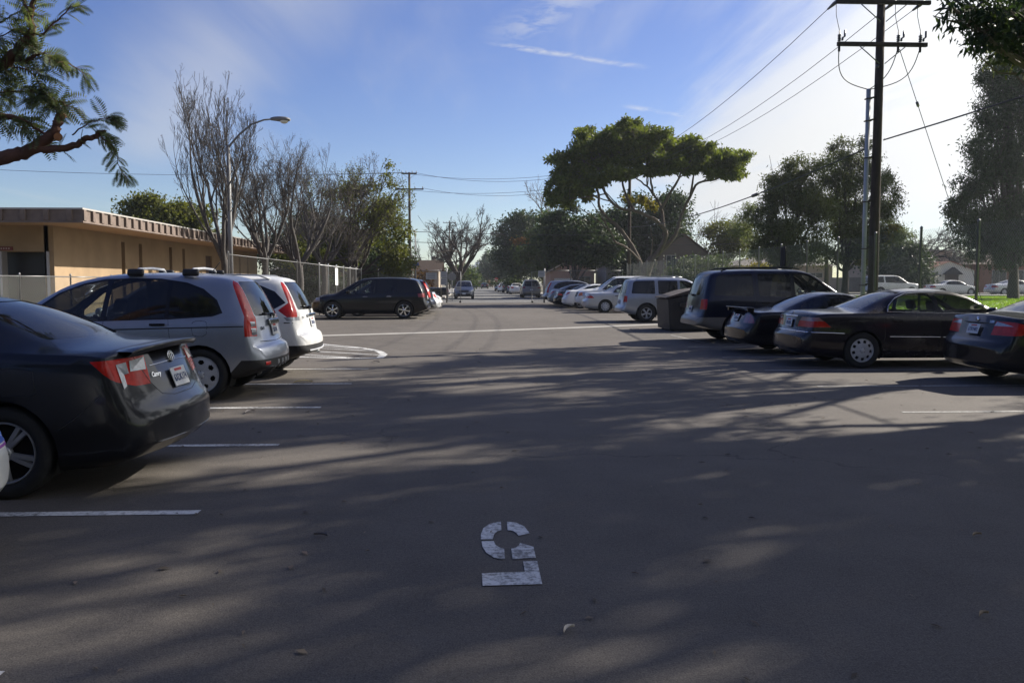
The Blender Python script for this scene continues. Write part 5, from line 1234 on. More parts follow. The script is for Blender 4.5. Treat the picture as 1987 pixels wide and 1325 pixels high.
for i, (z, z2) in enumerate(((6.4, 6.2), (5.4, 5.3))): wire(curve_pts((PL[0], PL[1], z), (30, 78, z2), .3), .026, ('upper', 'lower')[i]+' low dark cable crossing the street in front of the trees')
for i, (dx, z) in enumerate(((-.6, 11.95), (.6, 11.95))): wire(curve_pts((PL[0]+dx, PL[1], z), (-62, 96, 14.4), .6), .016, ('upper', 'lower')[i]+' wire running left behind the bare trees')
wire(curve_pts((PL[0]+.8, PL[1], 7.9), (-5.2, 172, 9), .8), .016, 'thin wire running down the street to the distant pole')

# street lamp by the school
LAMP = (-10.28, 36.0)
root = empty('street_lamp', (*LAMP, 0), 0, 'tall grey street lamp with curved arm among the bare trees', 'street lamp')
PGREY = mat('lamp_grey', (.17, .17, .175), rough=.6, metal=.2)
tube('pole', [(0, 0, 0), (0, 0, 7.25)], [.11, .075], PGREY, root, k=12)
pts = [(0, 0, 7.1), (.12, 0, 7.3), (.5, 0, 7.72), (1.0, 0, 8.12), (1.5, 0, 8.3), (1.9, 0, 8.34)]
tube('lamp_arm', pts, [.05, .048, .044, .04, .036, .034], PGREY, root, k=8)
b = bmesh.new(); v = []
for t, w, zt, zb in ((0, .05, .05, -.04), (.15, .11, .08, -.06), (.4, .17, .09, -.09), (.65, .18, .07, -.10), (.8, .12, .02, -.06)):
    v.append([b.verts.new((1.78+t, -w, zb*.4+8.34)), b.verts.new((1.78+t, -w*.7, zt+8.34)), b.verts.new((1.78+t, w*.7, zt+8.34)), b.verts.new((1.78+t, w, zb*.4+8.34)), b.verts.new((1.78+t, 0, zb+8.32))])
for i in range(4):
    for j in range(5): b.faces.new((v[i][j], v[i][(j+1) % 5], v[i+1][(j+1) % 5], v[i+1][j])).smooth = True
b.faces.new(v[0][::-1]); b.faces.new(v[-1]); lh = from_bm('lamp_head', b, PGREY, root)
b = bmesh.new(); bmesh.ops.create_uvsphere(b, u_segments=14, v_segments=8, radius=1); bmesh.ops.scale(b, vec=(.17, .13, .10), verts=b.verts); bmesh.ops.translate(b, vec=(2.33, 0, 8.25), verts=b.verts)
from_bm('lamp_lens', b, mat('lamp_glass', (.62, .60, .54), rough=.2), lh, smooth=True)
# thin lamps and posts down the street
for (x, y, h, lb) in ((-5.6, 79.5, 6.4, 'thin grey lamp post near the blue street sign'), (7.6, 172, 8.4, 'thin street lamp far down the right kerb'), (7.8, 235, 9, 'farthest thin street lamp on the right')):
    r_ = empty('street_lamp', (x, y, 0), 0, lb, 'street lamp', 'far street lamps'); tube('pole', [(0, 0, 0), (0, 0, h)], [.09, .06], PGREY, r_)
    tube('lamp_arm', [(0, 0, h-.05), (-.6, 0, h+.25), (-1.6, 0, h+.35)], .04, PGREY, r_); box('lamp_head', (-1.85, 0, h+.33), (.6, .24, .12), PGREY, r_, bevel=.04)
q = P(801, 514, 79); r_ = empty('street_sign', (q.x, 79, 0), 0, 'blue street name sign on a post beyond the gate', 'street sign'); tube('post', [(0, 0, 0), (0, 0, q.z+.3)], .03, GALV, r_)
BLUE = mat('sign_blue', (.03, .09, .32), rough=.4); box('name_blade', (-.1, -.02, q.z+.05), (1.3, .02, .26), BLUE, r_); box('name_blade', (.1, .02, q.z-.25), (.02, 1.0, .26), BLUE, r_)
def octagon(loc, r, z, label, front, rz):
    r_ = empty('stop_sign', loc, rz, label, 'stop sign'); tube('post', [(0, 0, 0), (0, 0, z+r)], .03, GALV, r_)
    b = bmesh.new(); n = [(r*math.cos(R(22.5+45*k)), r*math.sin(R(22.5+45*k))) for k in range(8)]
    f0 = [b.verts.new((a, -.04, z+c)) for a, c in n]; f1 = [b.verts.new((a, -.03, z+c)) for a, c in n]; b.faces.new(f0); b.faces.new(f1[::-1])
    for k in range(8): b.faces.new((f0[k], f1[k], f1[(k+1) % 8], f0[(k+1) % 8]))
    bmesh.ops.recalc_face_normals(b, faces=b.faces); pl = from_bm('sign_plate', b, mat('stop_red', (.40, .02, .02), rough=.4) if front else GALV, r_)
    if front:
        t = link('lettering', text_mesh('STOP', r*.72, .003, bold=.006), mat('sign_white', (.7, .7, .7), rough=.5), pl); t.location = (0, -.045, z); t.rotation_euler = (R(90), 0, 0)
q = P(877, 537, 70); octagon((q.x, 70, 0), .36, q.z, 'grey back of a stop sign beside the left gate post', False, 0)
q = P(963, 548, 150); octagon((q.x, 150, 0), .42, 2.0, 'small red stop sign by the far right kerb', True, 0)

# dumpster
DUMP = mat('dumpster_paint', (.016, .017, .020), rough=.6, vscale=4, col2=(.03, .026, .024))
LID = mat('dumpster_lid', (.075, .06, .05), rough=.7, var=.3, vscale=5)
root = empty('dumpster', (7.05, 27.3, 0), 0, 'dark steel dumpster with sloping brown lid between the parked utility vehicles', 'dumpster'); root.scale = (.92, .92, .88)
b = bmesh.new()
prof = [(-.95, .05), (-1.02, 1.14), (-.9, 1.17), (.95, 1.55), (.95, .05)]
l_, r2 = [b.verts.new((x, -.95, z)) for x, z in prof], [b.verts.new((x, .95, z)) for x, z in prof]
b.faces.new(l_); b.faces.new(r2[::-1])
for k in range(5): b.faces.new((l_[k], r2[k], r2[(k+1) % 5], l_[(k+1) % 5]))
bmesh.ops.recalc_face_normals(b, faces=b.faces); from_bm('bin', b, DUMP, root)
for y in (-.97, .97):
    for x in (-.5, .1, .6): box('rib', (x, y, .75), (.08, .05, 1.1), DUMP, root, bevel=.01)
    box('lifting_pocket', (0, y*1.05, .95), (1.3, .12, .16), DUMP, root, bevel=.02)
for y in (-.47, .47):
    v = [b_ for b_ in ((-1.08, y-.45, 1.18), (-1.08, y+.45, 1.18), (.98, y+.45, 1.60), (.98, y-.45, 1.60), (-1.08, y-.45, 1.22), (-1.08, y+.45, 1.22), (-.3, y+.45, 1.47), (-.3, y-.45, 1.47), (.98, y+.45, 1.66), (.98, y-.45, 1.66))]
    pyd('lid', v, [[0, 1, 2, 3], [4, 7, 6, 5], [7, 9, 8, 6], [0, 4, 5, 1], [3, 2, 8, 9], [0, 3, 9, 7, 4], [1, 5, 6, 8, 2]], LID, root)
for x in (-.8, .8):
    for y in (-.7, .7):
        b = bmesh.new(); bm_lathe(b, [(.001, -.025), (.08, -.025), (.08, .025), (.001, .025)], 12); bmesh.ops.translate(b, vec=(x, y, .08), verts=b.verts); from_bm('caster', b, RUBBER, root)

# ------------------------------------------------------------------ houses
def house(label, x0, x1, y0, y1, h, roof, wall_m, roof_m, rh=1.6, z=0., wins=(), doors=(), over=.4, storey=None, name='house'):
    root = empty(name, ((x0+x1)/2, y0, z), 0, label, 'house'); w, d = x1-x0, y1-y0
    box('wall', (0, d/2, h/2), (w, d, h), wall_m, root)
    hw, b = w/2+over, bmesh.new(); y_0, y_1 = -over, d+over
    if roof == 'hip':
        i = min(hw, (y_1-y_0)/2)*.9
        base = [(-hw, y_0, h), (hw, y_0, h), (hw, y_1, h), (-hw, y_1, h)]
        ridge = [(-hw+i, (y_0+y_1)/2, h+rh), (hw-i, (y_0+y_1)/2, h+rh)] if hw > i+.1 else [(0, y_0+i, h+rh), (0, y_1-i, h+rh)]
        vv = [b.verts.new(p) for p in base+ridge]
        fs = [(0, 1, 5, 4), (1, 2, 5), (2, 3, 4, 5), (3, 0, 4)] if hw > i+.1 else [(0, 1, 4), (1, 2, 5, 4), (2, 3, 5), (3, 0, 4, 5)]
        for q in fs: b.faces.new([vv[k] for k in q])
        b.faces.new([vv[k] for k in (3, 2, 1, 0)])
    elif roof == 'gable_front':
        vv = [b.verts.new(p) for p in ((-hw, y_0, h-.12), (0, y_0, h+rh), (hw, y_0, h-.12), (-hw, y_1, h-.12), (0, y_1, h+rh), (hw, y_1, h-.12))]
        for q in ((0, 1, 4, 3), (1, 2, 5, 4)): b.faces.new([vv[k] for k in q])
        bmesh.ops.solidify(b, geom=b.faces[:], thickness=-.14)
        pyd('gable', [(-w/2, .01, h), (w/2, .01, h), (0, .01, h+rh*.94), (-w/2, d-.01, h), (w/2, d-.01, h), (0, d-.01, h+rh*.94)], [[0, 1, 2], [5, 4, 3], [0, 3, 4, 1]], wall_m, root)
    elif roof == 'gable_side':
        vv = [b.verts.new(p) for p in ((-hw, y_0, h-.1), (-hw, (y_0+y_1)/2, h+rh), (-hw, y_1, h-.1), (hw, y_0, h-.1), (hw, (y_0+y_1)/2, h+rh), (hw, y_1, h-.1))]
        for q in ((0, 3, 4, 1), (1, 4, 5, 2)): b.faces.new([vv[k] for k in q])
        bmesh.ops.solidify(b, geom=b.faces[:], thickness=-.14)
        pyd('gable', [(-w/2, 0, h), (-w/2, d, h), (-w/2, d/2, h+rh*.92), (w/2, 0, h), (w/2, d, h), (w/2, d/2, h+rh*.92)], [[0, 2, 1], [3, 4, 5], [0, 1, 4, 3]], wall_m, root)
    else: bm_box(b, (0, d/2, h+.12), (w+.5, d+.5, .24))
    bmesh.ops.recalc_face_normals(b, faces=b.faces); rf = from_bm('roof', b, roof_m, root)
    if roof in ('gable_front', 'hip', 'gable_side'): box('chimney', (w*.2, d*.6, h+rh*.8), (.5, .5, rh*1.1), wall_m, rf)
    fm = mat('window_frame', (.30, .30, .29), rough=.5); gm = mat('house_glass', (.035, .04, .05), rough=.08)
    for wx, wz, ww, wh in wins:
        f_ = bmesh.new(); bm_box(f_, (wx, -.03, wz+wh/2+.03), (ww+.12, .06, .06)); bm_box(f_, (wx, -.03, wz-wh/2-.03), (ww+.12, .08, .06))
        for s in (-1, 0, 1): bm_box(f_, (wx+s*(ww/2+.03 if s else 0), -.03, wz), (.05, .06, wh))
        fo = from_bm('window', f_, fm, root); box('pane', (wx, -.012, wz), (ww, .02, wh), gm, fo)
    for dx, dw, dh, dm in doors: box('door', (dx, -.02, dh/2), (dw, .05, dh), dm, root)
    return root
WSTUC = mat('white_stucco', (.66, .64, .60), rough=.9, var=.1, vscale=2); BEIGE = mat('beige_stucco', (.40, .34, .27), rough=.9, var=.15); BRWALL = mat('brown_wall', (.17, .105, .075), rough=.9, var=.2)
GREYW = mat('grey_siding', (.30, .30, .31), rough=.8, var=.1); SHING = mat('brown_shingles', (.13, .09, .07), rough=.95, var=.35, vscale=6, stretch=(1, 1, 4)); TILE = mat('red_tiles', (.30, .12, .065), rough=.85, col2=(.20, .09, .06), vscale=14)
GREYR = mat('grey_shingles', (.22, .20, .19), rough=.95, var=.3, vscale=6); PINKW = mat('pink_stucco', (.46, .29, .23), rough=.9, var=.12)
DDOOR = mat('dark_door', (.05, .03, .03), rough=.5); WDOOR = mat('white_door', (.6, .6, .58), rough=.5)
house('low brown house with pale shallow roof behind the left fence', -16.5, -10.8, 68.5, 76, 2.5, 'hip', BRWALL, GREYR, .9, wins=((-1.3, 1.5, 1.5, 1.2), (1.7, 1.5, 1.6, 1.2)))
house('brown house with a dark hip roof behind the green tree', -13.5, -7.4, 86, 95, 2.8, 'hip', BRWALL, SHING, 2.0, wins=((-1.6, 1.6, 1.3, 1.2), (1.6, 1.6, 1.3, 1.2)), doors=((0, 1, 2.1, WDOOR),))
house('beige house with a gabled roof behind the pickup', -7.0, -4.2, 97, 106, 2.9, 'gable_side', BEIGE, SHING, 1.3, wins=((-.6, 1.6, 1.0, 1.1),))
house('pale pink house with white garage door behind the right row', 8.3, 13.2, 93, 103, 2.7, 'gable_front', PINKW, SHING, 1.4, wins=((1.4, 1.6, 1.2, 1.1),), doors=((-1.0, 2.0, 2.0, WDOOR),))
house('grey house with a small porch roof behind the white utility vehicle', 14.2, 18.2, 91, 99, 3.3, 'flat', GREYW, GREYR, .5, wins=((-.9, 1.7, 1.0, 1.3), (1.0, 1.7, 1.0, 1.3)), doors=((.0, .9, 2.0, DDOOR),))
house('tall brown house with a steep gable beside the umbrella tree', 18.6, 23.6, 85, 95, 4.4, 'gable_front', mat('dull_brown_wall', (.10, .08, .07), rough=.9), SHING, 2.0, wins=((-1.2, 3.6, .9, 1.1), (1.2, 3.6, .9, 1.1), (0, 1.5, 1.4, 1.2)), z=.1)
house('beige house mostly hidden behind the leafy park trees', 27.5, 37.5, 87, 96, 3.0, 'hip', BEIGE, GREYR, 1.4, z=.3, wins=((-3, 1.6, 1.4, 1.2), (0, 1.6, 1.4, 1.2), (3.2, 1.6, 1.4, 1.2)))
hs = house('white stucco house with low red tiled gable and arched dark door hood', 48.6, 54.0, 89, 100, 2.55, 'gable_front', WSTUC, TILE, .95, z=.34, wins=(), doors=((.2, 1.5, 2.1, DDOOR), (-2.2, .9, 2.0, DDOOR)), over=.25)
pyd('door_hood', [(-.85, -.5, 2.05), (.2, -.5, 2.85), (1.25, -.5, 2.05), (-.85, -.02, 2.05), (.2, -.02, 2.85), (1.25, -.02, 2.05)], [[0, 2, 1], [0, 1, 4, 3], [1, 2, 5, 4], [0, 3, 5, 2]], mat('dark_awning', (.05, .045, .05), rough=.8), hs)
pyd('side_awning', [(-2.9, -.7, 1.85), (-1.3, -.7, 1.85), (-1.5, -.02, 2.3), (-2.9, -.02, 2.3), (-2.9, -.02, 1.85), (-1.3, -.02, 1.85)], [[0, 1, 2, 3], [1, 5, 2], [0, 3, 4]], mat('dark_awning'), hs)
house('flat roofed brown house behind the white tiled house', 50.0, 59, 102, 112, 5.0, 'flat', mat('taupe_stucco', (.34, .27, .22), rough=.9), GREYR, z=.34, wins=((-1.2, 4.2, 1.0, .7),))
house('cream house with orange brick front at the right edge', 55.2, 66, 90, 100, 3.2, 'hip', mat('orange_brick', (.24, .12, .08), rough=.9, var=.3, vscale=9), SHING, 1.4, z=.34, wins=((-3.2, 1.8, 1.5, 1.4), (-.5, 1.8, 1.4, 1.4), (2.6, 1.8, 1.6, 1.4)))
root = empty('office_tower', (0, 1150, 0), 0, 'pale blue office block far away at the end of the street', 'office block')
box('tower_block', (0, 0, 12), (26, 20, 26), mat('tower_concrete', (.42, .45, .50), rough=.7), root); box('lift_housing', (4, 0, 27), (8, 8, 4), mat('tower_concrete'), root)
for k in range(6): box('window_band', (0, -10.05, 3+3.8*k), (23, .2, 1.6), mat('house_glass'), root)
tag(box('garden_wall', (34, 84.2, .95+.34), (22, .2, 1.5), BEIGE), 'beige garden wall along the street behind the park trees', 'wall')

# dark jacket slung over the park fence
v = []; f = []; y0 = 30.55; n = 9
for i in range(n):
    for j in range(6):
        t = i/(n-1); s_ = j/5; w = .20+.10*math.sin(math.pi*t); v.append((FX-.05-.03*math.sin(s_*9+t*4)-.02*t, y0+(s_-.5)*2*w, 2.86-.72*t+.02*math.sin(s_*14)))
for i in range(n-1):
    for j in range(5): a = i*6+j; f.append([a, a+1, a+7, a+6])
o = pyd('jacket', v, f, mat('black_cloth', (.012, .012, .014), rough=.95), smooth=True); md = o.modifiers.new('thick', 'SOLIDIFY'); md.thickness = .03
tag(o, 'black jacket slung over the park fence above the blue utility vehicle', 'jacket')
# ------------------------------------------------------------------ trees
BARK = mat('bark_brown', (.070, .058, .050), rough=.95, var=.4, vscale=7, bump=.5, bscale=25)
BARKP = mat('bark_pale', (.135, .105, .085), rough=.9, var=.35, vscale=5, bump=.4, bscale=20)
BARKG = mat('bark_grey', (.095, .085, .080), rough=.95, var=.35, vscale=7, bump=.4, bscale=25)
BARKR = mat('bark_red', (.15, .075, .055), rough=.9, var=.35, vscale=7, bump=.4, bscale=25)
def leafm(n, c, t=.4, i=.35): return mat('leaf_'+n, c, rough=.55, trans=t, island=i, spec=.3)
LF = dict(dark=leafm('dark', (.030, .050, .018), .3), mid=leafm('mid', (.052, .078, .020), .38), glossy=leafm('glossy', (.088, .112, .024), .5), euc=leafm('eucalyptus', (.066, .080, .032), .42),
          grey=leafm('greygreen', (.085, .105, .050), .42), orange=leafm('orange', (.17, .085, .018), .45), yellow=leafm('yellow', (.15, .13, .02), .5), shrub=leafm('shrub', (.030, .048, .022), .3), olive=leafm('olive', (.085, .095, .022), .42), brown=leafm('brown', (.10, .060, .030), .3), bud=leafm('bud', (.075, .058, .046), .2))
def tubes_mesh(name, paths, m, parent, k=5, kt=3):
    Vs = []; F = []; base = 0
    for pts, rad in paths:
        pts = np.asarray(pts, float); n = len(pts); kk = k if rad[0] > .02 else kt
        t = np.gradient(pts, axis=0); t /= np.linalg.norm(t, axis=1)[:, None]+1e-9
        ref = np.array([0, 0, 1.]) if abs(t[0, 2]) < .9 else np.array([1., 0, 0])
        a = np.cross(t, ref); a /= np.linalg.norm(a, axis=1)[:, None]+1e-9; b = np.cross(t, a)
        an = np.arange(kk)*2*math.pi/kk
        ring = pts[:, None, :]+(a[:, None, :]*np.cos(an)[None, :, None]+b[:, None, :]*np.sin(an)[None, :, None])*np.asarray(rad)[:, None, None]
        Vs.append(ring.reshape(-1, 3)); i = np.arange(n-1)[:, None]*kk; j = np.arange(kk)[None, :]; j2 = (j+1) % kk
        F.append((base+np.stack([i+j, i+j2, i+kk+j2, i+kk+j], -1)).reshape(-1, 4)); base += n*kk
    V = np.concatenate(Vs).astype(np.float32); F = np.concatenate(F).astype(np.int32)
    me = bpy.data.meshes.new(name); me.vertices.add(len(V)); me.vertices.foreach_set('co', V.ravel()); me.loops.add(F.size); me.loops.foreach_set('vertex_index', F.ravel())
    me.polygons.add(len(F)); me.polygons.foreach_set('loop_start', np.arange(len(F), dtype=np.int32)*4); me.polygons.foreach_set('loop_total', np.full(len(F), 4, np.int32)); me.update(calc_edges=True); me.shade_smooth()
    return link(name, me, m, parent)
def grow(r, p, d, L, rad, lev, out, tips, cfg):
    """recursive limb: cfg = levels, kids, split angle, upward pull, wobble, length ratio, thinnest twig"""
    n = cfg.get('seg', 5) if lev > 1 else 3
    pts = [p]; dd = d/np.linalg.norm(d)
    for i in range(n):
        dd = dd+r.normal(0, cfg['wob'], 3)+np.array([0, 0, cfg['up']]); dd /= np.linalg.norm(dd); pts.append(pts[-1]+dd*L/n)
    rads = np.linspace(rad, max(cfg['thin'], rad*cfg.get('taper', .55)), n+1); out.append((np.array(pts), rads))
    if lev == 0: tips.append((pts[-1], dd)); return
    kids = cfg['kids'][min(len(cfg['kids'])-1, cfg['lev']-lev)]
    for k in range(kids):
        t = 1.0 if k == 0 else r.uniform(cfg.get('t0', .35), 1.0)
        i = min(n-1, int(t*n)); q = pts[i]+(pts[i+1]-pts[i])*(t*n-i) if i < n else pts[-1]
        ang = r.uniform(.5, 1.0)*cfg['ang']*(.55 if k == 0 else 1); ax = r.normal(0, 1, 3); ax -= ax.dot(dd)*dd; ax /= np.linalg.norm(ax)+1e-9
        nd = dd*math.cos(ang)+ax*math.sin(ang)
        grow(r, q, nd, L*cfg['ratio']*r.uniform(.75, 1.15), max(cfg['thin'], rads[min(i, n)]*(.72 if k == 0 else .55)), lev-1, out, tips, cfg)
def leaves(r, C, size, aspect=.5, droop=0., jitter=.3):
    """one four-sided leaf per point"""
    C = np.asarray(C); n = len(C); d = r.normal(0, 1, (n, 3)); d[:, 2] -= droop; d /= np.linalg.norm(d, axis=1)[:, None]
    s = r.normal(0, 1, (n, 3)); s -= (s*d).sum(1)[:, None]*d; s /= np.linalg.norm(s, axis=1)[:, None]+1e-9
    L = size*r.uniform(1-jitter, 1+jitter, n)[:, None]; w = L*aspect*.5; nn = np.cross(d, s)*L*.12
    return np.stack([C, C+d*L*.45+s*w+nn, C+d*L, C+d*L*.45-s*w+nn], 1)
def clump(r, c, rad, n, shell=.55, rough=.25):
    d = r.normal(0, 1, (n, 3)); d /= np.linalg.norm(d, axis=1)[:, None]
    lob = 1+rough*np.sin(d[:, 0]*5+c[0]*3)*np.cos(d[:, 1]*4+c[1]*2)+rough*.7*np.sin(d[:, 2]*7+c[2])
    u = shell+(1-shell)*r.random(n)**.6
    return np.asarray(c)+d*np.asarray(rad)*(u*lob)[:, None]
DENS = 3.3
def crown(r, clumps, dens, sub=7, sub_r=.42):
    """clumps of clumps: each big mass is broken into smaller tufts with gaps between"""
    pts = []
    for c, rad, *w in clumps:
        rad = np.asarray(rad, float); n = max(4, int(sub*(w[0] if w else 1)))
        cs = clump(r, c, rad*.80, n, .35)
        for q in cs:
            rr = rad*sub_r*r.uniform(.6, 1.15); k = max(8, int(dens*DENS*rr[0]*rr[1]*4)); pts.append(q+r.normal(0, .52, (k, 3))*rr)
    return np.concatenate(pts)
def tree(name, label, base, paths, bark, leafV, leaf_m, group='trees', k=6, stem_name='trunk', crown_name='crown'):
    root = empty(name, base, 0, label, 'tree', group); off = np.array(base, float)
    if paths: tubes_mesh(stem_name, [(np.asarray(p)-off, r_) for p, r_ in paths], bark, root, k)
    if leafV is not None:
        sets = leafV if isinstance(leafV, list) else [(leafV, leaf_m)]
        for V, m in sets: quads_mesh(crown_name, (V-off).reshape(-1, 3), m, root)
    return root
def skeleton(r, base, clumps, th, rad, fork=.45):
    """trunk plus one wandering limb to each clump"""
    base = np.array(base, float); paths = []; f = base+np.array([r.normal(0, .1), r.normal(0, .1), th])
    paths.append((np.array([base, base+(f-base)*.35+r.normal(0, .05, 3), base+(f-base)*.7+r.normal(0, .06, 3), f]), np.linspace(rad*1.25, rad*.8, 4)))
    for c, rr, *_ in clumps:
        c = np.asarray(c, float); st = base+(f-base)*r.uniform(.75, 1.0); mid = st+(c-st)*.5+np.array([0, 0, .12*np.linalg.norm(c-st)])*r.uniform(-.5, 1)+r.normal(0, .12, 3)
        t = np.linspace(0, 1, 8)[:, None]; pts = (1-t)**2*st+2*t*(1-t)*mid+t*t*c; pts[1:-1] += r.normal(0, .05, (6, 3)); paths.append((pts, np.linspace(rad*fork, rad*.10, 8)))
        for _k in range(6):
            i = r.integers(3, 8); e = c+r.normal(0, .5, 3)*np.asarray(rr); s = pts[i]; paths.append((np.array([s, s+(e-s)*.5+r.normal(0, .08, 3), e]), np.array([rad*.12, rad*.07, .01])))
    return paths
def bare(label, base, h, lean, cfg, seed, rad, stems=1, bark=BARKG, tuft=None, trunk=.28, spread=.3, group='bare trees', name='bare_tree', tm=None):
    r = rng(seed); out = []; tips = []; b = np.array(base, float)
    f = b+np.array([lean[0]*.3, lean[1]*.3, h*trunk]); out.append((np.array([b, b+(f-b)*.3, b+(f-b)*.65+r.normal(0, .04, 3), f]), np.array([rad*1.3, rad, rad*.92, rad*.85])))
    for k in range(stems):
        a = 2*math.pi*k/stems+r.uniform(-.4, .4); d = np.array([math.cos(a)*spread+lean[0]*.1, math.sin(a)*spread+lean[1]*.1, 1.0])
        grow(r, f-np.array([0, 0, h*trunk*.12*k/max(1, stems)]), d, h*cfg.get('first', .42)*r.uniform(.85, 1.1), rad*.6, cfg['lev'], out, tips, cfg)
    V = None
    if tuft:
        n, size = tuft; T = np.array([t[0] for t in tips]); T = T[r.random(len(T)) < .8]; C = np.repeat(T, n, 0)+r.normal(0, size*.9, (len(T)*n, 3)); V = leaves(r, C, size, .5)
    return tree(name, label, base, out, bark, V, tm or LF['bud'], group, 6, 'trunk', 'twig_buds')

UPS = dict(lev=4, kids=[4, 5, 5, 4], ang=.55, up=.10, wob=.09, ratio=.60, thin=.0085, t0=.2, seg=5, first=.40)
q = P(440, 540, 37); bare('tall slender bare tree with upswept branches left of the street lamp', (q.x, 37, 0), 9.8, (-.3, 0), dict(UPS, lev=5, kids=[4, 4, 4, 3, 3], ang=.58, up=.13, ratio=.60, first=.40, thin=.0065), 11, .17, 5, BARKG, (1, .05), .26, .44)
q = P(515, 540, 41); bare('bare tree beside the end of the school eaves', (q.x, 41, 0), 8.3, (0, 0), dict(UPS, lev=5, kids=[4, 4, 4, 4, 3], ang=.66, up=.06, thin=.0055, first=.36), 12, .17, 5, BARKG, (1, .05), .30, .70)
q = P(580, 540, 45); bare('bare tree with the thickest dark trunk in front of the fence', (q.x, 45, 0), 8.6, (.1, 0), dict(UPS, lev=5, ang=.72, up=.05, kids=[4, 4, 4, 4, 3], thin=.0055, first=.36), 13, .22, 5, BARKG, (1, .06), .28, .8)
q = P(628, 540, 51); bare('bare tree tangled with the green tree left of the black crossover', (q.x, 51, 0), 8.8, (.2, 0), dict(UPS, lev=5, kids=[4, 4, 4, 4, 3], ang=.74, up=.04, thin=.006, first=.38), 14, .2, 5, BARKG, (2, .07), .28, .8)
WIDE = dict(lev=4, kids=[4, 5, 5, 5], ang=.75, up=.05, wob=.13, ratio=.60, thin=.017, t0=.2, seg=5, first=.42)
q = P(888, 545, 93); bare('broad bare tree with a dense head of twigs left of the street end', (q.x, 93, 0), 10.0, (.6, 0), dict(WIDE, lev=5, kids=[4, 4, 4, 4, 4], ratio=.58, thin=.012), 15, .42, 5, BARK, None, .22, .85)
q = P(1068, 540, 132); bare('pale bare tree rising behind the dark street trees', (q.x, 132, 0), 15.0, (.5, 0), dict(WIDE, thin=.02, kids=[3, 4, 4, 4], up=.06), 16, .35, 4, BARKP, None, .35, .5)
q = P(1770, 540, 98); bare('flat topped bare tree behind the white tiled house', (q.x, 98, .34), 9.2, (0, 0), dict(WIDE, thin=.02, up=-.02, ang=.8, kids=[5, 5, 5, 5]), 17, .3, 5, BARK, (1, .12), .36, 1.1)
q = P(832, 540, 112); bare('small bare tree behind the left utility pole', (q.x, 112, 0), 7.6, (0, 0), dict(WIDE, thin=.018, lev=3), 18, .2, 5, BARKG, None, .3, .8)
q = P(1850, 540, 120); bare('low bare tree far behind the park', (q.x, 120, .34), 8.0, (0, 0), dict(WIDE, thin=.02, lev=3), 19, .2, 5, BARKG, None, .3, .6)
q = P(1372, 520, 90); bare('wispy bare tree right of the steep gabled house', (q.x, 90, 0), 8.4, (.5, 0), dict(WIDE, thin=.014, lev=3, kids=[4, 5, 5]), 20, .16, 4, BARKP, None, .3, .7)

def mass(label, base, clumps, leaf, size, dens, seed, bark=BARK, rad=.22, th=2.0, aspect=.5, droop=.2, group='leafy trees', name='leafy_tree', sub=9, sub_r=.44, extra=None, grow_=1.4):
    r = rng(seed); clumps = [(c, tuple(v*grow_ for v in rr), *w) for c, rr, *w in clumps]; C = crown(r, clumps, dens/grow_, sub, sub_r); V = leaves(r, C, size, aspect, droop); sets = [(V, leaf)]
    if extra: cl2, m2, s2 = extra; sets.append((leaves(r, crown(r, cl2, dens, sub, sub_r), s2, aspect, droop), m2))
    return tree(name, label, base, skeleton(r, base, clumps, th, rad), bark, sets, None, group)
def PC(px, py, Y, rx, rz, w=1.): p = P(px, py, Y); return (tuple(p), (rx, (rx+rz)*.5, rz), w)
def PB(px, Y, z=0.): p = P(px, 540, Y); return (p.x, Y, z)
# mixed green tree left of centre
mass('half green tree with drooping olive foliage behind the black crossover', PB(692, 57), [PC(700, 380, 57, 1.5, 1.0, .6), PC(745, 340, 57, .8, .5, .5), PC(735, 430, 56, 1.5, 1.2), PC(765, 470, 55.5, 1.2, 1.4), PC(690, 470, 57, 1.7, 1.3), PC(640, 480, 58, 1.6, 1.4), PC(770, 520, 55.5, 1.0, .7), PC(660, 370, 58, 1.3, .8, .4), PC(590, 500, 60, 1.6, 1.0, .8)], LF['olive'], .24, 62, 31, BARK, .26, 2.2, .42, .5, sub=9, sub_r=.36)
q = P(676, 540, 55); bare('half bare tree with olive leaf tufts left of the wooden pole', (q.x, 55, 0), 9.0, (.5, 0), dict(UPS, lev=5, kids=[4, 4, 4, 4, 3], ang=.78, up=.03, thin=.008, first=.38), 21, .24, 4, BARK, (3, .13), .28, .7, tm=LF['olive'])
mass('rounded green tree rising behind the school roof', PB(315, 62), [PC(318, 410, 62, 2.2, 1.1), PC(275, 425, 62, 1.6, 1.0), PC(355, 425, 62, 1.7, 1.1), PC(318, 445, 62, 3.1, 1.3), PC(385, 440, 62, .9, .8)], LF['olive'], .26, 60, 32, BARK, .3, 3.0, .5, .2)
mass('dark evergreen tree behind the bare trees by the left fence', PB(620, 66), [PC(600, 470, 66, 2.4, 1.6), PC(650, 500, 66, 1.9, 1.4), PC(560, 500, 66, 2.2, 1.5)], LF['dark'], .28, 46, 33, BARK, .3, 2.0)
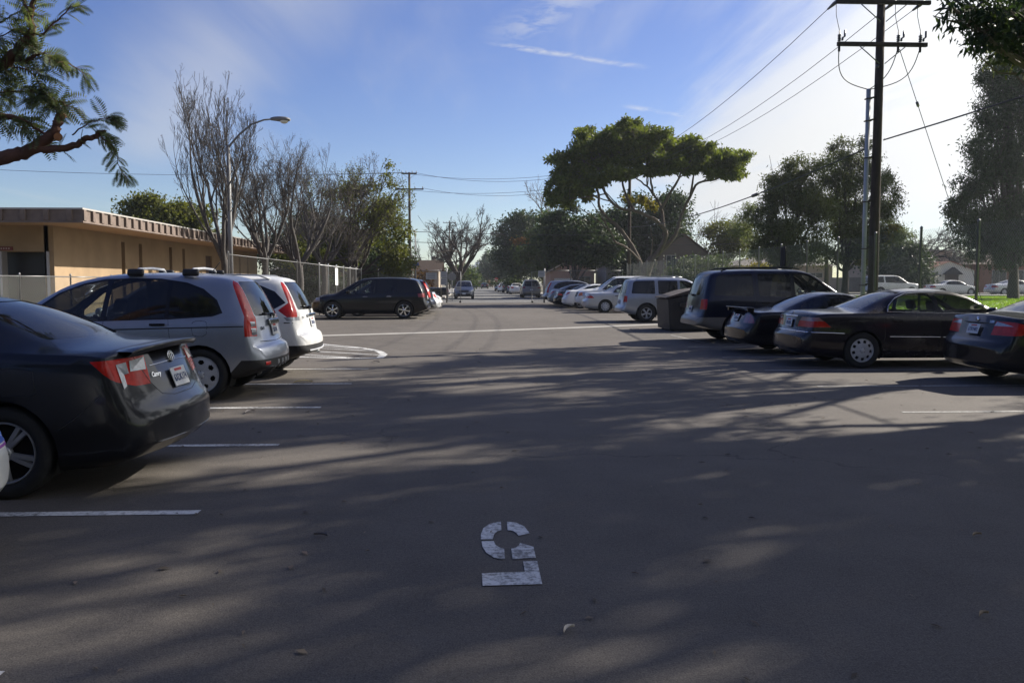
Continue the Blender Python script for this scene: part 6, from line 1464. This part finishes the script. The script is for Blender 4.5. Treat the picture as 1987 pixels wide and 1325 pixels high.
# trees lining the street on the right
mass('tall dark green tree right of the street end', PB(1010, 122), [PC(1005, 440, 122, 2.4, 1.6), PC(985, 475, 122, 2.2, 2.0), PC(1030, 460, 122, 2.6, 2.2), PC(1000, 510, 122, 2.8, 1.9), PC(1050, 500, 122, 2.6, 2.2)], LF['dark'], .42, 26, 34, BARK, .35, 2.5, extra=([PC(1015, 470, 119, 1.3, .8), PC(1035, 468, 119, 1.0, .7), PC(1025, 505, 118, .7, .4)], LF['orange'], .34))
mass('dark broad tree above the far end of the right row', PB(1118, 82), [PC(1090, 430, 84, 1.8, 1.0), PC(1110, 455, 83, 2.2, 1.3), PC(1080, 475, 83, 1.6, 1.3), PC(1150, 450, 82, 2.0, 1.6), PC(1135, 490, 82, 2.2, 1.2), PC(1175, 480, 82, 1.6, 1.4), PC(1110, 400, 84, .8, .6, .6)], LF['dark'], .34, 40, 35, BARK, .25, 1.8)
mass('dense dark tree behind the umbrella tree trunk', PB(1255, 88), [PC(1235, 420, 88, 2.2, 1.5), PC(1290, 410, 88, 2.2, 1.6), PC(1255, 465, 88, 2.8, 2.2), PC(1210, 470, 88, 2.0, 1.9), PC(1310, 450, 88, 1.7, 1.8), PC(1245, 510, 88, 2.6, 1.3)], LF['dark'], .34, 42, 36, BARK, .35, 2.2)
mass('brownish tree between the gabled house and the park trees', PB(1405, 86), [PC(1395, 455, 86, 1.6, 1.2), PC(1430, 465, 86, 1.8, 1.4), PC(1415, 490, 86, 2.0, 1.2)], LF['olive'], .30, 36, 37, BARK, .2, 2.0, extra=([PC(1380, 450, 87, 1.0, .8)], LF['brown'], .25))
mass('conical evergreen far down the street', PB(941, 262), [PC(941, 502, 262, 1.0, 2.2), PC(941, 515, 262, 1.9, 2.4), PC(941, 530, 262, 2.6, 2.6), PC(942, 543, 262, 2.6, 1.8)], LF['dark'], .7, 9, 38, BARK, .3, 1.2)
mass('dark tree beside the conical evergreen', PB(968, 205), [PC(965, 505, 205, 2.0, 2.2), PC(972, 525, 205, 2.8, 2.4), PC(958, 530, 205, 2.4, 2.0)], LF['dark'], .6, 12, 39, BARK, .3, 1.2)
mass('low green tree on the left kerb beyond the bare tree', PB(893, 150), [PC(893, 530, 150, 2.2, 1.8), PC(905, 540, 150, 2.0, 1.5), PC(880, 542, 150, 2.0, 1.3)], LF['mid'], .5, 18, 40, BARK, .2, 1.0)
mass('reddish shrub on the far right kerb', PB(938, 240), [PC(938, 545, 240, 2.2, 1.6), PC(930, 549, 240, 1.4, 1.0)], LF['brown'], .5, 14, 41, BARK, .15, .6, name='shrub')
mass('far grey green trees closing the street', PB(916, 420), [PC(905, 540, 420, 4, 2.6), PC(925, 537, 420, 4.5, 3.2), PC(935, 541, 420, 4, 2.5)], LF['grey'], 1.1, 4, 42, BARK, .3, 2)
mass('dark tree on the left kerb far down the street', PB(902, 230), [PC(900, 538, 230, 3.0, 2.4), PC(910, 545, 230, 2.6, 1.8)], LF['dark'], .7, 9, 43, BARK, .3, 1.2)
for i, (px, Y, rx, rz, py, lf, lb) in enumerate(((985, 140, 1.7, .9, 551, 'shrub', 'round dark shrub behind the far parked cars'), (1005, 118, 1.6, .9, 549, 'mid', 'bright green shrub behind the white far sedan'), (1350, 70, 2.0, .8, 533, 'mid', 'leafy shrub behind the fence left of the blue utility vehicle'), (1470, 62, 1.3, .6, 535, 'yellow', 'yellow green shrub behind the fence above the blue utility vehicle'),
        (600, 58, 1.4, .7, 560, 'shrub', 'clipped dark hedge in front of the low brown house'), (640, 60, 1.3, .7, 560, 'shrub', 'second clipped hedge by the left fence'), (812, 90, 1.3, .9, 548, 'orange', 'orange brown shrub behind the signs by the gate'), (1700, 84, 1.6, 1.5, 515, 'shrub', 'dark shrub left of the big bush'))):
    mass(lb, PB(px, Y), [PC(px, py, Y, rx, rz), PC(px+8, py+6, Y, rx*.8, rz*.8)], LF[lf], .22 if Y < 80 else .35, 55 if Y < 80 else 24, 50+i, BARK, .08, .4, name='shrub', group='shrubs')
mass('large dark bush beside the white tiled house', PB(1757, 82, .34), [PC(1755, 490, 82, 1.6, 1.2), PC(1735, 520, 82, 1.5, 1.6), PC(1780, 520, 82, 1.5, 1.5), PC(1757, 540, 82, 2.3, 1.1)], LF['shrub'], .28, 60, 60, BARK, .15, .8, name='shrub', group='shrubs')

mass('dark wall of foliage behind the far right row', PB(1190, 104), [PC(1180, 440, 104, 2.2, 1.6), PC(1210, 470, 104, 2.6, 2.0), PC(1160, 490, 104, 2.4, 1.8), PC(1230, 510, 104, 2.6, 1.6), PC(1120, 500, 104, 2.2, 1.6)], LF['dark'], .40, 24, 44, BARK, .35, 2.2)
mass('dark street tree filling the gap above the far parked cars', PB(1062, 100), [PC(1060, 470, 100, 2.0, 1.6), PC(1045, 500, 100, 2.0, 1.5), PC(1080, 505, 100, 1.8, 1.3), PC(1070, 440, 100, 1.6, 1.2)], LF['mid'], .38, 26, 45, BARK, .3, 1.8)
mass('big dark green tree behind the half green one', PB(700, 72), [PC(700, 470, 72, 2.4, 1.8), PC(740, 490, 72, 2.2, 1.6), PC(660, 490, 72, 2.2, 1.6), PC(700, 515, 72, 2.8, 1.2), PC(765, 510, 72, 1.4, 1.1)], LF['dark'], .30, 34, 46, BARK, .3, 2.0)
mass('grey green street tree beyond the right gate post', PB(1020, 160), [PC(1005, 505, 160, 3.2, 2.6), PC(1035, 500, 160, 3.4, 3.0), PC(985, 520, 160, 2.6, 2.2), PC(1060, 515, 160, 3, 2.4)], LF['dark'], .55, 13, 47, BARK, .3, 1.6)

# umbrella tree: sinuous limbs under a wide leafy crown
def umbrella():
    r = rng(71); Y0 = 62.0; paths = []
    def limb(pts, r0, r1, dy=0.):
        c = np.array([P(a, b, Y0+dy*(i/(len(pts)-1))) for i, (a, b) in enumerate(pts)]); t = np.linspace(0, len(pts)-1, (len(pts)-1)*4+1); i = np.clip(t.astype(int), 0, len(pts)-2); f = (t-i)[:, None]
        g0 = np.vstack([2*c[:1]-c[1:2], c, 2*c[-1:]-c[-2:-1]]); p0, p1, p2, p3 = g0[i], g0[i+1], g0[i+2], g0[i+3]
        s = .5*(2*p1+(p2-p0)*f+(2*p0-5*p1+4*p2-p3)*f**2+(3*p1-p0-3*p2+p3)*f**3); s[1:-1] += r.normal(0, .02, (len(s)-2, 3)); paths.append((s, np.linspace(r0, r1, len(s)))); return s
    S = [limb([(1252, 582), (1252, 545), (1256, 520), (1268, 500)], .48, .32), limb([(1248, 530), (1238, 500), (1222, 470), (1200, 440), (1175, 420), (1163, 400), (1160, 370), (1140, 345), (1105, 330)], .18, .06, 1.5),
         limb([(1265, 505), (1285, 478), (1292, 455), (1285, 440), (1268, 425), (1235, 410), (1205, 405), (1180, 385), (1160, 345), (1130, 310)], .20, .06, -1.5), limb([(1268, 500), (1300, 470), (1316, 440), (1325, 410), (1340, 380), (1356, 355), (1390, 348), (1420, 330)], .17, .05, 1.),
         limb([(1290, 470), (1288, 440), (1283, 405), (1270, 380), (1255, 362), (1232, 345)], .13, .05, 2.), limb([(1283, 405), (1300, 375), (1318, 345), (1325, 310)], .13, .05, -1.), limb([(1240, 505), (1215, 480), (1195, 470), (1185, 450), (1168, 420)], .10, .04, -2.),
         limb([(1230, 408), (1215, 380), (1205, 340), (1208, 300)], .12, .04, 1.), limb([(1268, 380), (1262, 345), (1255, 300)], .10, .04, -1.), limb([(1160, 370), (1150, 330), (1160, 295)], .09, .03), limb([(1340, 380), (1345, 345), (1350, 305)], .10, .03), limb([(1262, 500), (1266, 470), (1262, 440)], .06, .02, -1.)]
    cl = [(1100, 330, 1.4, .9), (1085, 345, .9, .8), (1130, 295, 1.7, 1.0), (1165, 280, 1.6, 1.0), (1160, 320, 1.5, .8), (1215, 265, 1.6, .9), (1205, 300, 1.5, .9), (1225, 255, 1.0, .7), (1255, 290, 1.5, .9), (1300, 285, 1.3, .9), (1320, 295, 1.1, .8), (1350, 290, 1.3, .8), (1375, 305, 1.2, .7), (1410, 310, 1.1, .5), (1430, 312, .8, .4), (1420, 335, .7, .4), (1340, 325, 1.1, .5), (1280, 325, 1.2, .5), (1110, 365, 1.0, .8), (1135, 350, 1.3, .6), (1185, 345, 1.1, .4), (1250, 330, .9, .4), (1385, 340, .9, .4), (1270, 272, 1.4, .8), (1240, 305, 1.2, .6), (1185, 305, 1.3, .7), (1290, 305, 1.2, .6), (1325, 322, .9, .5), (1145, 270, 1.0, .7), (1095, 310, 1.0, .8), (1195, 260, 1.1, .7), (1360, 315, 1.0, .6), (1395, 300, .9, .5), (1082, 378, .7, .6), (1100, 390, .6, .45), (1128, 372, .8, .5), (1160, 355, .9, .4), (1225, 335, .9, .4), (1430, 330, .6, .5), (1215, 245, .8, .5), (1330, 280, .9, .6)]
    clumps = []
    for px, py, rx, rz in cl:
        for dy in (-1.6, 1.4):
            p = P(px+r.normal(0, 6), py+r.normal(0, 4), Y0+dy+r.normal(0, .6)); clumps.append((tuple(p), (rx*1.15, 1.5, rz*1.0), .9))
    ends = [s[-1] for s in S[1:]]
    for c, rr, _ in clumps:
        c = np.array(c); j = int(np.argmin([np.linalg.norm(e-c) for e in ends])); s = S[1+j]; st = s[r.integers(len(s)*2//3, len(s))]
        m_ = (st+c)/2+r.normal(0, .2, 3)+np.array([0, 0, -.1]); t = np.linspace(0, 1, 6)[:, None]; paths.append(((1-t)**2*st+2*t*(1-t)*m_+t*t*c, np.linspace(.05, .018, 6)))
        for _k in range(4):
            e = c+r.normal(0, .5, 3)*np.array(rr); paths.append((np.array([c, (c+e)/2+r.normal(0, .05, 3), e]), np.array([.02, .015, .01])))
    C = crown(r, clumps, 52, 9, .33); V = leaves(r, C, .27, .50, .1)
    yc = crown(r, [PC(1235, 388, 64, 1.0, .5), PC(1150, 382, 63, .6, .4), PC(1265, 400, 64, .7, .4)], 45, 7, .4)
    b_ = P(1252, 582, Y0)
    tree('umbrella_tree', 'big umbrella shaped tree with pale twisting limbs and wide leafy crown', (b_.x, Y0, 0), paths, BARKP, [(V, LF['glossy']), (leaves(r, yc, .24, .5), LF['yellow'])], None, 'leafy trees', 9)
umbrella()
# park trees beyond the fence
mass('dense drooping park tree left of the tall pole', PB(1535, 52, .2), [PC(1520, 345, 52, 1.1, .9), PC(1560, 330, 52, 1.3, 1.0), PC(1500, 380, 52, 1.1, .9), PC(1545, 385, 52, 1.7, 1.2), PC(1490, 420, 52, 1.0, 1.1), PC(1540, 435, 52, 1.9, 1.4), PC(1590, 400, 52, 1.3, 1.3), PC(1500, 470, 52, 1.2, 1.2), PC(1560, 485, 52, 1.7, 1.0), PC(1470, 465, 53, .8, 1.0)], LF['euc'], .20, 110, 81, BARK, .24, 2.2, .30, 1.0, sub=11, sub_r=.34)
mass('tallest park tree standing behind the tall pole', PB(1643, 55, .2), [PC(1640, 290, 55, 1.0, .8), PC(1665, 320, 55, 1.2, 1.0), PC(1620, 330, 55, 1.2, 1.0), PC(1700, 345, 55, .9, 1.0), PC(1645, 370, 55, 1.8, 1.1), PC(1710, 385, 55, .9, 1.2), PC(1620, 420, 55, 1.5, 1.3), PC(1690, 430, 55, 1.4, 1.2), PC(1640, 475, 55, 1.9, 1.1), PC(1710, 465, 55, .9, 1.0), PC(1600, 490, 55, 1.2, 1.0)], LF['euc'], .20, 100, 82, BARK, .22, 2.4, .30, 1.0, sub=11, sub_r=.34, extra=([PC(1722, 455, 54, .5, .6), PC(1735, 440, 54, .4, .3), PC(1680, 505, 54, .7, .4)], LF['yellow'], .2))
mass('huge dark drooping tree at the right edge of the park', PB(1968, 60, .3), [PC(1950, 260, 60, 1.8, 1.9), PC(1995, 210, 60, 2.4, 2.4), PC(1925, 330, 60, 1.6, 1.6), PC(1975, 340, 60, 2.4, 2.0), PC(1890, 350, 59, 1.0, .9), PC(1900, 395, 59, 1.6, 1.4), PC(1860, 390, 59, .9, .8), PC(1955, 420, 60, 2.4, 1.6), PC(1890, 445, 59, 1.3, 1.1), PC(2020, 380, 61, 2.6, 2.8), PC(1930, 480, 59, 1.6, 1.0), PC(1985, 490, 60, 1.4, .9), PC(1945, 165, 60, 1.4, 1.3), PC(1915, 490, 59, .9, .7), PC(2030, 150, 62, 3, 3), PC(1870, 420, 59, 1.2, 1.0), PC(1940, 300, 59, 1.8, 1.6), PC(1905, 300, 59, 1.0, 1.0), PC(1970, 450, 59, 2.0, 1.4), PC(1930, 210, 59.5, 1.3, 1.2), PC(1960, 110, 60, 1.7, 1.6), PC(1995, 50, 60, 2.2, 2.0), PC(1925, 150, 60, 1.0, 1.0), PC(1950, 40, 60, 1.5, 1.4), PC(1985, 140, 59, 1.6, 1.5)], LF['dark'], .26, 46, 83, BARK, .34, 2.4, .30, 1.1, sub=12, sub_r=.36)
for px, Y, lean in ((1605, 61, .3), (1475, 66, -.2), (1690, 64, .2)):
    q = PB(px, Y, .2); r = rng(px)
    cl = [((q[0]+lean+r.normal(0, .8), q[1]+r.normal(0, .8), 4.6+1.2*k), (1.5, 1.4, .9), .8) for k in range(3)]
    mass({1605: 'slim park tree behind the dense drooping one', 1475: 'slim tree left of the dense drooping park tree', 1690: 'slim tree right of the tallest park tree'}[px], q, cl, LF['grey'], .2, 60, px, BARKP, .16, 3.2, .3, .9, sub=9, sub_r=.36)
# eucalyptus row beside the lot, out of the picture to the right; it shades the foreground
def euc(label, base, h, r0, seed, leafm_, n=16, dens=60, zlo=.45, extra=()):
    r = rng(seed); cl = []
    for k in range(n):
        z = h*(zlo+(1.0-zlo)*(k+.5)/n); a = r.uniform(0, 6.28); rr = r0*math.sin(math.pi*min(1, max(.12, (z/h-zlo+.12)/(1.12-zlo))))**.6*r.uniform(.35, 1.0)
        cl.append(((base[0]+rr*math.cos(a), base[1]+rr*math.sin(a), z), (r0*.42, r0*.42, r0*.30), .75))
    cl += list(extra)
    C = crown(r, cl, dens, 9, .38); V = leaves(r, C, .24, .32, 1.3)
    return tree('eucalyptus_tree', label, base, skeleton(r, base, cl, h*.4, .28, .4), BARKP, V, leafm_, 'eucalyptus row beside the lot')
euc('nearest overhanging eucalyptus whose hanging branches fill the top right corner', (15.6, 21.4, 0), 17.0, 3.6, 91, LF['dark'], 18, 36, .52, extra=[PC(1890, 20, 19.0, .9, .45), PC(1850, 18, 18.6, .4, .22, .5), PC(1940, 60, 19.2, .8, .5), PC(1975, 100, 19.6, .6, .5), PC(1960, 20, 19.3, .9, .5), PC(1905, 75, 19.0, .25, .25, .4)])
euc('eucalyptus standing out of view right of the black sedan', (13.7, 13.3, 0), 16.5, 3.4, 92, LF['euc'], 18, 34)
euc('eucalyptus standing out of view right of the camera', (16.6, 11.6, 0), 15.5, 3.8, 93, LF['euc'], 16, 28)
euc('eucalyptus behind the first row out of view', (22.3, 13.2, 0), 15.5, 4.0, 94, LF['euc'], 13, 30)
euc('eucalyptus beyond the overhanging one out of view', (19.5, 27.0, 0), 14.5, 3.2, 96, LF['euc'], 13, 32, .55)
euc('eucalyptus between the two nearer rows out of view', (18.2, 13.4, 0), 16.5, 3.5, 97, LF['euc'], 14, 26, .64)
euc('tall slender eucalyptus between the overhanging one and its neighbour out of view', (15.4, 17.2, 0), 18.0, 3.3, 98, LF['euc'], 15, 42, .66)
euc('eucalyptus farther right out of view', (21.0, 9.0, 0), 15.0, 3.6, 95, LF['euc'])

# unseen trees added behind the camera to block sky light and darken reflections
for k in range(9):
    x_, y_ = -36+8.6*k, -14-4*(k % 2); r = rng(200+k); h_ = 12+4*r.random()
    cl = [((x_+r.normal(0, 1.6), y_+r.normal(0, 1.2), 1.6+(h_-2.2)*(j+.5)/7), (3.0, 2.4, 1.9), 1.) for j in range(7)]
    mass('broad dark tree added behind the camera out of view', (x_, y_, 0), cl, LF['dark'], .55, 7, 200+k, BARK, .3, 2.5, group='added trees behind the camera')

# pinnate-leaved tree reaching in from the left
def jacaranda():
    r = rng(101); Y0 = 9.0; paths = []; quads = []
    base = (-9.2, 8.6, 0)
    def W(px, py, dy=0.): return np.array(P(px, py, Y0+dy))
    def sp(pts, r0, r1, n=5):
        c = np.array([W(*p) for p in pts]); t = np.linspace(0, len(pts)-1, (len(pts)-1)*n+1); i = np.clip(t.astype(int), 0, len(pts)-2); f = (t-i)[:, None]
        g0 = np.vstack([2*c[:1]-c[1:2], c, 2*c[-1:]-c[-2:-1]]); p0, p1, p2, p3 = g0[i], g0[i+1], g0[i+2], g0[i+3]
        s = .5*(2*p1+(p2-p0)*f+(2*p0-5*p1+4*p2-p3)*f**2+(3*p1-p0-3*p2+p3)*f**3); s[1:-1] += r.normal(0, .006, (len(s)-2, 3)); paths.append((s, np.linspace(r0, r1, len(s)))); return s
    crotch = W(-220, 380)
    paths.append((np.array([base, (-9.0, 8.7, 1.2), crotch+np.array([-.6, 0, -.6]), crotch]), np.array([.24, .2, .15, .12])))
    def main_(pts, r0, r1, n=5): return sp([(-220, 380)]+pts, r0, r1, n)
    L1 = main_([(-80, 330), (0, 308), (45, 298), (75, 280), (105, 258), (113, 235), (122, 222)], .085, .04)
    L2 = sp([(72, 290), (110, 290), (150, 282), (165, 268), (185, 266), (192, 258), (205, 256)], .042, .018)
    L3 = sp([(-220, 380), (-100, 260), (-20, 228), (20, 228), (55, 240), (92, 262)], .06, .012)
    L4 = sp([(-220, 380), (-120, 220), (-30, 150), (20, 112), (45, 85), (62, 60), (58, 25), (72, -15)], .08, .02)
    L5 = sp([(20, 116), (55, 116), (68, 108), (88, 104)], .03, .012); L6 = sp([(60, 62), (80, 66), (100, 50), (130, 20), (150, 8)], .016, .005)
    L7 = sp([(58, 25), (45, 0), (30, -30)], .02, .01); L8 = sp([(-30, 60), (0, 45), (25, 28), (45, 18)], .014, .005); L9 = sp([(-60, 130), (0, 72), (40, 55)], .012, .005)
    L10 = sp([(192, 258), (200, 270), (212, 278), (222, 300), (235, 330), (244, 342)], .008, .003); L11 = sp([(140, 262), (170, 240), (190, 232), (215, 228)], .01, .004); L12 = sp([(85, 108), (110, 116), (140, 128), (168, 145)], .01, .004)
    L13 = sp([(105, 240), (112, 210), (100, 195), (60, 190)], .012, .004); L14 = sp([(-40, 190), (10, 180), (60, 178), (100, 190), (135, 205)], .012, .004)
    L15 = sp([(-60, 170), (-20, 140), (30, 130), (60, 140), (90, 150)], .012, .004)
    def frond(p, d, L):
        d = d/np.linalg.norm(d); n = 11; side = np.cross(d, r.normal(0, 1, 3)); side /= np.linalg.norm(side); pts = [p]; dd = d.copy()
        for i in range(n): dd = dd+np.array([0, 0, -.055])+r.normal(0, .03, 3); dd /= np.linalg.norm(dd); pts.append(pts[-1]+dd*L/n)
        pts = np.array(pts); paths.append((pts[::3], np.linspace(.0035, .0015, len(pts[::3]))))
        for i in range(1, n+1):
            t = pts[i]-pts[i-1]; t /= np.linalg.norm(t); s = side-t*side.dot(t); s /= np.linalg.norm(s); l = L*.26*math.sin(math.pi*(.12+.80*i/(n+1)))+.02
            for sg in (1, -1):
                a = t*.45+s*sg+np.array([0, 0, -.18]); a /= np.linalg.norm(a); w = np.cross(a, np.cross(s, t)); w = w/np.linalg.norm(w)*l*.11; q0 = pts[i]
                quads.append([q0, q0+a*l*.5+w, q0+a*l, q0+a*l*.5-w])
    def dress(s, n, L, t0=.3, spread=.9):
        for _ in range(n):
            k = r.uniform(t0, 1.)*(len(s)-1); i = min(len(s)-2, int(k)); p = s[i]+(s[i+1]-s[i])*(k-i); d = (s[i+1]-s[i]); d = d/np.linalg.norm(d)+r.normal(0, spread, 3)+np.array([0, 0, -.12]); frond(p, d, L*r.uniform(.7, 1.25))
    for s, n, L, t0 in ((L3, 46, .34, .3), (L2, 14, .26, .15), (L4, 56, .34, .25), (L5, 22, .30, .2), (L6, 18, .24, .1), (L7, 10, .28, 0), (L8, 18, .28, 0), (L9, 26, .32, 0), (L10, 30, .20, 0), (L11, 20, .26, .1), (L12, 34, .28, 0), (L13, 30, .28, .1), (L14, 58, .30, .1), (L15, 60, .34, 0)): dress(s, int(n*.8), L*.74, t0)
    cut = [L1[-1], W(111, 265)]
    root = tree('pinnate_leaved_tree', 'tree with feathery leaves and sawn limbs reaching in from the upper left', base, paths, BARKR, np.array(quads), leafm('feathery', (.10, .125, .065), .45, .3), 'leafy trees', 9, 'trunk', 'feathery_leaves')
    for c, d in ((L1[-1], L1[-1]-L1[-4]), (W(113, 266, -.05), np.array([.5, -1, -.1]))):
        d = Vector(d).normalized(); b = bmesh.new(); bm_tube(b, [Vector(c)-d*.03-Vector(base), Vector(c)+d*.012-Vector(base)], [.043, .041], 12); from_bm('sawn_end', b, mat('cut_wood', (.42, .19, .09), rough=.9, var=.3, vscale=20), root)
jacaranda()

# ------------------------------------------------------------------ litter on the lot
LEAFD = mat('fallen_leaf', (.34, .27, .18), rough=.8, var=.3, vscale=30)
def fallen(px, py, L, a, label, m=LEAFD):
    p = G(px, py); r = rng(px); v = []; f = []; n = 7
    for i in range(n):
        t = i/(n-1); w = L*.13*math.sin(math.pi*(.06+.9*t)); bend = .25*L*math.sin(t*2.2); z = .006+.02*math.sin(math.pi*t)*L*3
        for s in (-1, 0, 1): v.append((L*(t-.5), bend+s*w, z+abs(s)*.012))
        if i: k = 3*i; f += [[k-3, k, k+1, k-2], [k-2, k+1, k+2, k-1]]
    return tag(pyd('fallen_leaf', v, f, m, loc=(p.x, p.y, 0.004), rz=a), label, 'leaf', 'fallen leaves on the asphalt')
fallen(1107, 1227, .085, .7, 'pale curled leaf below the painted number', mat('pale_leaf', (.50, .46, .40), rough=.8)); fallen(620, 1043, .09, -.5, 'dark curled leaf left of the painted number', mat('dark_leaf', (.12, .11, .11), rough=.8))
fallen(1912, 1198, .075, .3, 'curled leaf at lower right on the asphalt'); fallen(1898, 1042, .08, .2, 'leaf lying near the right edge of the asphalt'); fallen(588, 743, .28, .1, 'yellow leaf sprig on the stall line by the silver crossover', mat('straw_leaf', (.42, .34, .16), rough=.8))
fallen(733, 703, .22, 2.0, 'dark leaf near the tip of the painted island', mat('dark_leaf')); fallen(488, 801, .18, 1.0, 'small dark leaf beside the stall line', mat('dark_leaf')); fallen(1232, 640, .4, .2, 'pale scrap near the dumpster shadow', mat('pale_leaf'))
r = rng(7); n = 900
x = r.uniform(-6, 10, n); y = 3+42*r.random(n)**1.4; a = r.uniform(0, 6.28, n); L = r.uniform(.012, .04, n); w = L*r.uniform(.2, .5, n); z = np.full(n, .006)
ca, sa = np.cos(a), np.sin(a)
V = np.stack([np.stack([x, y, z], 1), np.stack([x+ca*L-sa*w, y+sa*L+ca*w, z+.006], 1), np.stack([x+2*ca*L, y+2*sa*L, z+.003], 1), np.stack([x+ca*L+sa*w, y+sa*L-ca*w, z+.008], 1)], 1)
tag(quads_mesh('leaf_litter', V, mat('litter', (.13, .10, .07), rough=.9, island=.6)), 'tiny leaf crumbs scattered over the asphalt', 'litter', kind='stuff')

# ------------------------------------------------------------------ air
hz = box('haze', (20, 600, 21), (420, 1320, 44), [])
hm = bpy.data.materials.new('haze'); hm.use_nodes = True; t = hm.node_tree; t.nodes.clear()
ho = N(t, 'ShaderNodeOutputMaterial'); pv = N(t, 'ShaderNodeVolumePrincipled'); pv.inputs['Color'].default_value = (.86, .91, 1, 1); pv.inputs['Density'].default_value = .00032; pv.inputs['Anisotropy'].default_value = .5
t.links.new(pv.outputs[0], ho.inputs['Volume']); hz.data.materials.clear(); hz.data.materials.append(hm)
tag(hz, 'thin bluish haze filling the air over the lot and street', 'haze', kind='stuff')
